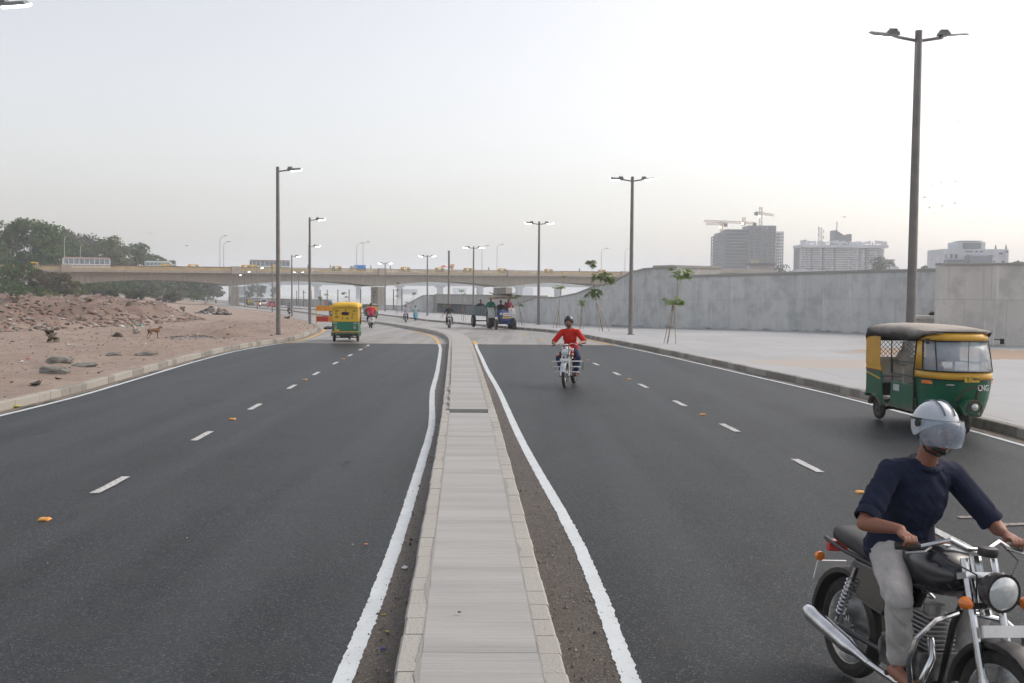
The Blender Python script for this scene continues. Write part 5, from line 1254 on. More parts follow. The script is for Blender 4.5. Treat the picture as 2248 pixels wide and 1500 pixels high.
def walker(label, loc, rz, shirt, trousers, group=None, h=1.68, voxel=.03, phase=.15, skin=SKIND, sit=False):
    root = thing('person', label, 'person', loc, rz, group); key = lambda n, c: pm('%s_%d_%d_%d' % (n, c[0] * 999, c[1] * 999, c[2] * 999), c, tuple(x * .8 for x in c), 9, .85)
    k = h / 1.72; P = []; hz_ = .9
    P += [('e', (0, 0, hz_), (.11, .16, .13), None, 2), ('e', (0, 0, 1.12), (.10, .145, .17), None, 1), ('e', (0, 0, 1.30), (.105, .185, .14), None, 1), ('c', (0, 0, 1.40), (.01, 0, 1.50), .05, .05, 0)]
    P += head_prims((.015, 0, 1.60))
    for s in (-1, 1):
        f = s * phase; sh = (0, s * .185, 1.38); el = (-f * .5, s * .23, 1.12); wr = (-f * 1.0 + .05, s * .24, .88)
        P += [('c', sh, el, .058, .045, 1), ('c', el, wr, .04, .028, 0), ('e', (wr[0] + .01, wr[1], wr[2] - .05), (.03, .018, .05), None, 0)]
        for j_ in range(4): P.append(('c', (wr[0] - .02 + j_ * .014, wr[1], wr[2] - .09), (wr[0] - .015 + j_ * .014, wr[1] - s * .01, wr[2] - .15 + .008 * abs(j_ - 1.5)), .009, .007, 0))
        P += [('c', (0, s * .09, .88), (f * .5 + .02, s * .1, .48), .088, .058, 2), ('c', (f * .5 + .02, s * .1, .48), (f * 1.1 - .03, s * .1, .10), .056, .042, 2), ('c', (f * 1.1 - .05, s * .1, .04), (f * 1.1 + .12, s * .11, .035), .04, .03, 3)]
    P = [tuple([p[0]] + [tuple(c * k for c in v) if isinstance(v, tuple) and i in (0, 1) and not (p[0] == 'e' and i == 1 and False) else v for i, v in enumerate(p[1:])]) for p in P]
    body_mesh('body', P, [skin, key('cloth', shirt), key('trouser', trousers), key('shoe', (.03, .03, .03))], root, voxel); hair_part(root, (.015 * k, 0, 1.60 * k), (1, 0, 0)); return root
# ------------------------------------------------------------------ vehicles
M_TYRE = pm('tyre_rubber', (.025, .024, .023), (.045, .041, .037), 14, .85, bmp=.002)
M_TYRED = pm('tyre_dusty', (.075, .066, .058), (.045, .04, .036), 12, .9)
M_CHR = pm('chrome', (.72, .73, .74), (.55, .56, .57), 6, .18, .95)
M_STEEL = pm('dull_steel', (.42, .42, .42), (.3, .3, .3), 8, .4, .6)
M_BLK = pm('black_paint', (.02, .02, .022), (.035, .033, .032), 8, .35); M_BLKM = pm('black_matt', (.03, .03, .03), (.045, .043, .04), 8, .75)
M_ENG = pm('engine_metal', (.22, .22, .22), (.12, .12, .12), 20, .45, .6)
M_ORL = pm('amber_lens', (.85, .25, .04), (.7, .18, .03), 10, .2, coat=.5); M_RDL = pm('red_lens', (.5, .03, .02), (.4, .02, .02), 10, .2, coat=.5)
M_GLS = pm('lamp_glass', (.75, .78, .78), (.6, .63, .64), 20, .08, .3, coat=.5)
M_WHT = pm('white_enamel', (.72, .73, .73), (.6, .61, .62), 6, .35, coat=.3)
def text_mesh(name, body, size, mat, parent, loc, rot, extrude=.002):
    cu = bpy.data.curves.new('t', 'FONT'); cu.body = body; cu.size = size; cu.extrude = extrude; cu.align_x = 'CENTER'; cu.align_y = 'CENTER'; cu.offset = size * .02
    o = bpy.data.objects.new('t', cu); COL.objects.link(o); dg = bpy.context.evaluated_depsgraph_get(); dg.update()
    me = bpy.data.meshes.new_from_object(o.evaluated_get(dg)); bpy.data.objects.remove(o); me.name = name
    me.materials.clear(); me.materials.append(mat)
    ob = bpy.data.objects.new(name, me); COL.objects.link(ob); ob.parent = parent; ob.location = loc; ob.rotation_euler = rot; return ob
def wheel(root, x, y, r, w, spokes=0, tyre=M_TYRE, hub=None, hi=True, name='wheel', disc=False):
    n = 28 if hi else 14
    o = MB().torus((x, y, r), r - w / 2, w / 2, 'Y', n, 8 if hi else 6, sx=1.0).build(name, tyre, root, smooth=True)
    rim = MB(); hm_ = hub or M_CHR
    rim.lathe([(r - w * .95, -w * .32), (r - w * .80, -w * .36), (r - w * .80, w * .36), (r - w * .95, w * .32), (r - w * .95, -w * .32)], (x, y, r), 'Y', n)
    rim.lathe([(0, -w * .45), (.032, -w * .45), (.04, 0), (.032, w * .45), (0, w * .45)], (x, y, r), 'Y', 12)
    if disc: rim.lathe([(0, -w * .2), (r * .62, -w * .25), (r - w * .9, -w * .05), (r - w * .9, w * .05), (r * .62, w * .25), (0, w * .2)], (x, y, r), 'Y', n)
    for i in range(spokes):
        a = 2 * math.pi * i / spokes; s_ = 1 if i % 2 else -1; b_ = a + .25 * s_
        rim.tube([(x + .035 * math.cos(b_), y + s_ * w * .35, r + .035 * math.sin(b_)), (x + (r - w * .85) * math.cos(a), y, r + (r - w * .85) * math.sin(a))], .0032 if spokes > 12 else .012, 4)
    rim.build('rim', hm_, o, smooth=True); return o
def arc(c, r, a0, a1, n, y=0): return [(c[0] + r * math.cos(R(a)), y, c[1] + r * math.sin(R(a))) for a in np.linspace(a0, a1, n)]
def fender_mesh(c, r, a0, a1, w_, th=.004, n=14, crown=.012):
    rings = []
    for a in np.linspace(a0, a1, n):
        ca, sa = math.cos(R(a)), math.sin(R(a)); pr_ = [(-w_ / 2, -.028), (-w_ / 2, 0), (-w_ / 4, crown * .8), (0, crown), (w_ / 4, crown * .8), (w_ / 2, 0), (w_ / 2, -.028)]
        out = [Vector((c[0] + (r + h) * ca, y, c[1] + (r + h) * sa)) for y, h in pr_]; inn = [Vector((c[0] + (r + h - th) * ca, y * .96, c[1] + (r + h - th) * sa)) for y, h in pr_][::-1]
        rings.append(out + inn)
    return MB().loft(rings)
def motorcycle(label, loc, rz, body=(.02, .02, .022), group='motorcycles and scooters on the road', guard='loop', fender=None, steer=0, hi=True, plate='front', sticker=None, headlit=False, side=0, tilt=0):
    root = thing('motorcycle', label, 'motorcycle', loc, rz, group); root.rotation_euler.x = tilt
    MB_ = pm('tank_%d_%d_%d' % tuple(int(c * 999) for c in body), body, tuple(c * .8 for c in body), 5, .22, coat=.7); FM = fender or M_BLK
    rx, fx, r = -.62, .66, .30
    w1 = wheel(root, rx, 0, r, .095, 28 if hi else 6, hi=hi); w1.name = 'rear_wheel'; w2 = wheel(root, fx, 0, r, .08, 28 if hi else 6, hi=hi); w2.name = 'front_wheel'
    MB().lathe([(0, -.03), (.075, -.03), (.09, 0), (.075, .03), (0, .03)], (rx, 0, r), 'Y', 16).build('brake_drum', M_ENG, w1, smooth=True)
    MB().lathe([(0, -.03), (.07, -.03), (.08, 0), (.07, .03), (0, .03)], (fx, 0, r), 'Y', 16).build('brake_drum', M_ENG, w2, smooth=True)
    fk = MB()
    for s in (-1, 1):
        fk.tube([(fx, s * .085, r), (fx - .05, s * .085, .45)], .028, 10); fk.tube([(fx - .04, s * .085, .42), (fx - .26, s * .085, .98)], .019, 10)
    fk.box((fx - .235, 0, .90), (.07, .22, .03), (0, R(-20), 0)); fk.box((fx - .19, 0, .76), (.07, .22, .03), (0, R(-20), 0)); fk.tube([(fx - .17, 0, .72), (fx - .29, 0, .98)], .03, 8)
    fk.build('fork', M_CHR, root, smooth=True)
    fender_mesh((fx, r), .335, 20, 175, .13).build('front_fender', FM, root, smooth=True)
    fender_mesh((rx, r), .345, 30, 195, .16).build('rear_fender', M_CHR if fender else M_BLK, root, smooth=True)
    # headlamp
    hl = MB().lathe([(0, -.09), (.05, -.085), (.085, -.04), (.095, .02), (.095, .035), (0, .035)], (0, 0, 0), 'X', 20); o = hl.build('headlight', M_CHR if fender else M_BLK, root, smooth=True, loc=(fx - .10, 0, .86))
    MB().lathe([(0, .050), (.04, .048), (.08, .036), (.086, .030), (0, .028)], (0, 0, 0), 'X', 20).build('lens', M_GLS if not headlit else pm('lit_headlight', (1, .3, .1), emit=(1, .25, .05), estr=6), o, smooth=True)
    hb = MB(); hb.tube([(fx - .41, -.35, 1.0), (fx - .36, -.26, 1.01), (fx - .30, -.14, 1.06), (fx - .27, -.05, 1.02), (fx - .27, .05, 1.02), (fx - .30, .14, 1.06), (fx - .36, .26, 1.01), (fx - .41, .35, 1.0)], .012, 8); hbo = hb.build('handlebar', M_CHR, root, smooth=True)
    for s in (-1, 1):
        MB().tube([(fx - .365, s * .26, 1.01), (fx - .415, s * .37, .998)], .019, 10).build('grip', M_BLKM, hbo, smooth=True)
        MB().tube([(fx - .335, s * .22, 1.015), (fx - .30, s * .28, 1.0), (fx - .325, s * .37, .985)], .006, 6).build('lever', M_STEEL, hbo)
        MB().lathe([(0, 0), (.03, .003), (.034, .02), (.02, .05), (0, .055)], (fx - .13, 0, 0), 'X', 10).build('indicator', M_ORL, root, loc=(0, s * .17, .80))
        MB().tube([(fx - .17, s * .09, .79), (fx - .11, s * .16, .80)], .009, 6).build('indicator_stalk', M_BLK, root)
        MB().lathe([(0, 0), (.028, -.003), (.030, -.02), (.02, -.045), (0, -.05)], (rx - .15, 0, 0), 'X', 10).build('indicator', M_ORL, root, loc=(0, s * .16, .68))
    if hi:
        for s in (-1, 1): MB().tube([(fx - .34, s * .23, 1.01), (fx - .22, s * .20, .98), (fx - .14, s * .10, .93), (fx - .2, s * .04, .80)], .0045, 5).build('cable', M_BLKM, hbo)
    MB().lathe([(0, -.02), (.045, -.02), (.05, .0), (.045, .02), (0, .022)], (fx - .2, 0, 1.03), 'Z', 14).build('speedometer', M_CHR if fender else M_BLK, root, smooth=True)
    # tank
    rings = []
    for x, hw, z0, z1 in ((-.18, .05, .80, .86), (-.14, .09, .74, .90), (-.02, .13, .71, .955), (.12, .15, .72, .98), (.24, .14, .74, .97), (.32, .10, .79, .93), (.35, .05, .82, .88)):
        zc, hh = (z0 + z1) / 2, (z1 - z0) / 2; rings.append([Vector((x, hw * math.copysign(abs(math.sin(a)) ** .7, math.sin(a)), zc + hh * math.copysign(abs(math.cos(a)) ** .8, math.cos(a)))) for a in np.linspace(0, 2 * math.pi, 18, endpoint=False)])
    tk = MB().loft(rings).build('fuel_tank', MB_, root, smooth=True, auto=60); MB().lathe([(0, 0), (.03, 0), (.03, .012), (0, .016)], (.14, 0, .975), 'Z', 12).build('filler_cap', M_CHR, tk)
    rings = []
    for x, hw, z0, z1 in ((-.80, .07, .81, .86), (-.76, .10, .78, .88), (-.5, .125, .76, .865), (-.3, .13, .75, .83), (-.18, .09, .76, .84), (-.13, .06, .79, .83)):
        zc, hh = (z0 + z1) / 2, (z1 - z0) / 2; rings.append([Vector((x, hw * math.copysign(abs(math.sin(a)) ** .6, math.sin(a)), zc + hh * math.copysign(abs(math.cos(a)) ** .7, math.cos(a)))) for a in np.linspace(0, 2 * math.pi, 16, endpoint=False)])
    MB().loft(rings).build('seat', pm('seat_vinyl', (.022, .022, .023), (.03, .03, .03), 12, .6), root, smooth=True, auto=60)
    for s in (-1, 1):
        MB().loft([[Vector((x, s * y, z)) for x, z in ((-.42, .52), (-.18, .50), (-.10, .66), (-.20, .74), (-.50, .74), (-.55, .66))] for y in (.075, .10, .115)]).build('side_panel', MB_, root, bevel=.012)
        MB().tube([(rx + .02, s * .13, r + .04), (rx + .16, s * .12, .70)], .012, 6).build('shock_absorber', M_CHR, root)
        sp = MB(); 
        for k_ in range(9): sp.torus((0, 0, .06 + k_ * .028), .024, .005, 'Z', 10, 4)
        o = sp.build('spring', M_CHR, root, loc=(rx + .04, s * .13, r + .05), rot=(0, R(21), 0))
        fr = MB(); fr.tube([(.02, s * .06, .26), (.02, s * .20, .26)], .014, 8); fr.build('footpeg', M_BLKM, root)
    fr = MB(); fr.tube([(fx - .28, 0, .88), (.26, 0, .60), (.20, 0, .26), (-.22, 0, .24), (-.26, 0, .50), (-.20, 0, .74), (fx - .3, 0, .86)], .018, 8)
    fr.tube([(-.2, .09, .74), (-.6, .11, .76), (-.85, .09, .78)], .013, 6); fr.tube([(-.2, -.09, .74), (-.6, -.11, .76), (-.85, -.09, .78)], .013, 6); fr.tube([(-.22, .08, .30), (rx, .09, r)], .016, 6); fr.tube([(-.22, -.08, .30), (rx, -.09, r)], .016, 6)
    fr.build('frame', M_BLK, root, smooth=True)
    en = MB(); en.box((.0, 0, .34), (.34, .24, .17)); en.tube([(.02, -.13, .33), (.02, .13, .33)], .085, 16); en.tube([(-.12, -.12, .34), (-.12, .12, .34)], .075, 16); en.box((-.05, 0, .5), (.1, .09, .12))
    eo = en.build('engine', M_ENG, root, bevel=.012)
    cy = MB()
    for k_ in range(8): cy.box((.10, 0, .44 + k_ * .024), (.165, .17, .009))
    cy.tube([(.10, 0, .40), (.10, 0, .66)], .055, 12); cy.build('cylinder_fins', M_STEEL, eo, bevel=.002)
    ex = MB(); ex.tube([(.16, -.05, .50), (.24, -.09, .42), (.22, -.13, .28), (.06, -.15, .22), (-.2, -.155, .23)], .019, 10); ex.tube([(-.2, -.155, .23), (-.32, -.16, .25), (-.40, -.165, .26), (-.78, -.18, .32), (-.84, -.18, .33), (-.845, -.18, .331)], [.022, .030, .048, .050, .034, .02], 14)
    ex.build('exhaust', M_CHR, root, smooth=True, auto=50)
    MB().box((-.36, .10, .33), (.44, .03, .09), (0, R(-3), 0)).build('chain_guard', M_CHR if fender else M_BLK, root, bevel=.01)
    if guard == 'bars':
        g = MB()
        for z, e in ((.63, .36), (.50, .33), (.375, .30)): g.tube([(.40, -e, z - .012), (.42, -e + .05, z), (.43, 0, z + .004), (.42, e - .05, z), (.40, e, z - .012)], .016, 8)
        g.tube([(.42, -.10, .30), (.42, -.10, .70)], .016, 6); g.tube([(.42, .10, .30), (.42, .10, .70)], .016, 6); g.build('leg_guard', M_WHT, root, smooth=True)
    elif guard == 'loop':
        g = MB()
        for s in (-1, 1): g.tube([(.32, s * .03, .68), (.38, s * .20, .66), (.40, s * .31, .58), (.38, s * .33, .45), (.32, s * .26, .30), (.24, s * .04, .24)], .0135, 8)
        g.build('leg_guard', M_CHR, root, smooth=True)
    if plate: MB().box((fx - .04, 0, .685), (.012, .24, .055), (0, R(-15), 0)).build('number_plate', M_WHT if plate == 'front' else pm('plate_yellow', (.75, .5, .06)), root)
    MB().box((rx - .30, 0, .56), (.012, .20, .13), (0, R(15), 0)).build('number_plate', M_WHT, root); MB().box((rx - .24, 0, .73), (.05, .13, .07)).build('tail_light', M_RDL, root, bevel=.01)
    if hi and guard == 'mirrors':
        for s in (-1, 1):
            m_ = MB(); m_.tube([(fx - .33, s * .24, 1.04), (fx - .30, s * .30, 1.13), (fx - .29, s * .34, 1.17)], .006, 6); mo = m_.build('mirror_stalk', M_CHR, root)
            MB().lathe([(0, -.008), (.05, -.006), (.055, 0), (.045, .018), (0, .024)], (fx - .28, s * .36, 1.20), 'X', 16).build('mirror', M_CHR if fender else M_BLK, mo, smooth=True)
    MB().tube([(-.2, .22, .60), (-.62, .24, .55), (-.66, .22, .35)] , .011, 6).tube([(-.2, .22, .60), (-.2, .10, .70)], .011, 6).build('saree_guard', M_CHR, root)
    if sticker: MB().loft([[Vector((.20 + .16 * math.cos(a), -.155, .58 + 0)) for a in (0, 1)] * 2] * 2)
    return root
def scooter(label, loc, rz, col, group='motorcycles and scooters on the road', hi=False, tilt=0):
    root = thing('scooter', label, 'scooter', loc, rz, group); m_ = pm('scooter_%d_%d' % (col[0] * 999, col[2] * 999), col, tuple(c * .85 for c in col), 4, .3, coat=.5)
    wheel(root, -.58, 0, .22, .09, 5, hub=M_ENG, hi=hi); wheel(root, .64, 0, .22, .085, 5, hub=M_ENG, hi=hi)
    rings = []
    for x, hw, z0, z1 in ((-.84, .07, .60, .70), (-.78, .14, .48, .75), (-.55, .20, .36, .77), (-.30, .20, .32, .76), (-.12, .17, .28, .70), (-.06, .14, .28, .50)):
        zc, hh = (z0 + z1) / 2, (z1 - z0) / 2; rings.append([Vector((x, hw * math.copysign(abs(math.sin(a)) ** .7, math.sin(a)), zc + hh * math.copysign(abs(math.cos(a)) ** .7, math.cos(a)))) for a in np.linspace(0, 2 * math.pi, 16, endpoint=False)])
    MB().loft(rings).build('body_shell', m_, root, smooth=True, auto=60)
    rings = []
    for z, x, w_, d in ((.26, .30, .16, .03), (.40, .38, .20, .04), (.60, .42, .21, .05), (.80, .38, .17, .05), (.93, .35, .10, .05)):
        rings.append([Vector((x + d * math.cos(t_) - .25 * (y_ / .21) ** 2 * .35, y_, z)) for t_, y_ in [(0, w_ * q) for q in np.linspace(-1, 1, 9)] + [(math.pi, w_ * q) for q in np.linspace(1, -1, 9)]])
    MB().loft(rings).build('front_shield', m_, root, smooth=True, auto=60)
    MB().box((.12, 0, .27), (.42, .30, .05)).build('floorboard', M_BLKM, root, bevel=.01)
    fender_mesh((.64, .22), .26, 10, 170, .14).build('front_fender', m_, root, smooth=True)
    rings = []
    for x, hw, z0, z1 in ((-.80, .09, .76, .81), (-.5, .14, .76, .84), (-.2, .13, .74, .81), (-.1, .08, .73, .78)):
        zc, hh = (z0 + z1) / 2, (z1 - z0) / 2; rings.append([Vector((x, hw * math.sin(a), zc + hh * math.cos(a))) for a in np.linspace(0, 2 * math.pi, 12, endpoint=False)])
    MB().loft(rings).build('seat', M_BLKM, root, smooth=True)
    MB().tube([(.58, 0, .30), (.36, 0, .98)], .03, 8).build('steering_column', M_STEEL, root)
    MB().ball((.36, 0, 1.0), (.09, .15, .075), 12).build('headlamp_cowl', m_, root, smooth=True); MB().ball((.43, 0, 1.0), (.03, .075, .05), 10).build('headlight', M_GLS, root, smooth=True)
    MB().tube([(.26, -.34, .99), (.33, -.15, 1.02), (.33, .15, 1.02), (.26, .34, .99)], .015, 8).build('handlebar', M_BLKM, root)
    for s in (-1, 1): MB().tube([(.32, s * .22, 1.02), (.33, s * .28, 1.16)], .006, 6).box((.33, s * .30, 1.19), (.02, .1, .065)).build('mirror', M_BLKM, root)
    MB().box((-.86, 0, .66), (.04, .20, .05)).build('tail_light', M_RDL, root, bevel=.01); MB().box((-.88, 0, .50), (.01, .2, .12), (0, R(12), 0)).build('number_plate', M_WHT, root)
    MB().box((-.66, 0, .42), (.34, .16, .18)).build('engine', M_BLKM, root, bevel=.03); MB().tube([(-.4, -.14, .25), (-.8, -.16, .32)], .045, 10).build('exhaust', M_STEEL, root, smooth=True)
    return root
# ---- three wheeled rickshaw, x forward, rear axle at the origin
def rickshaw(label, loc, rz, green=(.013, .125, .066), yellow=(.70, .38, .03), canopy='dark', rear_window=True, group='green and yellow auto rickshaws', hi=True, full=True, dusty=True, plates=False):
    root = thing('auto_rickshaw', label, 'auto rickshaw', loc, rz, group)
    def painted(name, c):
        if name in MATS: return MATS[name]
        m, t, b = _nt(name); P = pos(t, obj=True); f = noise(t, P, 3, 5, .6); g = noise(t, P, 14, 5, .7)
        col = mixc(t, ramp(t, f, .35, .7), c, tuple(x * .8 + .01 for x in c)); col = mixc(t, ramp(t, g, .66, .72), col, (.13, .07, .05))
        sz = N(t, 'ShaderNodeSeparateXYZ'); L(t, P, sz.inputs[0]); ad = N(t, 'ShaderNodeMath', operation='MULTIPLY_ADD'); L(t, f, ad.inputs[0]); ad.inputs[1].default_value = .8; L(t, sz.outputs[2], ad.inputs[2])
        col = mixc(t, ramp(t, ad.outputs[0], .85, .65), col, (.16, .13, .10))
        L(t, col, b.inputs['Base Color']); b.inputs['Roughness'].default_value = .42; b.inputs['Coat Weight'].default_value = .15; bump(t, b, f, .004); MATS[name] = m; return m
    MG = painted('rick_green_%d' % (green[1] * 999), green); MY = painted('rick_yellow_%d' % (yellow[1] * 999), yellow)
    if canopy == 'dark':
        MC = MATS.get('canopy_dark')
        if MC is None:
            m, t, b = _nt('canopy_dark'); P = pos(t, obj=True); f = noise(t, P, 2.2, 5, .6); sz = N(t, 'ShaderNodeSeparateXYZ'); L(t, P, sz.inputs[0]); ad = N(t, 'ShaderNodeMath', operation='MULTIPLY_ADD'); L(t, f, ad.inputs[0]); ad.inputs[1].default_value = .22; L(t, sz.outputs[2], ad.inputs[2])
            L(t, mixc(t, ramp(t, ad.outputs[0], 1.70, 1.86), (.05, .045, .042), (.40, .365, .32)), b.inputs['Base Color']); b.inputs['Roughness'].default_value = .8; bump(t, b, noise(t, P, 9, 4), .012); MC = MATS['canopy_dark'] = m
    else:
        MC = MATS.get('canopy_yellow')
        if MC is None:
            m, t, b = _nt('canopy_yellow'); P = pos(t, obj=True); f = noise(t, P, 2.2, 5, .6)
            L(t, mixc(t, ramp(t, f, .35, .7), (.78, .50, .04), (.66, .40, .04)), b.inputs['Base Color']); b.inputs['Roughness'].default_value = .6; bump(t, b, noise(t, P, 6, 4), .015); MC = MATS['canopy_yellow'] = m
    MCR = pm('cream_trim', (.62, .60, .54), (.5, .48, .43), 4, .6); MRB = pm('rubber_black', (.02, .02, .02), rough=.6); MRUST = pm('rusty_edge', (.15, .07, .05), (.09, .05, .04), 18, .85)
    # wheels
    for y in (-.52, .52): w_ = wheel(root, 0, y, .205, .11, 0, M_TYRED if dusty else M_TYRE, pm('hub_dusty', (.16, .14, .12), (.1, .09, .08), 12, .8), hi, disc=True); 
    fw = wheel(root, 2.0, 0, .205, .11, 0, M_TYRED if dusty else M_TYRE, pm('hub_dusty', (.16, .14, .12)), hi, disc=True)
    # front cowl
    LV = [(.27, .50, 1.95), (.42, .525, 2.07), (.58, .545, 2.15), (.75, .56, 2.20), (.90, .57, 2.22), (.905, .572, 2.222)]
    def cpt(z, w_, xn, t_, xr=1.44, ex=.74):
        y = w_ * math.copysign(abs(math.sin(t_)) ** ex, math.sin(t_)); x = xr + (xn - xr) * abs(math.cos(t_)) ** ex; return Vector((x, y, z))
    TS = np.linspace(-math.pi / 2, math.pi / 2, 33)
    def shell(name, lv, mat, ts=TS, parent=root, th=.02, xr=1.44):
        o = MB().loft([[cpt(z, w_, xn, t_, xr) for t_ in ts] for z, w_, xn in lv], closed=False, cap=False).build(name, mat, parent, smooth=True, auto=50); s_ = o.modifiers.new('s', 'SOLIDIFY'); s_.thickness = th; s_.offset = -1; return o
    cowl = shell('front_cowl', LV, MG)
    shell('yellow_band', [(.905, .577, 2.226), (.96, .58, 2.224), (1.035, .58, 2.21)], MY)
    MB().tube([cpt(.905, .582, 2.232, t_) for t_ in TS], .009, 6).build('black_moulding', MRB, root); MB().tube([cpt(1.04, .582, 2.215, t_) for t_ in TS], .012, 6).build('windscreen_rubber', MRB, root)
    tp_ = math.radians(75)
    for s in (-1, 1):
        ts = np.linspace(s * tp_, s * math.pi / 2, 7)
        shell('windscreen_pillar', [(1.04, .58, 2.21), (1.3, .57, 2.13), (1.56, .555, 2.03)], MY, ts, xr=1.44)
        MB().tube([cpt(z, w_ + .004, xn + .004, s * tp_) for z, w_, xn in ((1.04, .58, 2.21), (1.3, .57, 2.13), (1.54, .555, 2.03))], .012, 6).build('windscreen_rubber', MRB, root)
        MB().tube([cpt(z, w_, xn, s * .85) for z, w_, xn in ((1.04, .582, 2.214), (1.3, .572, 2.134), (1.54, .557, 2.034))], .009, 6).build('windscreen_rubber', MRB, root)
    shell('windscreen_header', [(1.535, .56, 2.04), (1.60, .555, 2.025), (1.675, .54, 1.97)], MY)
    MB().tube([cpt(1.53, .562, 2.045, t_) for t_ in TS], .010, 6).build('windscreen_rubber', MRB, root)
    MB().tube([cpt(1.675, .55, 1.98, t_) for t_ in TS], .014, 6).build('hood_edge', MRB, root)
    gm = MATS.get('windscreen_glass')
    if gm is None:
        m, t, b = _nt('windscreen_glass'); b.inputs['Base Color'].default_value = (.55, .62, .68, 1); b.inputs['Alpha'].default_value = .42; b.inputs['Roughness'].default_value = .05
        f = noise(t, pos(t, obj=True), 3, 4); L(t, ramp(t, f, -.5, 1.8), b.inputs['Alpha']); gm = MATS['windscreen_glass'] = m
    shell('windscreen', [(1.05, .575, 2.205), (1.3, .565, 2.125), (1.53, .55, 2.03)], gm, np.linspace(-tp_, tp_, 15), th=.005)
    MB().tube([cpt(1.52, .60, 2.06, .02), cpt(1.06, .62, 2.24, -.05)], .006, 6).build('wiper', MRB, root)
    for s in (-1, 1):   # indicators
        p = cpt(.85, .575, 2.23, s * 1.15); MB().box((0, 0, 0), (.045, .20, .06)).build('indicator', M_ORL, root, bevel=.01, loc=p, rot=(0, 0, math.atan2(s * .9, .75)))
        MB().tube([(1.9, s * .54, 1.56), (1.98, s * .61, 1.56)], .008, 6).box((1.99, s * .63, 1.53), (.04, .05, .09)).build('mirror', MRB, root)
    if plates:
        pl = MB().box((2.248, 0, .93), (.012, .25, .10)).build('number_plate', pm('plate_yellow', (.75, .47, .06)), root)
        rot = (R(90), 0, R(90)); text_mesh('plate_text', 'GJ 1\nAZ', .042, MRB, pl, (2.255, -.062, .93), rot); text_mesh('plate_text', '1854', .062, MRB, pl, (2.255, .056, .93), rot); MB().box((2.255, -.012, .93), (.002, .004, .09)).build('plate_line', MRB, pl)
        p = cpt(.78, .56, 2.205, .26); text_mesh('painted_letters', 'CNG', .135, M_WHT, root, p + Vector((.022, .01, 0)), (R(84), 0, R(90) + .16), .001).scale.x = .68
        p = cpt(.83, .57, 2.215, -.45); MB().box((0, 0, 0), (.004, .12, .02)).build('badge', pm('grey_badge', (.45, .5, .48)), root, loc=p + Vector((.010, -.01, 0)), rot=(0, 0, -.35))
        # rusted bare patch above the lamp
        rg_ = np.random.default_rng(3); mbp = MB(); ring = []; 
        pts = [(-.16, .44), (-.20, .56), (-.13, .66), (-.11, .74), (-.02, .78), (.10, .80), (.16, .82), (.17, .74), (.12, .70), (.14, .60), (.09, .56), (.11, .48)]
        for dp in (.004, .009): ring.append([cpt(z, np.interp(z, [l[0] for l in LV], [l[1] for l in LV]), np.interp(z, [l[0] for l in LV], [l[2] for l in LV]) + dp, math.asin(min(1, abs(y) / .555) ** (1 / .74)) * (1 if y > 0 else -1)) for y, z in pts])
        c0 = [p for p in ring[1]]; 
        for i in range(len(pts)): mbp.tube([c0[i], c0[(i + 1) % len(pts)]], [.014 * rg_.uniform(.5, 1.3), .014 * rg_.uniform(.4, 1.4)], 5)
        mbp.build('rust_stain', MRUST, cowl)
    # front mudguard, lamp, fork
    rings = []
    for a in np.linspace(22, 150, 14):
        ca, sa = math.cos(R(a)), math.sin(R(a)); w_ = .115 + .035 * math.sin(R(max(a, 0)))
        rings.append([Vector((2.03 + (.285 + h) * ca, y * w_ / .12, .235 + (.285 + h) * sa)) for y, h in ((-.12, -.06), (-.12, .0), (-.08, .03), (0, .045), (.08, .03), (.12, 0), (.12, -.06))])
    mg = MB().loft(rings, closed=False, cap=False).build('front_mudguard', MG, root, smooth=True); mg.modifiers.new('s', 'SOLIDIFY').thickness = .008
    MB().loft([[Vector((x, y * k_, z)) for y, z in ((-.12, .40), (-.13, .50), (-.09, .58), (0, .60), (.09, .58), (.13, .50), (.12, .40), (0, .37))] for x, k_ in ((2.05, 1), (2.22, 1), (2.32, .9), (2.35, .75))]).build('lamp_housing', MG, root, smooth=True)
    MB().tube([(2.345, .12 * math.cos(a), .49 + .105 * math.sin(a)) for a in np.linspace(-.6, math.pi + .6, 16)], .014, 6).build('rusty_trim', MRUST, root)
    hl = MB().lathe([(0, -.05), (.07, -.04), (.078, .02), (0, .02)], (2.345, 0, .49), 'X', 20).build('headlight', pm('lamp_bowl', (.12, .1, .09), rough=.5), root, smooth=True); MB().lathe([(0, .04), (.035, .036), (.055, .02), (0, .018)], (2.345, 0, .49), 'X', 18).build('lens', M_GLS, hl, smooth=True)
    MB().tube([(2.0, -.09, .205), (1.90, -.09, .45), (1.86, 0, .6)], .022, 8).tube([(2.0, .09, .205), (1.90, .09, .45)], .022, 8).build('fork', pm('dusty_steel', (.15, .12, .1)), root)
    # floor and chassis
    MB().box((.66, 0, .30), (2.0, .96, .05)).build('floor', pm('floor_dark', (.06, .055, .05)), root); MB().box((.15, 0, .26), (.9, .5, .16)).build('chassis', M_BLKM, root, bevel=.02)
    # body sides with step opening
    prof_ = [(-.47, .44), (-.48, .90), (.16, .90), (.19, .66), (.22, .42), (.30, .34), (.48, .34), (.55, .42), (.58, .76), (1.42, .76), (1.44, .30), (.16, .30), (.10, .44)]
    rear_y = [(-.48, .902), (-.485, 1.02), (.10, 1.02), (.17, .902)]
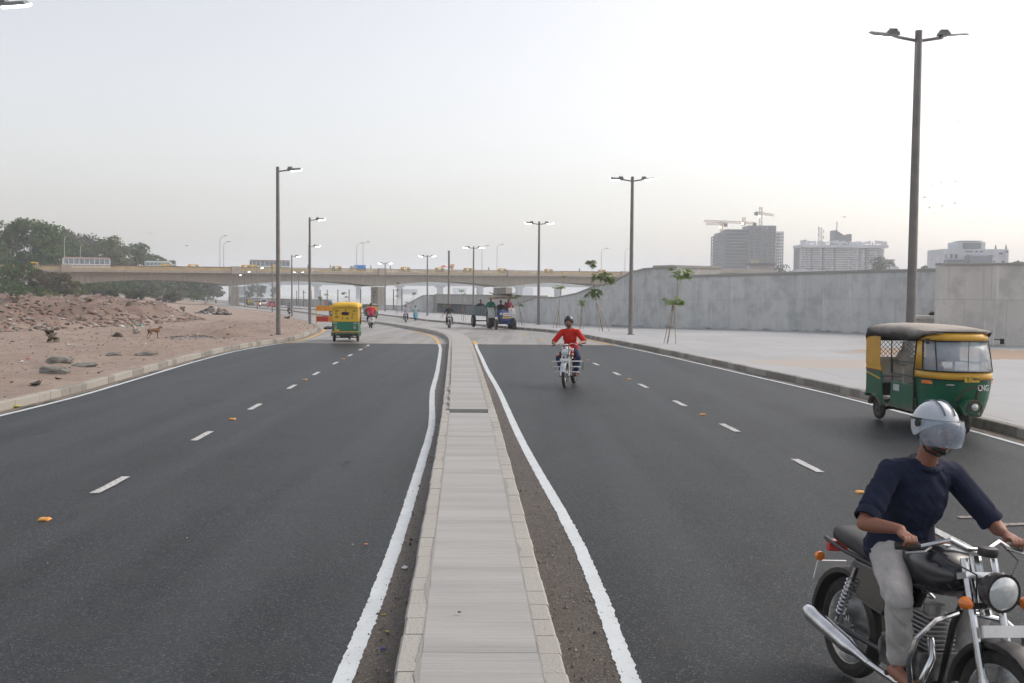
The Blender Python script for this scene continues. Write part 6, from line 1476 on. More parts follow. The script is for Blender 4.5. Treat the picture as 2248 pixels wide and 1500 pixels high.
    for s in (-1, 1):
        y0, y1 = sorted((s * .555, s * .58)); MB().prism(prof_, y0, y1).build('side_panel', MG, root, bevel=.006)
        MB().prism(rear_y, y0, y1).build('upper_side_band', MY, root); MB().box((-.17, s * .584, .905), (.63, .006, .022)).build('stripe', pm('stripe_red', (.3, .05, .05)), root)
        MB().box((-.16, s * .583, .80), (.6, .005, .03), (0, R(8), 0)).build('stripe', MY, root)
        # rear wheel flare
        rings = []
        for a in np.linspace(15, 165, 10): rings.append([Vector(((.27 + h) * math.cos(R(a)), s * y, .21 + (.27 + h) * math.sin(R(a)))) for y, h in ((.53, 0), (.62, -.01), (.64, -.05), (.62, -.07), (.53, -.06))])
        MB().loft(rings).build('rear_mudguard', MG, root, smooth=True); MB().tube(arc((0, .21), .235, 20, 160, 10, s * .638), .010, 6).build('rusty_trim', MRUST, root)
        # canopy side cloth
        cl = [(-.49, 1.0), (-.49, 1.50), (-.44, 1.56), (.12, 1.56), (.12, 1.0)]
        MB().prism(cl, *sorted((s * .572, s * .588))).build('side_cloth', MY if canopy == 'dark' else MC, root, bevel=.006)
        # rails beside the driver seat
        if s < 0 or True:
            rl = MB(); rl.tube([(.60, s * .565, .76), (.60, s * .565, 1.13), (1.42, s * .565, 1.13)], .011, 6); rl.tube([(.60, s * .565, .90), (1.42, s * .565, .90)], .009, 6); rl.build('side_rail', pm('rail_green', (.03, .06, .05)), root)
        MB().tube([(.55, s * .565, .9), (.56, s * .575, 1.62)], .011, 6).build('canopy_pole', MRB, root)
        MB().tube([(1.44, s * .57, .35), (1.45, s * .57, 1.05), (1.48, s * .56, 1.64)], .018, 8).build('door_pillar', MRB if canopy == 'dark' else MY, root)
    MB().box((.80, -.583, .66), (.22, .006, .11)).build('sticker', pm('sticker_white', (.6, .65, .66)), root)
    # rear wall
    MB().box((-.475, 0, .67), (.03, 1.13, .46)).build('rear_panel', MG, root, bevel=.02)
    MB().box((-.495, 0, .47), (.03, 1.15, .05)).build('rear_stripe', pm('stripe_orange', (.7, .3, .04)), root); MB().box((-.48, 0, .42), (.06, 1.18, .07)).build('rear_bumper', MG, root, bevel=.01)
    rb = MB()
    if plates:       # open back: canvas edge above a diamond mesh
        rb.box((-.485, 0, 1.50), (.03, 1.11, .16)); rb.box((-.485, 0, .95), (.03, 1.11, .12)); g = MB()
        for k_ in range(-12, 20):
            for sg in (1, -1):
                P_ = [(-.55 + k_ * .085 + (f if sg > 0 else 1 - f) * .42, 1.0 + .43 * f) for f in np.linspace(0, 1, 14)]; P_ = [p for p in P_ if abs(p[0]) <= .545]
                if len(P_) > 1: g.tube([(-.485, P_[0][0], P_[0][1]), (-.485, P_[-1][0], P_[-1][1])], .005, 4)
        g.build('rear_mesh', MRB, root)
    else: rb.box((-.485, 0, 1.22), (.03, 1.11, .62))
    rbo = rb.build('rear_cover', MC if plates else (MY if canopy == 'dark' else MC), root, bevel=.02)
    ring = [(.17 * math.copysign(abs(math.cos(a)) ** .6, math.cos(a)), .075 * math.copysign(abs(math.sin(a)) ** .6, math.sin(a)) + 1.27) for a in np.linspace(0, 2 * math.pi, 20, endpoint=False)]
    if not plates: MB().loft([[Vector((x, y, z)) for y, z in ring] for x in (-.502, -.506)]).build('rear_window', pm('rear_glass', (.05, .015, .03), (.03, .02, .03), 8, .2), root)
    if canopy == 'yellow':
        rg_ = np.random.default_rng(8)
        for i in range(9):     # worn blotches in the canvas around the window
            cy, cz = [(-.34, 1.22), (-.40, 1.38), (-.30, 1.08), (-.1, 1.06), (.12, 1.07), (.36, 1.12), (.40, 1.25), (.36, 1.38), (-.02, 1.40)][i]
            rr = [(cy + rg_.uniform(.03, .09) * (.5 + (i % 2)) * math.cos(a), cz + rg_.uniform(.02, .05) * (2 - i % 2) * math.sin(a)) for a in np.linspace(0, 6.28, 9, endpoint=False)]
            MB().loft([[Vector((x, y, z)) for y, z in rr] for x in (-.5015, -.5035)]).build('worn_patch', pm('worn_brown', (.22, .13, .03), (.3, .2, .04), 14, .8), rbo)
    for s in (-1, 1):
        MB().box((-.495, s * .44, .85), (.012, .17, .035)).build('reflector', pm('reflector_pale', (.6, .7, .62)), root)
        tl = MB().box((-.50, s * .42, .68), (.03, .09, .15)).build('tail_light', pm('tail_housing', (.5, .52, .5)), root, bevel=.01); MB().box((-.518, s * .42, .70), (.008, .06, .06)).build('lens', M_RDL, tl)
    MB().box((-.51, .36, .54), (.008, .20, .07)).build('number_plate', pm('plate_yellow', (.75, .47, .06)), root)
    MB().tube([(-.3, -.25, .24), (-.58, -.25, .24)], .025, 8).build('exhaust', M_STEEL, root); MB().tube([(0, -.5, .205), (0, .5, .205)], .028, 8).build('rear_axle', M_BLKM, root)
    # canopy
    def sec(x, k_, z1, zs):
        pr_ = [(-.60, zs), (-.615, zs + (z1 - zs) * .35), (-.595, zs + (z1 - zs) * .65), (-.50, z1 - .035), (-.30, z1 - .005), (0, z1), (.30, z1 - .005), (.50, z1 - .035), (.595, zs + (z1 - zs) * .65), (.615, zs + (z1 - zs) * .35), (.60, zs)]
        return [Vector((x, y * k_, z)) for y, z in pr_]
    rings = [sec(-.53, .93, 1.52, 1.38), sec(-.505, .97, 1.66, 1.44), sec(-.40, 1, 1.745, 1.50), sec(-.10, 1, 1.77, 1.53), sec(.5, 1, 1.775, 1.52), sec(1.1, 1, 1.77, 1.50), sec(1.45, .99, 1.76, 1.50), sec(1.72, .96, 1.735, 1.60), sec(1.93, .80, 1.69, 1.655)]
    o = MB().loft(rings, closed=False, cap=False).build('canopy', MC, root, smooth=True, auto=50); s_ = o.modifiers.new('s', 'SOLIDIFY'); s_.thickness = .015
    MB().loft([sec(-.40, 1.012, 1.752, 1.50), sec(-.37, 1.012, 1.755, 1.50)], closed=False, cap=False).build('canopy_strap', MRB, root) if canopy == 'dark' else None
    if full:
        MB().box((-.20, 0, .56), (.46, 1.1, .24)).build('seat_box', M_BLKM, root); MB().box((-.14, 0, .72), (.50, 1.12, .10)).build('passenger_seat', pm('seat_grey', (.32, .32, .32)), root, bevel=.03)
        MB().box((-.42, 0, .93), (.10, 1.12, .38), (0, R(-10), 0)).build('seat_back', MCR, root, bevel=.03)
        MB().box((.60, .10, .80), (.025, .95, .38)).build('partition', MCR, root, bevel=.01)
        MB().box((.92, -.0, .70), (.30, .62, .10)).build('driver_seat', M_BLKM, root, bevel=.03); MB().box((.78, 0, .90), (.08, .55, .28)).build('driver_backrest', pm('seat_brown', (.10, .035, .03)), root, bevel=.03)
        MB().box((.9, .28, 1.30), (.03, .42, .36)).build('hanging_cloth', pm('cloth_dark_red', (.10, .02, .02)), root)
        MB().ball((-.30, .05, 1.12), (.10, .13, .16), 10).tube([(-.3, .05, 1.25), (-.3, .05, 1.42)], [.05, .015], 6).build('white_bag', pm('bag_white', (.55, .55, .55)), root, smooth=True)
    hb = MB(); hb.tube([(1.62, -.28, 1.0), (1.68, 0, 1.02), (1.62, .28, 1.0)], .015, 6); hb.tube([(1.86, 0, .5), (1.68, 0, 1.02)], .025, 6); hb.build('handlebar', MRB, root)
    MB().box((1.82, 0, 1.0), (.22, .95, .05)).build('dashboard', M_BLKM, root, bevel=.02)
    MB().ball((1.2, -.50, .62), (.16, .08, .16), 10).build('spare_sack', pm('sack_brown', (.16, .12, .1)), root, smooth=True) if plates else None
    return root
# ---- cars, x forward, seen small
def car(label, loc, rz, col, kind='hatch', group='cars beyond the bend'):
    root = thing('parked_car' if False else 'car', label, 'car', loc, rz, group); m_ = pm('car_%d_%d' % (col[0] * 999, col[2] * 999), col, tuple(c * .9 for c in col), 3, .3, coat=.6); L_, W_, H_ = (3.6, 1.55, 1.5) if kind == 'hatch' else ((4.3, 1.72, 1.78) if kind == 'suv' else (3.8, 1.5, 1.45)); h = L_ / 2
    belt = .88 if kind != 'suv' else 1.02
    low = [(-h, .62), (-h + .04, .38), (-h + .3, .24), (h - .3, .24), (h - .02, .42), (h, .62), (h - .18, .78), (h * .52, belt), (-h + .08, belt + .02)]
    rings = []
    for y, k_ in ((-W_ / 2, .93), (-W_ / 2 + .07, 1), (W_ / 2 - .07, 1), (W_ / 2, .93)): rings.append([Vector((x * (1 if k_ == 1 else .985), y, .24 + (z - .24) * (1 if k_ == 1 else .95))) for x, z in low])
    MB().loft(rings).build('body', m_, root, smooth=True, auto=30, bevel=.02)
    cab = [(-h + .14, belt), (-h + .32, H_ - .06), (-h + .55, H_), (h * .12, H_), (h * .25, H_ - .05), (h * .58, belt)]
    rings = []
    for y, k_ in ((-W_ / 2 + .04, 0), (-W_ / 2 + .20, 1), (W_ / 2 - .20, 1), (W_ / 2 - .04, 0)): rings.append([Vector((x, y, belt if k_ == 0 and z == belt else (belt + (z - belt) * (1 if k_ else .55)))) for x, z in cab])
    MB().loft(rings).build('cabin', m_, root, smooth=True, auto=30)
    G_ = pm('car_glass', (.04, .05, .06), (.07, .08, .09), 4, .08)
    MB().loft([[Vector((-h + .155 + dx, y, belt + .07)) for y in (-W_ * .38, W_ * .38)] + [Vector((-h + .29 + dx, y, H_ - .10)) for y in (W_ * .33, -W_ * .33)] for dx in (-.03, .0)]).build('rear_window', G_, root)
    MB().loft([[Vector((h * .56 + dx, y, belt + .05)) for y in (-W_ * .38, W_ * .38)] + [Vector((h * .29 + dx, y, H_ - .10)) for y in (W_ * .33, -W_ * .33)] for dx in (.0, .04)]).build('windscreen', G_, root)
    for s in (-1, 1):
        MB().loft([[Vector((x, s * (W_ / 2 - .05 - (z - belt) * .22 + dy), z)) for x, z in ((-h + .42, belt + .06), (-h + .5, H_ - .12), (h * .1, H_ - .12), (h * .42, belt + .06))] for dy in (0, .025)]).build('side_window', G_, root)
        for x in (-h + .68, h - .70): wheel(root, x, s * (W_ / 2 - .10), .30, .18, 0, M_TYRE, M_STEEL, False, disc=True)
        MB().box((-h - .005, s * W_ * .42, .72), (.05, .17, .22)).build('tail_light', M_RDL, root, bevel=.02); MB().box((h - .05, s * W_ * .38, .66), (.1, .28, .13)).build('headlight', M_GLS, root, bevel=.02)
        MB().box((h * .42, s * (W_ / 2 + .06), belt + .05), (.08, .14, .11)).build('mirror', m_, root, bevel=.02)
    MB().box((-h - .02, 0, .62), (.02, .5, .12)).build('number_plate', M_WHT, root); MB().box((-h - .01, 0, .40), (.10, W_ * .9, .17)).build('bumper', m_ if kind != 'suv' else M_BLKM, root, bevel=.03)
    return root
def bus(label, loc, rz, L_=10.6, body=(.68, .70, .70), low=(.62, .62, .6), band=(.4, .05, .05), adverts=True, mini=False):
    root = thing('bus' if not mini else 'minibus', label, 'bus' if not mini else 'minibus', loc, rz, 'buses on the bridge'); H_ = 3.1 if not mini else 2.6; W_ = 2.45 if not mini else 2.0; h = L_ / 2
    mb_ = pm('bus_%d' % (body[0] * 999), body, tuple(c * .88 for c in body), 2, .45)
    if not mini:
        MB().box((0, 0, .45 + 1.05 / 2), (L_, W_, 1.05)).build('lower_body', mb_, root, bevel=.06); MB().box((0, 0, H_ - .12), (L_, W_, .42)).build('roof', mb_, root, bevel=.12); MB().box((0, 0, H_ - .05), (L_ + .08, W_ + .08, .14)).build('roof_stripe', pm('bus_band_red', band), root)
        MB().box((0, 0, 2.1), (L_ - .1, W_ - .5, 1.3)).build('interior', pm('bus_inside', (.10, .12, .14)), root)
        n = 9
        for i in range(n + 1):
            x = -h + .06 + (L_ - .12) * i / n
            for s in (-1, 1): MB().box((x, s * (W_ / 2 - .04), 2.1), (.16 if 0 < i < n else .3, .08, 1.3)).build('window_post', mb_, root)
        for i in range(n):
            x = -h + .06 + (L_ - .12) * (i + .5) / n
            for s in (-1, 1): MB().box((x, s * (W_ / 2 - .07), 2.12), ((L_ - .12) / n - .16, .03, 1.22)).build('window', pm('bus_glass', (.30, .34, .38), (.16, .19, .22), .8, .15), root)
    else:
        pf = [(-h, .35), (h - .1, .35), (h, .9), (h - .45, 1.35), (h - 1.0, H_ - .1), (h - 1.3, H_), (-h + .1, H_), (-h, H_ - .15)]
        rings = [[Vector((x, y, z)) for x, z in pf] for y in (-W_ / 2, W_ / 2)]; MB().loft(rings).build('body', mb_, root, bevel=.08)
        for i in range(6):
            for s in (-1, 1): MB().box((-h + .6 + i * (L_ - 2.4) / 5.2, s * (W_ / 2 + .004), 1.85), ((L_ - 2.4) / 5.2 - .12, .02, .75)).build('window', pm('bus_glass', (.30, .34, .38)), root)
        MB().box((h - .72, 0, 1.85), (.04, W_ * .85, .85), (0, R(-36), 0)).build('windscreen', pm('car_glass', (.04, .05, .06)), root)
    for s in (-1, 1):
        for x in (-h + 2.2 if not mini else -h + 1.2, h - 1.6 if not mini else h - 1.0): wheel(root, x, s * (W_ / 2 - .15), .48 if not mini else .36, .26, 0, M_TYRE, M_STEEL, False, disc=True)
    if adverts:
        cs = [(.65, .45, .08), (.25, .4, .65), (.7, .25, .08), (.55, .6, .7), (.75, .6, .05), (.6, .1, .1)]
        for i, c in enumerate(cs): MB().box((-h + 1.6 + i * (L_ - 2.6) / 6, -W_ / 2 - .012, 1.25), ((L_ - 3) / 6.5, .02, .36)).build('advert_panel', pm('advert_%d' % i, c), root)
    return root
def tractor(label, loc, rz):
    """tractor; x forward; origin on the ground under the rear axle"""
    root = thing('tractor', label, 'tractor', loc, rz); blue = pm('tractor_blue', (.03, .06, .22), (.04, .07, .2), 5, .4)
    for s in (-1, 1):
        w_ = wheel(root, 0, s * .72, .68, .36, 0, M_TYRED, pm('tractor_rim', (.35, .34, .32)), True, disc=True); lug = MB()
        for i in range(20):
            a = 2 * math.pi * i / 20
            lug.box((.66 * math.cos(a), s * .72 + (.08 if i % 2 else -.08), .68 + .66 * math.sin(a)), (.05, .17, .05), (0, -a, 0))
        lug.build('tread', M_TYRED, w_)
        wheel(root, 1.9, s * .62, .36, .17, 0, M_TYRED, pm('tractor_rim', (.35, .34, .32)), True, disc=True)
        rings = []
        for a in np.linspace(5, 150, 10): rings.append([Vector((.76 * math.cos(R(a)), s * y, .68 + .76 * math.sin(R(a)))) for y in (.50, .95)] + [Vector((.73 * math.cos(R(a)), s * y, .68 + .73 * math.sin(R(a)))) for y in (.95, .50)])
        MB().loft(rings).build('mudguard', pm('tractor_white', (.55, .54, .52), (.42, .42, .4)), root, smooth=True, auto=40)
        MB().lathe([(0, -.04), (.08, -.03), (.09, .03), (0, .035)], (2.12, s * .34, 1.05), 'X', 14).build('headlight', M_GLS, root, smooth=True)
        MB().tube([(1.35, s * .5, .8), (1.35, s * .55, 1.9)], .02, 6).build('side_pole', M_STEEL, root)
    rings = [[Vector((x, y * w_, z)) for y, z in ((-1, .72), (-1, 1.1), (-.8, z1), (0, z1 + .03), (.8, z1), (1, 1.1), (1, .72))] for x, w_, z1 in ((.55, .30, 1.28), (1.2, .29, 1.27), (1.9, .28, 1.23), (2.25, .27, 1.18), (2.32, .24, 1.1))]
    MB().loft(rings).build('bonnet', blue, root, smooth=True, auto=35)
    MB().box((2.34, 0, 1.02), (.02, .5, .22)).build('white_board', M_WHT, root); MB().box((2.355, 0, .80), (.02, .55, .14)).build('number_plate', pm('plate_yellow', (.75, .47, .06)), root)
    lt = MB()
    for i, y in enumerate(np.linspace(-.19, .19, 7)): lt.box((2.352, y, 1.02), (.004, .035 if i % 2 else .022, .08), (R(12 * (i % 3 - 1)), 0, 0))
    lt.build('faded_letters', pm('letter_red', (.55, .05, .05)), root)
    MB().box((2.2, 0, .66), (.35, .62, .22)).build('front_weight', blue, root, bevel=.03); MB().box((1.9, 0, .42), (.14, 1.1, .12)).build('front_axle', blue, root)
    MB().box((.8, 0, .62), (1.4, .36, .36)).build('engine', pm('tractor_engine', (.06, .08, .08)), root, bevel=.03); MB().tube([(1.3, .1, 1.2), (1.3, .1, 1.85)], .035, 8).build('exhaust_stack', M_BLKM, root)
    MB().box((-.05, 0, 1.02), (.45, .5, .1)).build('seat', M_BLKM, root, bevel=.03); MB().torus((0, 0, 0), .2, .015, 'Z', 18, 6).build('steering_wheel', M_BLKM, root, loc=(.48, 0, 1.32), rot=(0, R(-35), 0))
    cn = MB()
    for s in (-1, 1): cn.tube([(-.35, s * .6, 1.0), (-.35, s * .62, 2.1), (1.35, s * .6, 2.12)], .025, 6)
    cn.build('canopy_frame', M_STEEL, root)
    MB().loft([[Vector((x, y, z)) for y, z in ((-.78, 2.08), (-.4, 2.2), (0, 2.16), (.4, 2.24), (.8, 2.1), (.8, 2.05), (-.78, 2.03))] for x in (-.45, .3, 1.0, 1.45)]).build('canopy', pm('canopy_tarp', (.10, .09, .08), (.28, .2, .12), 3, .9), root)
    return root
def trailer(label, loc, rz):
    root = thing('trailer', label, 'trailer', loc, rz); m_ = pm('trailer_green', (.12, .19, .2), (.17, .17, .16), 3, .7)
    MB().box((0, 0, .95), (3.0, 1.9, .1)).build('deck', m_, root)
    for s in (-1, 1):
        MB().box((0, s * .93, 1.25), (3.0, .05, .55)).build('side_board', m_, root); wheel(root, -.1, s * .70, .46, .24, 0, M_TYRED, pm('tractor_rim', (.35, .34, .32)), True, disc=True)
    for x in (-1.48, 1.48): MB().box((x, 0, 1.25), (.05, 1.85, .55)).build('end_board', m_, root)
    MB().tube([(1.5, 0, .8), (2.4, 0, .6)], .05, 6).build('drawbar', M_BLKM, root); MB().tube([(-.1, -.7, .46), (-.1, .7, .46)], .05, 6).build('axle', M_BLKM, root)
    return root
def dog(label, loc, rz, col=(.22, .12, .065), s=1.0, sitting=False):
    m_ = pm('dog_coat_%d' % (col[0] * 999), col, tuple(c * .7 for c in col), 5, .9)
    root = thing('dog', label, 'dog', loc, rz, None); P = []
    if not sitting:
        P += [('e', (.20, 0, .42), (.17, .085, .12), None, 0), ('e', (0, 0, .44), (.20, .07, .085), None, 0), ('e', (-.20, 0, .44), (.13, .075, .095), None, 0), ('c', (.26, 0, .48), (.35, 0, .56), .07, .055, 0), ('e', (.39, 0, .59), (.075, .055, .055), None, 0), ('c', (.43, 0, .575), (.51, 0, .55), .034, .024, 0),
              ('c', (-.30, 0, .47), (-.40, 0, .50), .02, .015, 0), ('c', (-.40, 0, .50), (-.43, 0, .60), .015, .01, 0)]
        for sd in (-1, 1):
            P += [('c', (.36, sd * .04, .62), (.345, sd * .055, .69), .018, .008, 0)]
            o = sd * .04
            P += [('c', (.24, sd * .06, .40), (.22 + o, sd * .06, .22), .04, .022, 0), ('c', (.22 + o, sd * .06, .22), (.24 + o, sd * .06, .02), .02, .015, 0), ('c', (.24 + o, sd * .06, .015), (.27 + o, sd * .06, .015), .016, .014, 0)]
            P += [('c', (-.24, sd * .06, .42), (-.17 - o, sd * .06, .28), .06, .032, 0), ('c', (-.17 - o, sd * .06, .28), (-.29 - o, sd * .06, .16), .028, .018, 0), ('c', (-.29 - o, sd * .06, .16), (-.27 - o, sd * .06, .02), .017, .014, 0), ('c', (-.27 - o, sd * .06, .015), (-.24 - o, sd * .06, .015), .016, .014, 0)]
    else:
        P += [('e', (-.05, 0, .16), (.20, .11, .12), (0, R(15), 0), 0), ('c', (.05, 0, .25), (.14, 0, .42), .08, .055, 0), ('e', (.20, 0, .48), (.07, .05, .05), None, 0), ('c', (.23, 0, .47), (.30, 0, .45), .03, .02, 0), ('c', (-.2, 0, .06), (-.34, .05, .04), .02, .012, 0)]
        for sd in (-1, 1): P += [('c', (.10, sd * .06, .30), (.14, sd * .06, .02), .03, .016, 0), ('c', (-.08, sd * .1, .12), (.06, sd * .11, .03), .05, .02, 0), ('c', (.16, sd * .035, .52), (.15, sd * .045, .57), .014, .006, 0)]
    P = [tuple([p[0]] + [tuple(c * s for c in v) if i < 2 else (v * s if isinstance(v, float) else v) for i, v in enumerate(p[1:])]) for p in P]
    body_mesh('body', P, [m_], root, .012 * s); return root
# ------------------------------------------------------------------ traffic
GR_P = 'riders on the road'
def gp(px, py): q = G(px, py); return (q.x, q.y, float(prof(q.y)))
# parked rickshaw at the right kerb: rear right wheel and front wheel as seen
pr_, pf_ = G(1925, 921), G(2118, 955)
d = Vector((pf_.x - pr_.x, pf_.y - pr_.y, 0)); ang = math.atan2(d.y, d.x) - math.atan2(.52, 2.0)
ang = math.atan2(d.y, d.x) - math.atan2(.52, 2.0) - R(2.5)
ax = Vector((math.cos(ang), math.sin(ang), 0)); lf = Vector((-ax.y, ax.x, 0))
mid = (Vector((pr_.x, pr_.y, 0)) + lf * .52 + Vector((pf_.x, pf_.y, 0)) - ax * 2.0) / 2
rickshaw('green and yellow rickshaw with a dusty black hood, parked empty at the right kerb', (mid.x, mid.y, .008), ang, plates=True)
q = Vector((mid.x, mid.y, 0)) + ax * .5 + lf * .3
bagm = MB(); bagm.ball((0, 0, .14), (.16, .12, .17), 12).tube([(0, 0, .26), (.02, 0, .40), (0, 0, .47)], [.05, .02, .03], 8)
# rickshaw on the left carriageway, seen from behind
x, y, z = gp(759, 751)
r2 = rickshaw('yellow topped rickshaw driving away on the left carriageway', (x, y + .1, z + .004), R(90) + R(5), green=(.02, .19, .11), canopy='yellow', full=False, dusty=False)
# rickshaw turning beyond the pink rider
x, y, z = gp(822, 692)
rickshaw('small rickshaw with a black hood just ahead of the pink shirted scooter rider', (PXZ(817, 690, 119).x, 119, float(prof(119))), R(90 + 24), full=False, hi=False)
x, y, z = gp(549, 672)
rickshaw('far rickshaw with orange roof beyond the white car near the bridge pier', (PXZ(548, 670, 262).x, 262, float(prof(262))), R(118), canopy='dark', green=(.03, .2, .1), full=False, hi=False)

# red shirted rider
fx_, fy_, _ = gp(1241, 854); rz = R(-90) - R(13)
axd = Vector((math.cos(rz), math.sin(rz), 0)); o = Vector((fx_, fy_, 0)) - axd * .66
motorcycle('red tanked motorcycle with white leg guard bars under the red shirted rider', (o.x, o.y, .006), rz, body=(.28, .012, .02), guard='bars', fender=M_CHR, tilt=R(2))
rider('man in a red polo shirt and dark helmet riding towards the camera', (o.x, o.y, .006), rz, None, shirt=(.62, .03, .02), trousers=(.03, .055, .12), helmet=(.035, .045, .045), face=True, voxel=.0105, hands=((.27, -.315, 1.02), (.27, .315, 1.02)), detail=True, collar=True, tilt=R(2), bare_foot=False, skin=pm('skin_warm', (.36, .19, .12), (.30, .155, .10), 6, .55), shoe=(.20, .07, .05), fold=.008, build=1.08, knee=(.16, .24, .70))
root_ = bpy.data.objects[-1] if False else None

# foreground rider at the lower right
fr = PXZ(2014, 955, 5.3)
rz2 = R(-90) + R(13)
ax2 = Vector((math.cos(rz2), math.sin(rz2), 0))
ox_, oy_ = fr.x - ax2.x * -.02, fr.y - ax2.y * -.02
motorcycle('black motorcycle with chrome pipes in the lower right corner', (ox_, oy_, .008), rz2, body=(.015, .016, .02), guard='loop', hi=True, tilt=R(-4))
rider('foreground man in a navy shirt and pale helmet riding past at the lower right', (ox_, oy_, .008), rz2, None, shirt=(.018, .024, .05), trousers=(.50, .48, .47), helmet=(.50, .54, .60), visor=True, voxel=.0075, hands=((.27, -.315, 1.03), (.27, .315, 1.03)), skin=pm('skin_forearm', (.30, .13, .085), (.25, .11, .07), 6, .55), shoe=(.10, .05, .035), face=True, lean=.03, fold=.012, tilt=R(-4), build=1.1, knee=(.16, .26, .70), bare_foot=True, detail=True)

# scooter seen from behind with pink vest
x, y, z = gp(811, 722); rz = R(90) + R(14)
scooter('white scooter carrying the rider in pink, right of the yellow topped rickshaw', (x, y + .6, z + .004), rz, (.75, .76, .76))
rider('rider in a pink vest over a pale shirt, seen from behind', (x, y + .6, z + .004), rz, GR_P, shirt=(.62, .03, .09), trousers=(.04, .07, .15), voxel=.02, pelvis=(-.32, 0, .88), hands=((.26, -.33, 1.02), (.26, .33, 1.02)), knee=(.16, .2, .66), ankle=(.12, .12, .36))
x, y, z = gp(763, 700)
rider_q = [
 # label vehicle, label person, px, py, heading deg, shirt, trousers, scooter colour / None, helmet
 ('oncoming motorcycle left of the blue scooter', 'oncoming rider in a white shirt left of the blue scooter', 891, 708, -88, (.55, .55, .58), (.05, .05, .06), None, None),
 ('sky blue scooter coming towards the camera', 'oncoming rider in a pale shirt on the sky blue scooter', 912, 704, -80, (.5, .58, .65), (.05, .07, .1), (.10, .42, .62), None),
 ('dark motorcycle with a pale nose passing the median', 'oncoming rider in a dark jacket passing the far median', 986, 721, -82, (.05, .06, .07), (.04, .045, .05), None, None),
 ('dark scooter riding away beside the third left lamp', 'rider in grey seen from behind beside the third left lamp', 635, 691, 108, (.16, .16, .18), (.04, .04, .05), (.04, .05, .06), None),
 ('far motorcycle with a glowing orange lamp next to the white car', 'far rider in dark clothes with the glowing lamp next to the white car', 570, 674, 112, (.05, .05, .05), (.04, .04, .04), 'lit', None),
 ('far motorcycle near the first bridge pier', 'far rider in pale clothes near the first bridge pier', 512, 667, 115, (.5, .52, .55), (.05, .05, .06), None, None),
 ('farthest motorcycle beyond the first bridge pier', 'farthest rider in a reddish top beyond the first bridge pier', 474, 655, 115, (.45, .12, .08), (.05, .05, .06), None, None),
 ('motorcycle partly behind the left barricade', 'rider in a dark red top partly hidden behind the yellow topped rickshaw', 727, 697, 104, (.4, .03, .05), (.05, .05, .06), None, None)]
for vl, pl, px, py, hd_, sh, tr, sc_, hl_ in rider_q:
    x, y, z = gp(px, py); rz = R(hd_); y = min(y, 300)
    if px == 474: y = 330; x = PXZ(px, py, y).x; z = float(prof(y))
    if isinstance(sc_, tuple): scooter(vl, (x, y, z + .004), rz, sc_)
    else: motorcycle(vl, (x, y, z + .004), rz, hi=False, body=(.4, .4, .42) if px == 986 else (.03, .03, .035), guard='loop', headlit=sc_ == 'lit')
    if sc_ == 'lit': MB().ball((-.92, 0, .8), (.06, .12, .12), 8).build('tail_light', pm('lit_orange', (1, .3, .05), emit=(1, .22, .04), estr=8), bpy.data.objects[-1] if False else COL.objects[-1].parent if False else [o for o in COL.objects if o.get('label') == vl][0])
    rider(pl, (x, y, z + .004), rz, GR_P, shirt=sh, trousers=tr, voxel=.03, skin=SKIND, pelvis=(-.28, 0, .87), long_sleeve=px in (986, 891))
# cars far down the road
def far_at(px, py, Y): q = PXZ(px, py, Y); return (q.x, Y, float(prof(Y)) + .004)
car('small red hatchback driving away beyond the bend', far_at(595, 677, 222), R(112), (.55, .03, .06), 'hatch')
car('white high car behind the red hatchback', far_at(577, 672, 250), R(112), (.62, .66, .72), 'suv')
car('pale silver car half hidden left of the white high car', far_at(561, 669, 268), R(113), (.5, .52, .54), 'sedan')
# tractor and trailer with people
x, y, z = gp(1099, 724); TZ = R(-90) + R(11)
tr = tractor('blue tractor with white mudguards and a ragged canopy coming round the bend', (x - .05, y + 2.0, z), TZ)
trailer('grey green open trailer behind the tractor', (x - 1.3, y + 5.2, z - .03), TZ + R(2))
rider('tractor driver in a dark top under the canopy', (x - .05, y + 2.0, z + .2), TZ, 'people on the tractor and trailer', shirt=(.06, .05, .05), trousers=(.05, .05, .06), skin=SKIND, voxel=.025, hands=((.44, -.16, 1.12), (.44, .16, 1.12)), pelvis=(0, 0, .92), knee=(.4, .16, .85), ankle=(.5, .16, .5))
rider('passenger in a green shirt seated on the tractor mudguard', (x - .72, y + 2.0, z + .42), TZ, 'people on the tractor and trailer', shirt=(.02, .22, .12), trousers=(.06, .08, .14), skin=SKIND, voxel=.025, hands=((.1, -.2, .95), (.1, .2, .95)), pelvis=(-.05, 0, .88), knee=(.35, .1, .82), ankle=(.35, .12, .42))
rider('passenger in a pink and red scarf beside the tractor driver', (x + .5, y + 2.0, z + .40), TZ, 'people on the tractor and trailer', shirt=(.40, .05, .08), trousers=(.08, .06, .06), skin=SKIND, voxel=.025, hands=((.1, -.2, .95), (.1, .2, .95)), pelvis=(-.05, 0, .88), knee=(.35, .1, .82), ankle=(.35, .12, .42))
rider('woman in dark clothes sitting in the trailer', (x - 1.5, y + 4.6, z + .55), TZ, 'people on the tractor and trailer', shirt=(.04, .05, .08), trousers=(.25, .04, .08), skin=SKIND, voxel=.025, hands=((.1, -.15, .95), (.1, .15, .95)), pelvis=(-.05, 0, .60), knee=(.3, .1, .75), ankle=(.35, .12, .45))
o = MB(); rg5 = np.random.default_rng(5)
for i in range(16): o.tube([(-.6, rg5.uniform(-.55, .55), rg5.uniform(0, .08)), (.7 + rg5.uniform(-.3, .3), rg5.uniform(-.95, .95), rg5.uniform(0, .22))], .022, 5)
tag(o.build('branch_bundle', pm('dry_branches', (.07, .06, .05), (.16, .12, .08), 4, .9), loc=(x, y + 1.6, z + 2.25), rot=(0, 0, TZ)), 'bundle of dark branches lying on the tractor canopy', 'branches')
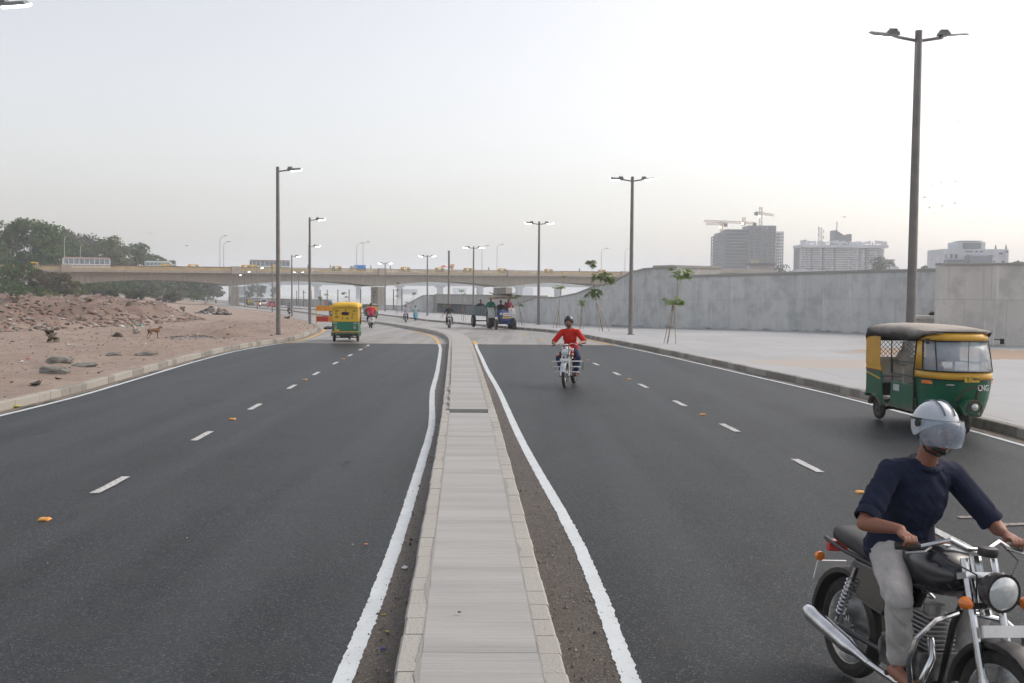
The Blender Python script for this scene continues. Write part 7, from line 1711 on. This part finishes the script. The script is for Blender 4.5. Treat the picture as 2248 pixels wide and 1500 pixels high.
sacks = MB(); [sacks.ball((rg5.uniform(-1.0, 1.0), rg5.uniform(-.6, .6), .1), (.35, .3, .26), 8) for _ in range(1)]
for i, (dx, dy, c) in enumerate(((-.4, .3, (.3, .3, .26)), (.5, -.2, (.2, .24, .2)), (.2, .5, (.34, .3, .24)))):
    mb = MB(); mb.ball((0, 0, .2), (.42, .34, .26), 10); tag(mb.build('sack', pm('sack_%d' % i, c, rough=.9), loc=(x - 1.15 + dx, y + 5.2 + dy, z + .97), smooth=True), ['pale sack on the left of the trailer load', 'greenish sack at the front of the trailer load', 'tan sack at the right of the trailer load'][i], 'sack')

# barricade at the kerb hook
x, y, z = gp(718, 723)
b0 = thing('road_barrier', 'orange and yellow road works barrier partly behind the yellow topped rickshaw', 'barrier', (x, y + 1, z), R(-4)); MO = pm('barrier_orange', (.80, .28, .04), (.7, .2, .03), 5, .6); MYB = pm('barrier_yellow', (.78, .5, .06), (.66, .42, .05), 5, .6)
for s in (-1, 1): MB().box((s * .9, 0, .75), (.06, .05, 1.5)).build('leg', MYB, b0); MB().box((s * .9, 0, .03), (.06, .6, .05)).build('foot', MYB, b0)
MB().box((0, 0, 1.32), (1.86, .04, .36)).build('board', MYB, b0); MB().box((0, -.024, 1.32), (1.72, .01, .26)).build('board_panel', MO, b0)
MB().box((0, 0, .62), (1.86, .04, .36)).build('board', MO, b0); MB().box((-.5, -.024, .62), (.75, .01, .32)).build('board_panel', pm('barrier_red', (.5, .05, .03)), b0)
MB().lathe([(0, -.01), (.16, -.01), (.16, .01), (0, .01)], (.32, -.03, .97), 'Y', 20).build('round_sign', pm('sign_blue', (.05, .35, .6)), b0)
lt = MB()
for i, xx in enumerate(np.linspace(-.72, .72, 11)): lt.box((xx, -.032, 1.32), (.07 if i % 3 else .04, .004, .13), (0, R(10 * (i % 3 - 1)), 0))
for i, xx in enumerate(np.linspace(.2, .72, 4)): lt.box((xx, -.032, .62), (.06, .004, .14), (0, R(14 * (i % 2 * 2 - 1)), 0))
lt.build('faded_letters', MYB, b0)
motorb = MB()
mb = MB(); rg6 = np.random.default_rng(6)
for i in range(22): mb.ball((rg6.normal() * .3, rg6.normal() * .2, abs(rg6.normal()) * .15), (rg6.uniform(.08, .22), rg6.uniform(.08, .2), rg6.uniform(.06, .14)), 7, rot=(0, 0, rg6.uniform(0, 3)))
tag(mb.build('refuse_heap', pm('refuse_dark', (.04, .04, .045), (.12, .11, .11), 8, .8), loc=(x + .35, y + .3, z), smooth=True), 'dark heap of refuse lying at the foot of the barrier', 'refuse')

# pedestrians by the river parapet
for lab, px, py, Y, sh, tr_ in (('pedestrian in a red top by the river parapet', 716, 680, 185, (.55, .05, .06), (.05, .06, .12)), ('pedestrian in blue green clothes beside the one in red', 727, 681, 182, (.08, .22, .25), (.1, .15, .2)), ('third pedestrian leaning by the parapet in grey', 722, 680, 187, (.12, .16, .2), (.08, .1, .12)), ('pedestrian in dark clothes above the roof of the yellow topped rickshaw', 761, 672, 172, (.06, .08, .08), (.05, .05, .06))):
    q = PXZ(px, py, Y); walker(lab, (q.x, Y, ground_z(q.x, Y) if q.x < XR(Y) else float(prof(Y)) + KH), R(-100), sh, tr_, 'pedestrians by the river parapet')
# dogs
x_, y_ = G(337, 745, .12).x, G(337, 745, .12).y
dog('slim brown dog standing on the sand facing right', (x_, y_, ground_z(x_, y_)), R(48), s=.85)
x_, y_ = G(145, 680, .4).x, G(145, 680, .4).y
dog('small dark dog sitting at the far edge of the rubble', (x_, y_, ground_z(x_, y_) + .1), R(10), (.05, .04, .035), 1.5, True)
x_, y_ = G(299, 741, .12).x, G(299, 741, .12).y
dog('pale dog sitting to the left of the brown dog', (x_, y_, ground_z(x_, y_)), R(170), (.42, .38, .34), .9, True)

# ------------------------------------------------------------------ on the bridge
def on_bridge(px, n, dz=0, py=590):
    u = PXZ(px, py, 1).x; o_ = BO + BN * n; s = (u * o_.y - o_.x) / (BD.x - u * BD.y); q = bp(s, n, bz(s) - 1.05 + dz); return q
bus('white city bus with coloured adverts at the left end of the bridge', on_bridge(190, 12, .1), BANG + math.pi, 11.3)
bus('pale green minibus with a sloping nose on the bridge', on_bridge(351, 12, .0), BANG, 7.6, body=(.55, .66, .66), adverts=False, mini=True)
bus('city bus with a red roof line above the middle of the bridge', on_bridge(593, 12, .2), BANG, 10.8, body=(.55, .58, .6), adverts=False)
rk = None
for i, (px, n, lab) in enumerate(((65, 5, 'at the left end of the bridge'), (360, 5, 'in front of the minibus on the bridge'), (535, 5, 'left of the city bus on the bridge'), (560, 5, 'just in front of the middle city bus'), (600, 5, 'in front of the city bus, behind the tall pole'), (418, 5, 'between the minibus and the first pier mast'), (745, 5, 'left of the blue truck on the bridge'), (885, 5, 'right of the blue truck on the bridge'), (960, 5, 'above the armless pole on the bridge'), (1032, 5, 'left of the tractor lamp on the bridge'), (1098, 5, 'above the tractor on the bridge'), (1200, 5, 'right of the tractor lamp on the bridge'), (1325, 5, 'behind the sapling crown on the bridge'), (1392, 5, 'at the right end of the bridge by the wall'))):
    q = on_bridge(px, n); lb = 'yellow roofed rickshaw ' + lab
    if rk is None: rk = rickshaw(lb, q, BANG, canopy='yellow', group='rickshaws crossing the bridge', full=False, hi=False, dusty=False)
    else: dup(rk, q, BANG + (0 if i % 3 else math.pi), lb)
r = thing('truck', 'small truck with a bright blue tarpaulin on the bridge', 'truck', on_bridge(787, 5), BANG + math.pi)
MB().box((-.4, 0, 1.5), (3.0, 1.9, 1.3)).build('tarpaulin', pm('tarp_blue', (.04, .22, .62), (.05, .28, .7), 2, .6), r, bevel=.1); MB().box((1.7, 0, 1.1), (1.2, 1.8, 1.5)).build('cab', pm('cab_white', (.6, .62, .6)), r, bevel=.08); MB().box((0, 0, .6), (4.4, 1.7, .3)).build('chassis', M_BLKM, r)
for sx_ in (-1.2, 1.5):
    for s in (-1, 1): wheel(r, sx_, s * .8, .38, .2, 0, M_TYRE, M_STEEL, False, disc=True)
for i, (px, lab, c) in enumerate(((676, 'pedestrian on the bridge right of the middle bus', (.4, .2, .1)), (725, 'pedestrian on the bridge left of the blue truck', (.1, .1, .12)), (814, 'pedestrian on the bridge right of the blue truck', (.1, .12, .15)), (857, 'lone pedestrian on the bridge between two rickshaws', (.12, .12, .12)), (1073, 'pedestrian on the bridge right of the tractor lamp', (.08, .08, .1)), (1272, 'dark pedestrian on the bridge left of the sapling crown', (.03, .03, .04)))):
    walker(lab, on_bridge(px, 1.4, .3), BANG, c, (.05, .05, .08), 'pedestrians on the bridge', h=1.75, voxel=.05)
q = on_bridge(992, 1.6, .3); tag(MB().ball((0, 0, 1.7), (.7, .5, .8), 10).ball((.5, 0, 2.2), (.3, .3, .35), 8).tube([(0, 0, 0), (0, 0, 1.2)], .04, 5).build('balloon_bunch', pm('balloons', (.7, .5, .2), (.6, .3, .3), 1.2, .4), loc=q, smooth=True), 'bunch of yellow and pink balloons held up on the bridge', 'balloons')
q = on_bridge(975, 1.6, .3); tag(MB().lathe([(1.1, 0), (.8, .35), (0, .6), (0, .55), (.78, .3), (1.08, -.04)], (0, 0, 1.5), 'Z', 12).tube([(0, 0, 0), (0, 0, 2.0)], .03, 5).build('parasol', pm('parasol_pink', (.7, .25, .25), (.6, .2, .2)), loc=q), 'small pink parasol on the bridge near the balloons', 'parasol')

# ------------------------------------------------------------------ litter
M_LY = pm('litter_yellow', (.62, .48, .04), (.3, .4, .05), 30, .4)
def crumple(name, label, px, py, s, mat, seed, dz=.0, cat='litter'):
    r_ = np.random.default_rng(seed); q = G(px, py, dz); z = q.z
    if q.x < XL(q.y) - .15: z = ground_z(q.x, q.y)
    vs_ = [(v[0] * s * r_.uniform(.5, 1.3), v[1] * s * r_.uniform(.4, 1), (v[2] * .5 + .5) * s * r_.uniform(.3, .9)) for v in ICO]; tag(MB().add(vs_, ICF).build(name, mat, loc=(q.x, q.y, z + .006)), label, cat)
crumple('crumpled_packet', 'crumpled yellow packet in the gutter of the left kerb', 33, 896, .10, M_LY, 1)
crumple('paper_scrap', 'torn white paper lying against the left side of the median', 890, 1250, .035, M_WHT, 2)
for i, (px, py, c, lab) in enumerate(((907, 1080, (.5, .35, .05), 'tiny yellow leaf between the left line and the median'), (843, 1353, (.45, .38, .06), 'yellow leaf low on the dusty strip left of the median'), (850, 1390, (.4, .33, .06), 'lowest yellow leaf on the dusty strip'), (866, 1333, (.45, .3, .05), 'leaf touching the left median kerb'), (842, 1427, (.05, .08, .4), 'tiny blue cap near the lower end of the left line'), (803, 1197, (.7, .25, .1), 'orange scrap on the asphalt left of the line'), (775, 1198, (.5, .5, .42), 'pale scrap on the asphalt left of the line'), (1008, 1348, (.12, .12, .1), 'dark twig on the median slab'), (1068, 833, (.8, .8, .8), 'white scrap beside the right line of the median'))):
    crumple('fallen_leaf' if 'leaf' in lab else 'small_scrap', lab, px, py, .014 + .004 * (i % 3), pm('scrap_%d' % i, c), 10 + i, .21 if px == 1008 else 0)
crumple('plastic_bag', 'black plastic bag lying on the sand by the left kerb', 78, 856, .16, M_BLKM, 30, .1)
crumple('rusty_can', 'small brown lump beside the black plastic bag', 127, 842, .10, RM[4], 31, .1)
crumple('rag', 'turquoise rag in the rubble', 308, 704, .16, pm('rag_turquoise', (.05, .4, .36)), 32, .5)
crumple('rag', 'small orange rag on the sand by the left kerb', 62, 790, .08, pm('rag_orange', (.6, .12, .08)), 33, .1)
crumple('paper_scrap', 'white paper on the sand left of the broken slabs', 46, 797, .1, M_WHT, 34, .1)
crumple('paper_scrap', 'white scrap on the sand behind the broken slabs', 152, 761, .12, M_WHT, 35, .1)
crumple('cloth_bundle', 'dark bundle of cloth on the ledge in the wall corner', 2036, 700, .25, M_BLKM, 36, .0); COL.objects[-1].location = (*OLD(17.75, 33.1), 1.35) 
# birds
def bird(px, py, Y, s, lab, first=[None]):
    q = PXZ(px, py, Y)
    if first[0] is None:
        mb = MB(); mb.ball((0, 0, 0), (.22, .07, .07), 8)
        mb.add([(.1, .05, .02), (-.1, .05, .02), (-.12, .5, .16), (.02, .52, .17), (.1, .05, .0), (-.1, .05, .0), (-.12, .5, .145), (.02, .52, .155)], [(0, 1, 2, 3), (7, 6, 5, 4), (0, 3, 7, 4), (1, 5, 6, 2)])
        mb.add([(.1, -.05, .02), (-.1, -.05, .02), (-.12, -.5, .16), (.02, -.52, .17), (.1, -.05, .0), (-.1, -.05, .0), (-.12, -.5, .145), (.02, -.52, .155)], [(3, 2, 1, 0), (4, 5, 6, 7), (4, 7, 3, 0), (2, 6, 5, 1)])
        o = first[0] = mb.build('bird', pm('bird_dark', (.06, .06, .065)), loc=q); tag(o, lab, 'bird', 'small flock of birds over the right bank'); 
    else: o = dup(first[0], q, None, lab)
    o.scale = (s,) * 3; o.rotation_euler.z = random.uniform(0, 6)
for i in range(10):
    bird(2035 + random.uniform(-10, 65), 425 + random.uniform(-30, 60), 260, 1.1, 'tiny bird of the flock circling right of the tall right lamp')
for px, py, lab in ((2105, 268, 'single bird high above the flock at the right'), (1853, 477, 'bird left of the tall right lamp pole'), (410, 540, 'bird above the minibus on the bridge'), (331, 513, 'bird over the rounded dark tree'), (1953, 352, 'bird high left of the tall right lamp pole')):
    bird(px, py, 220, 1.1, lab)
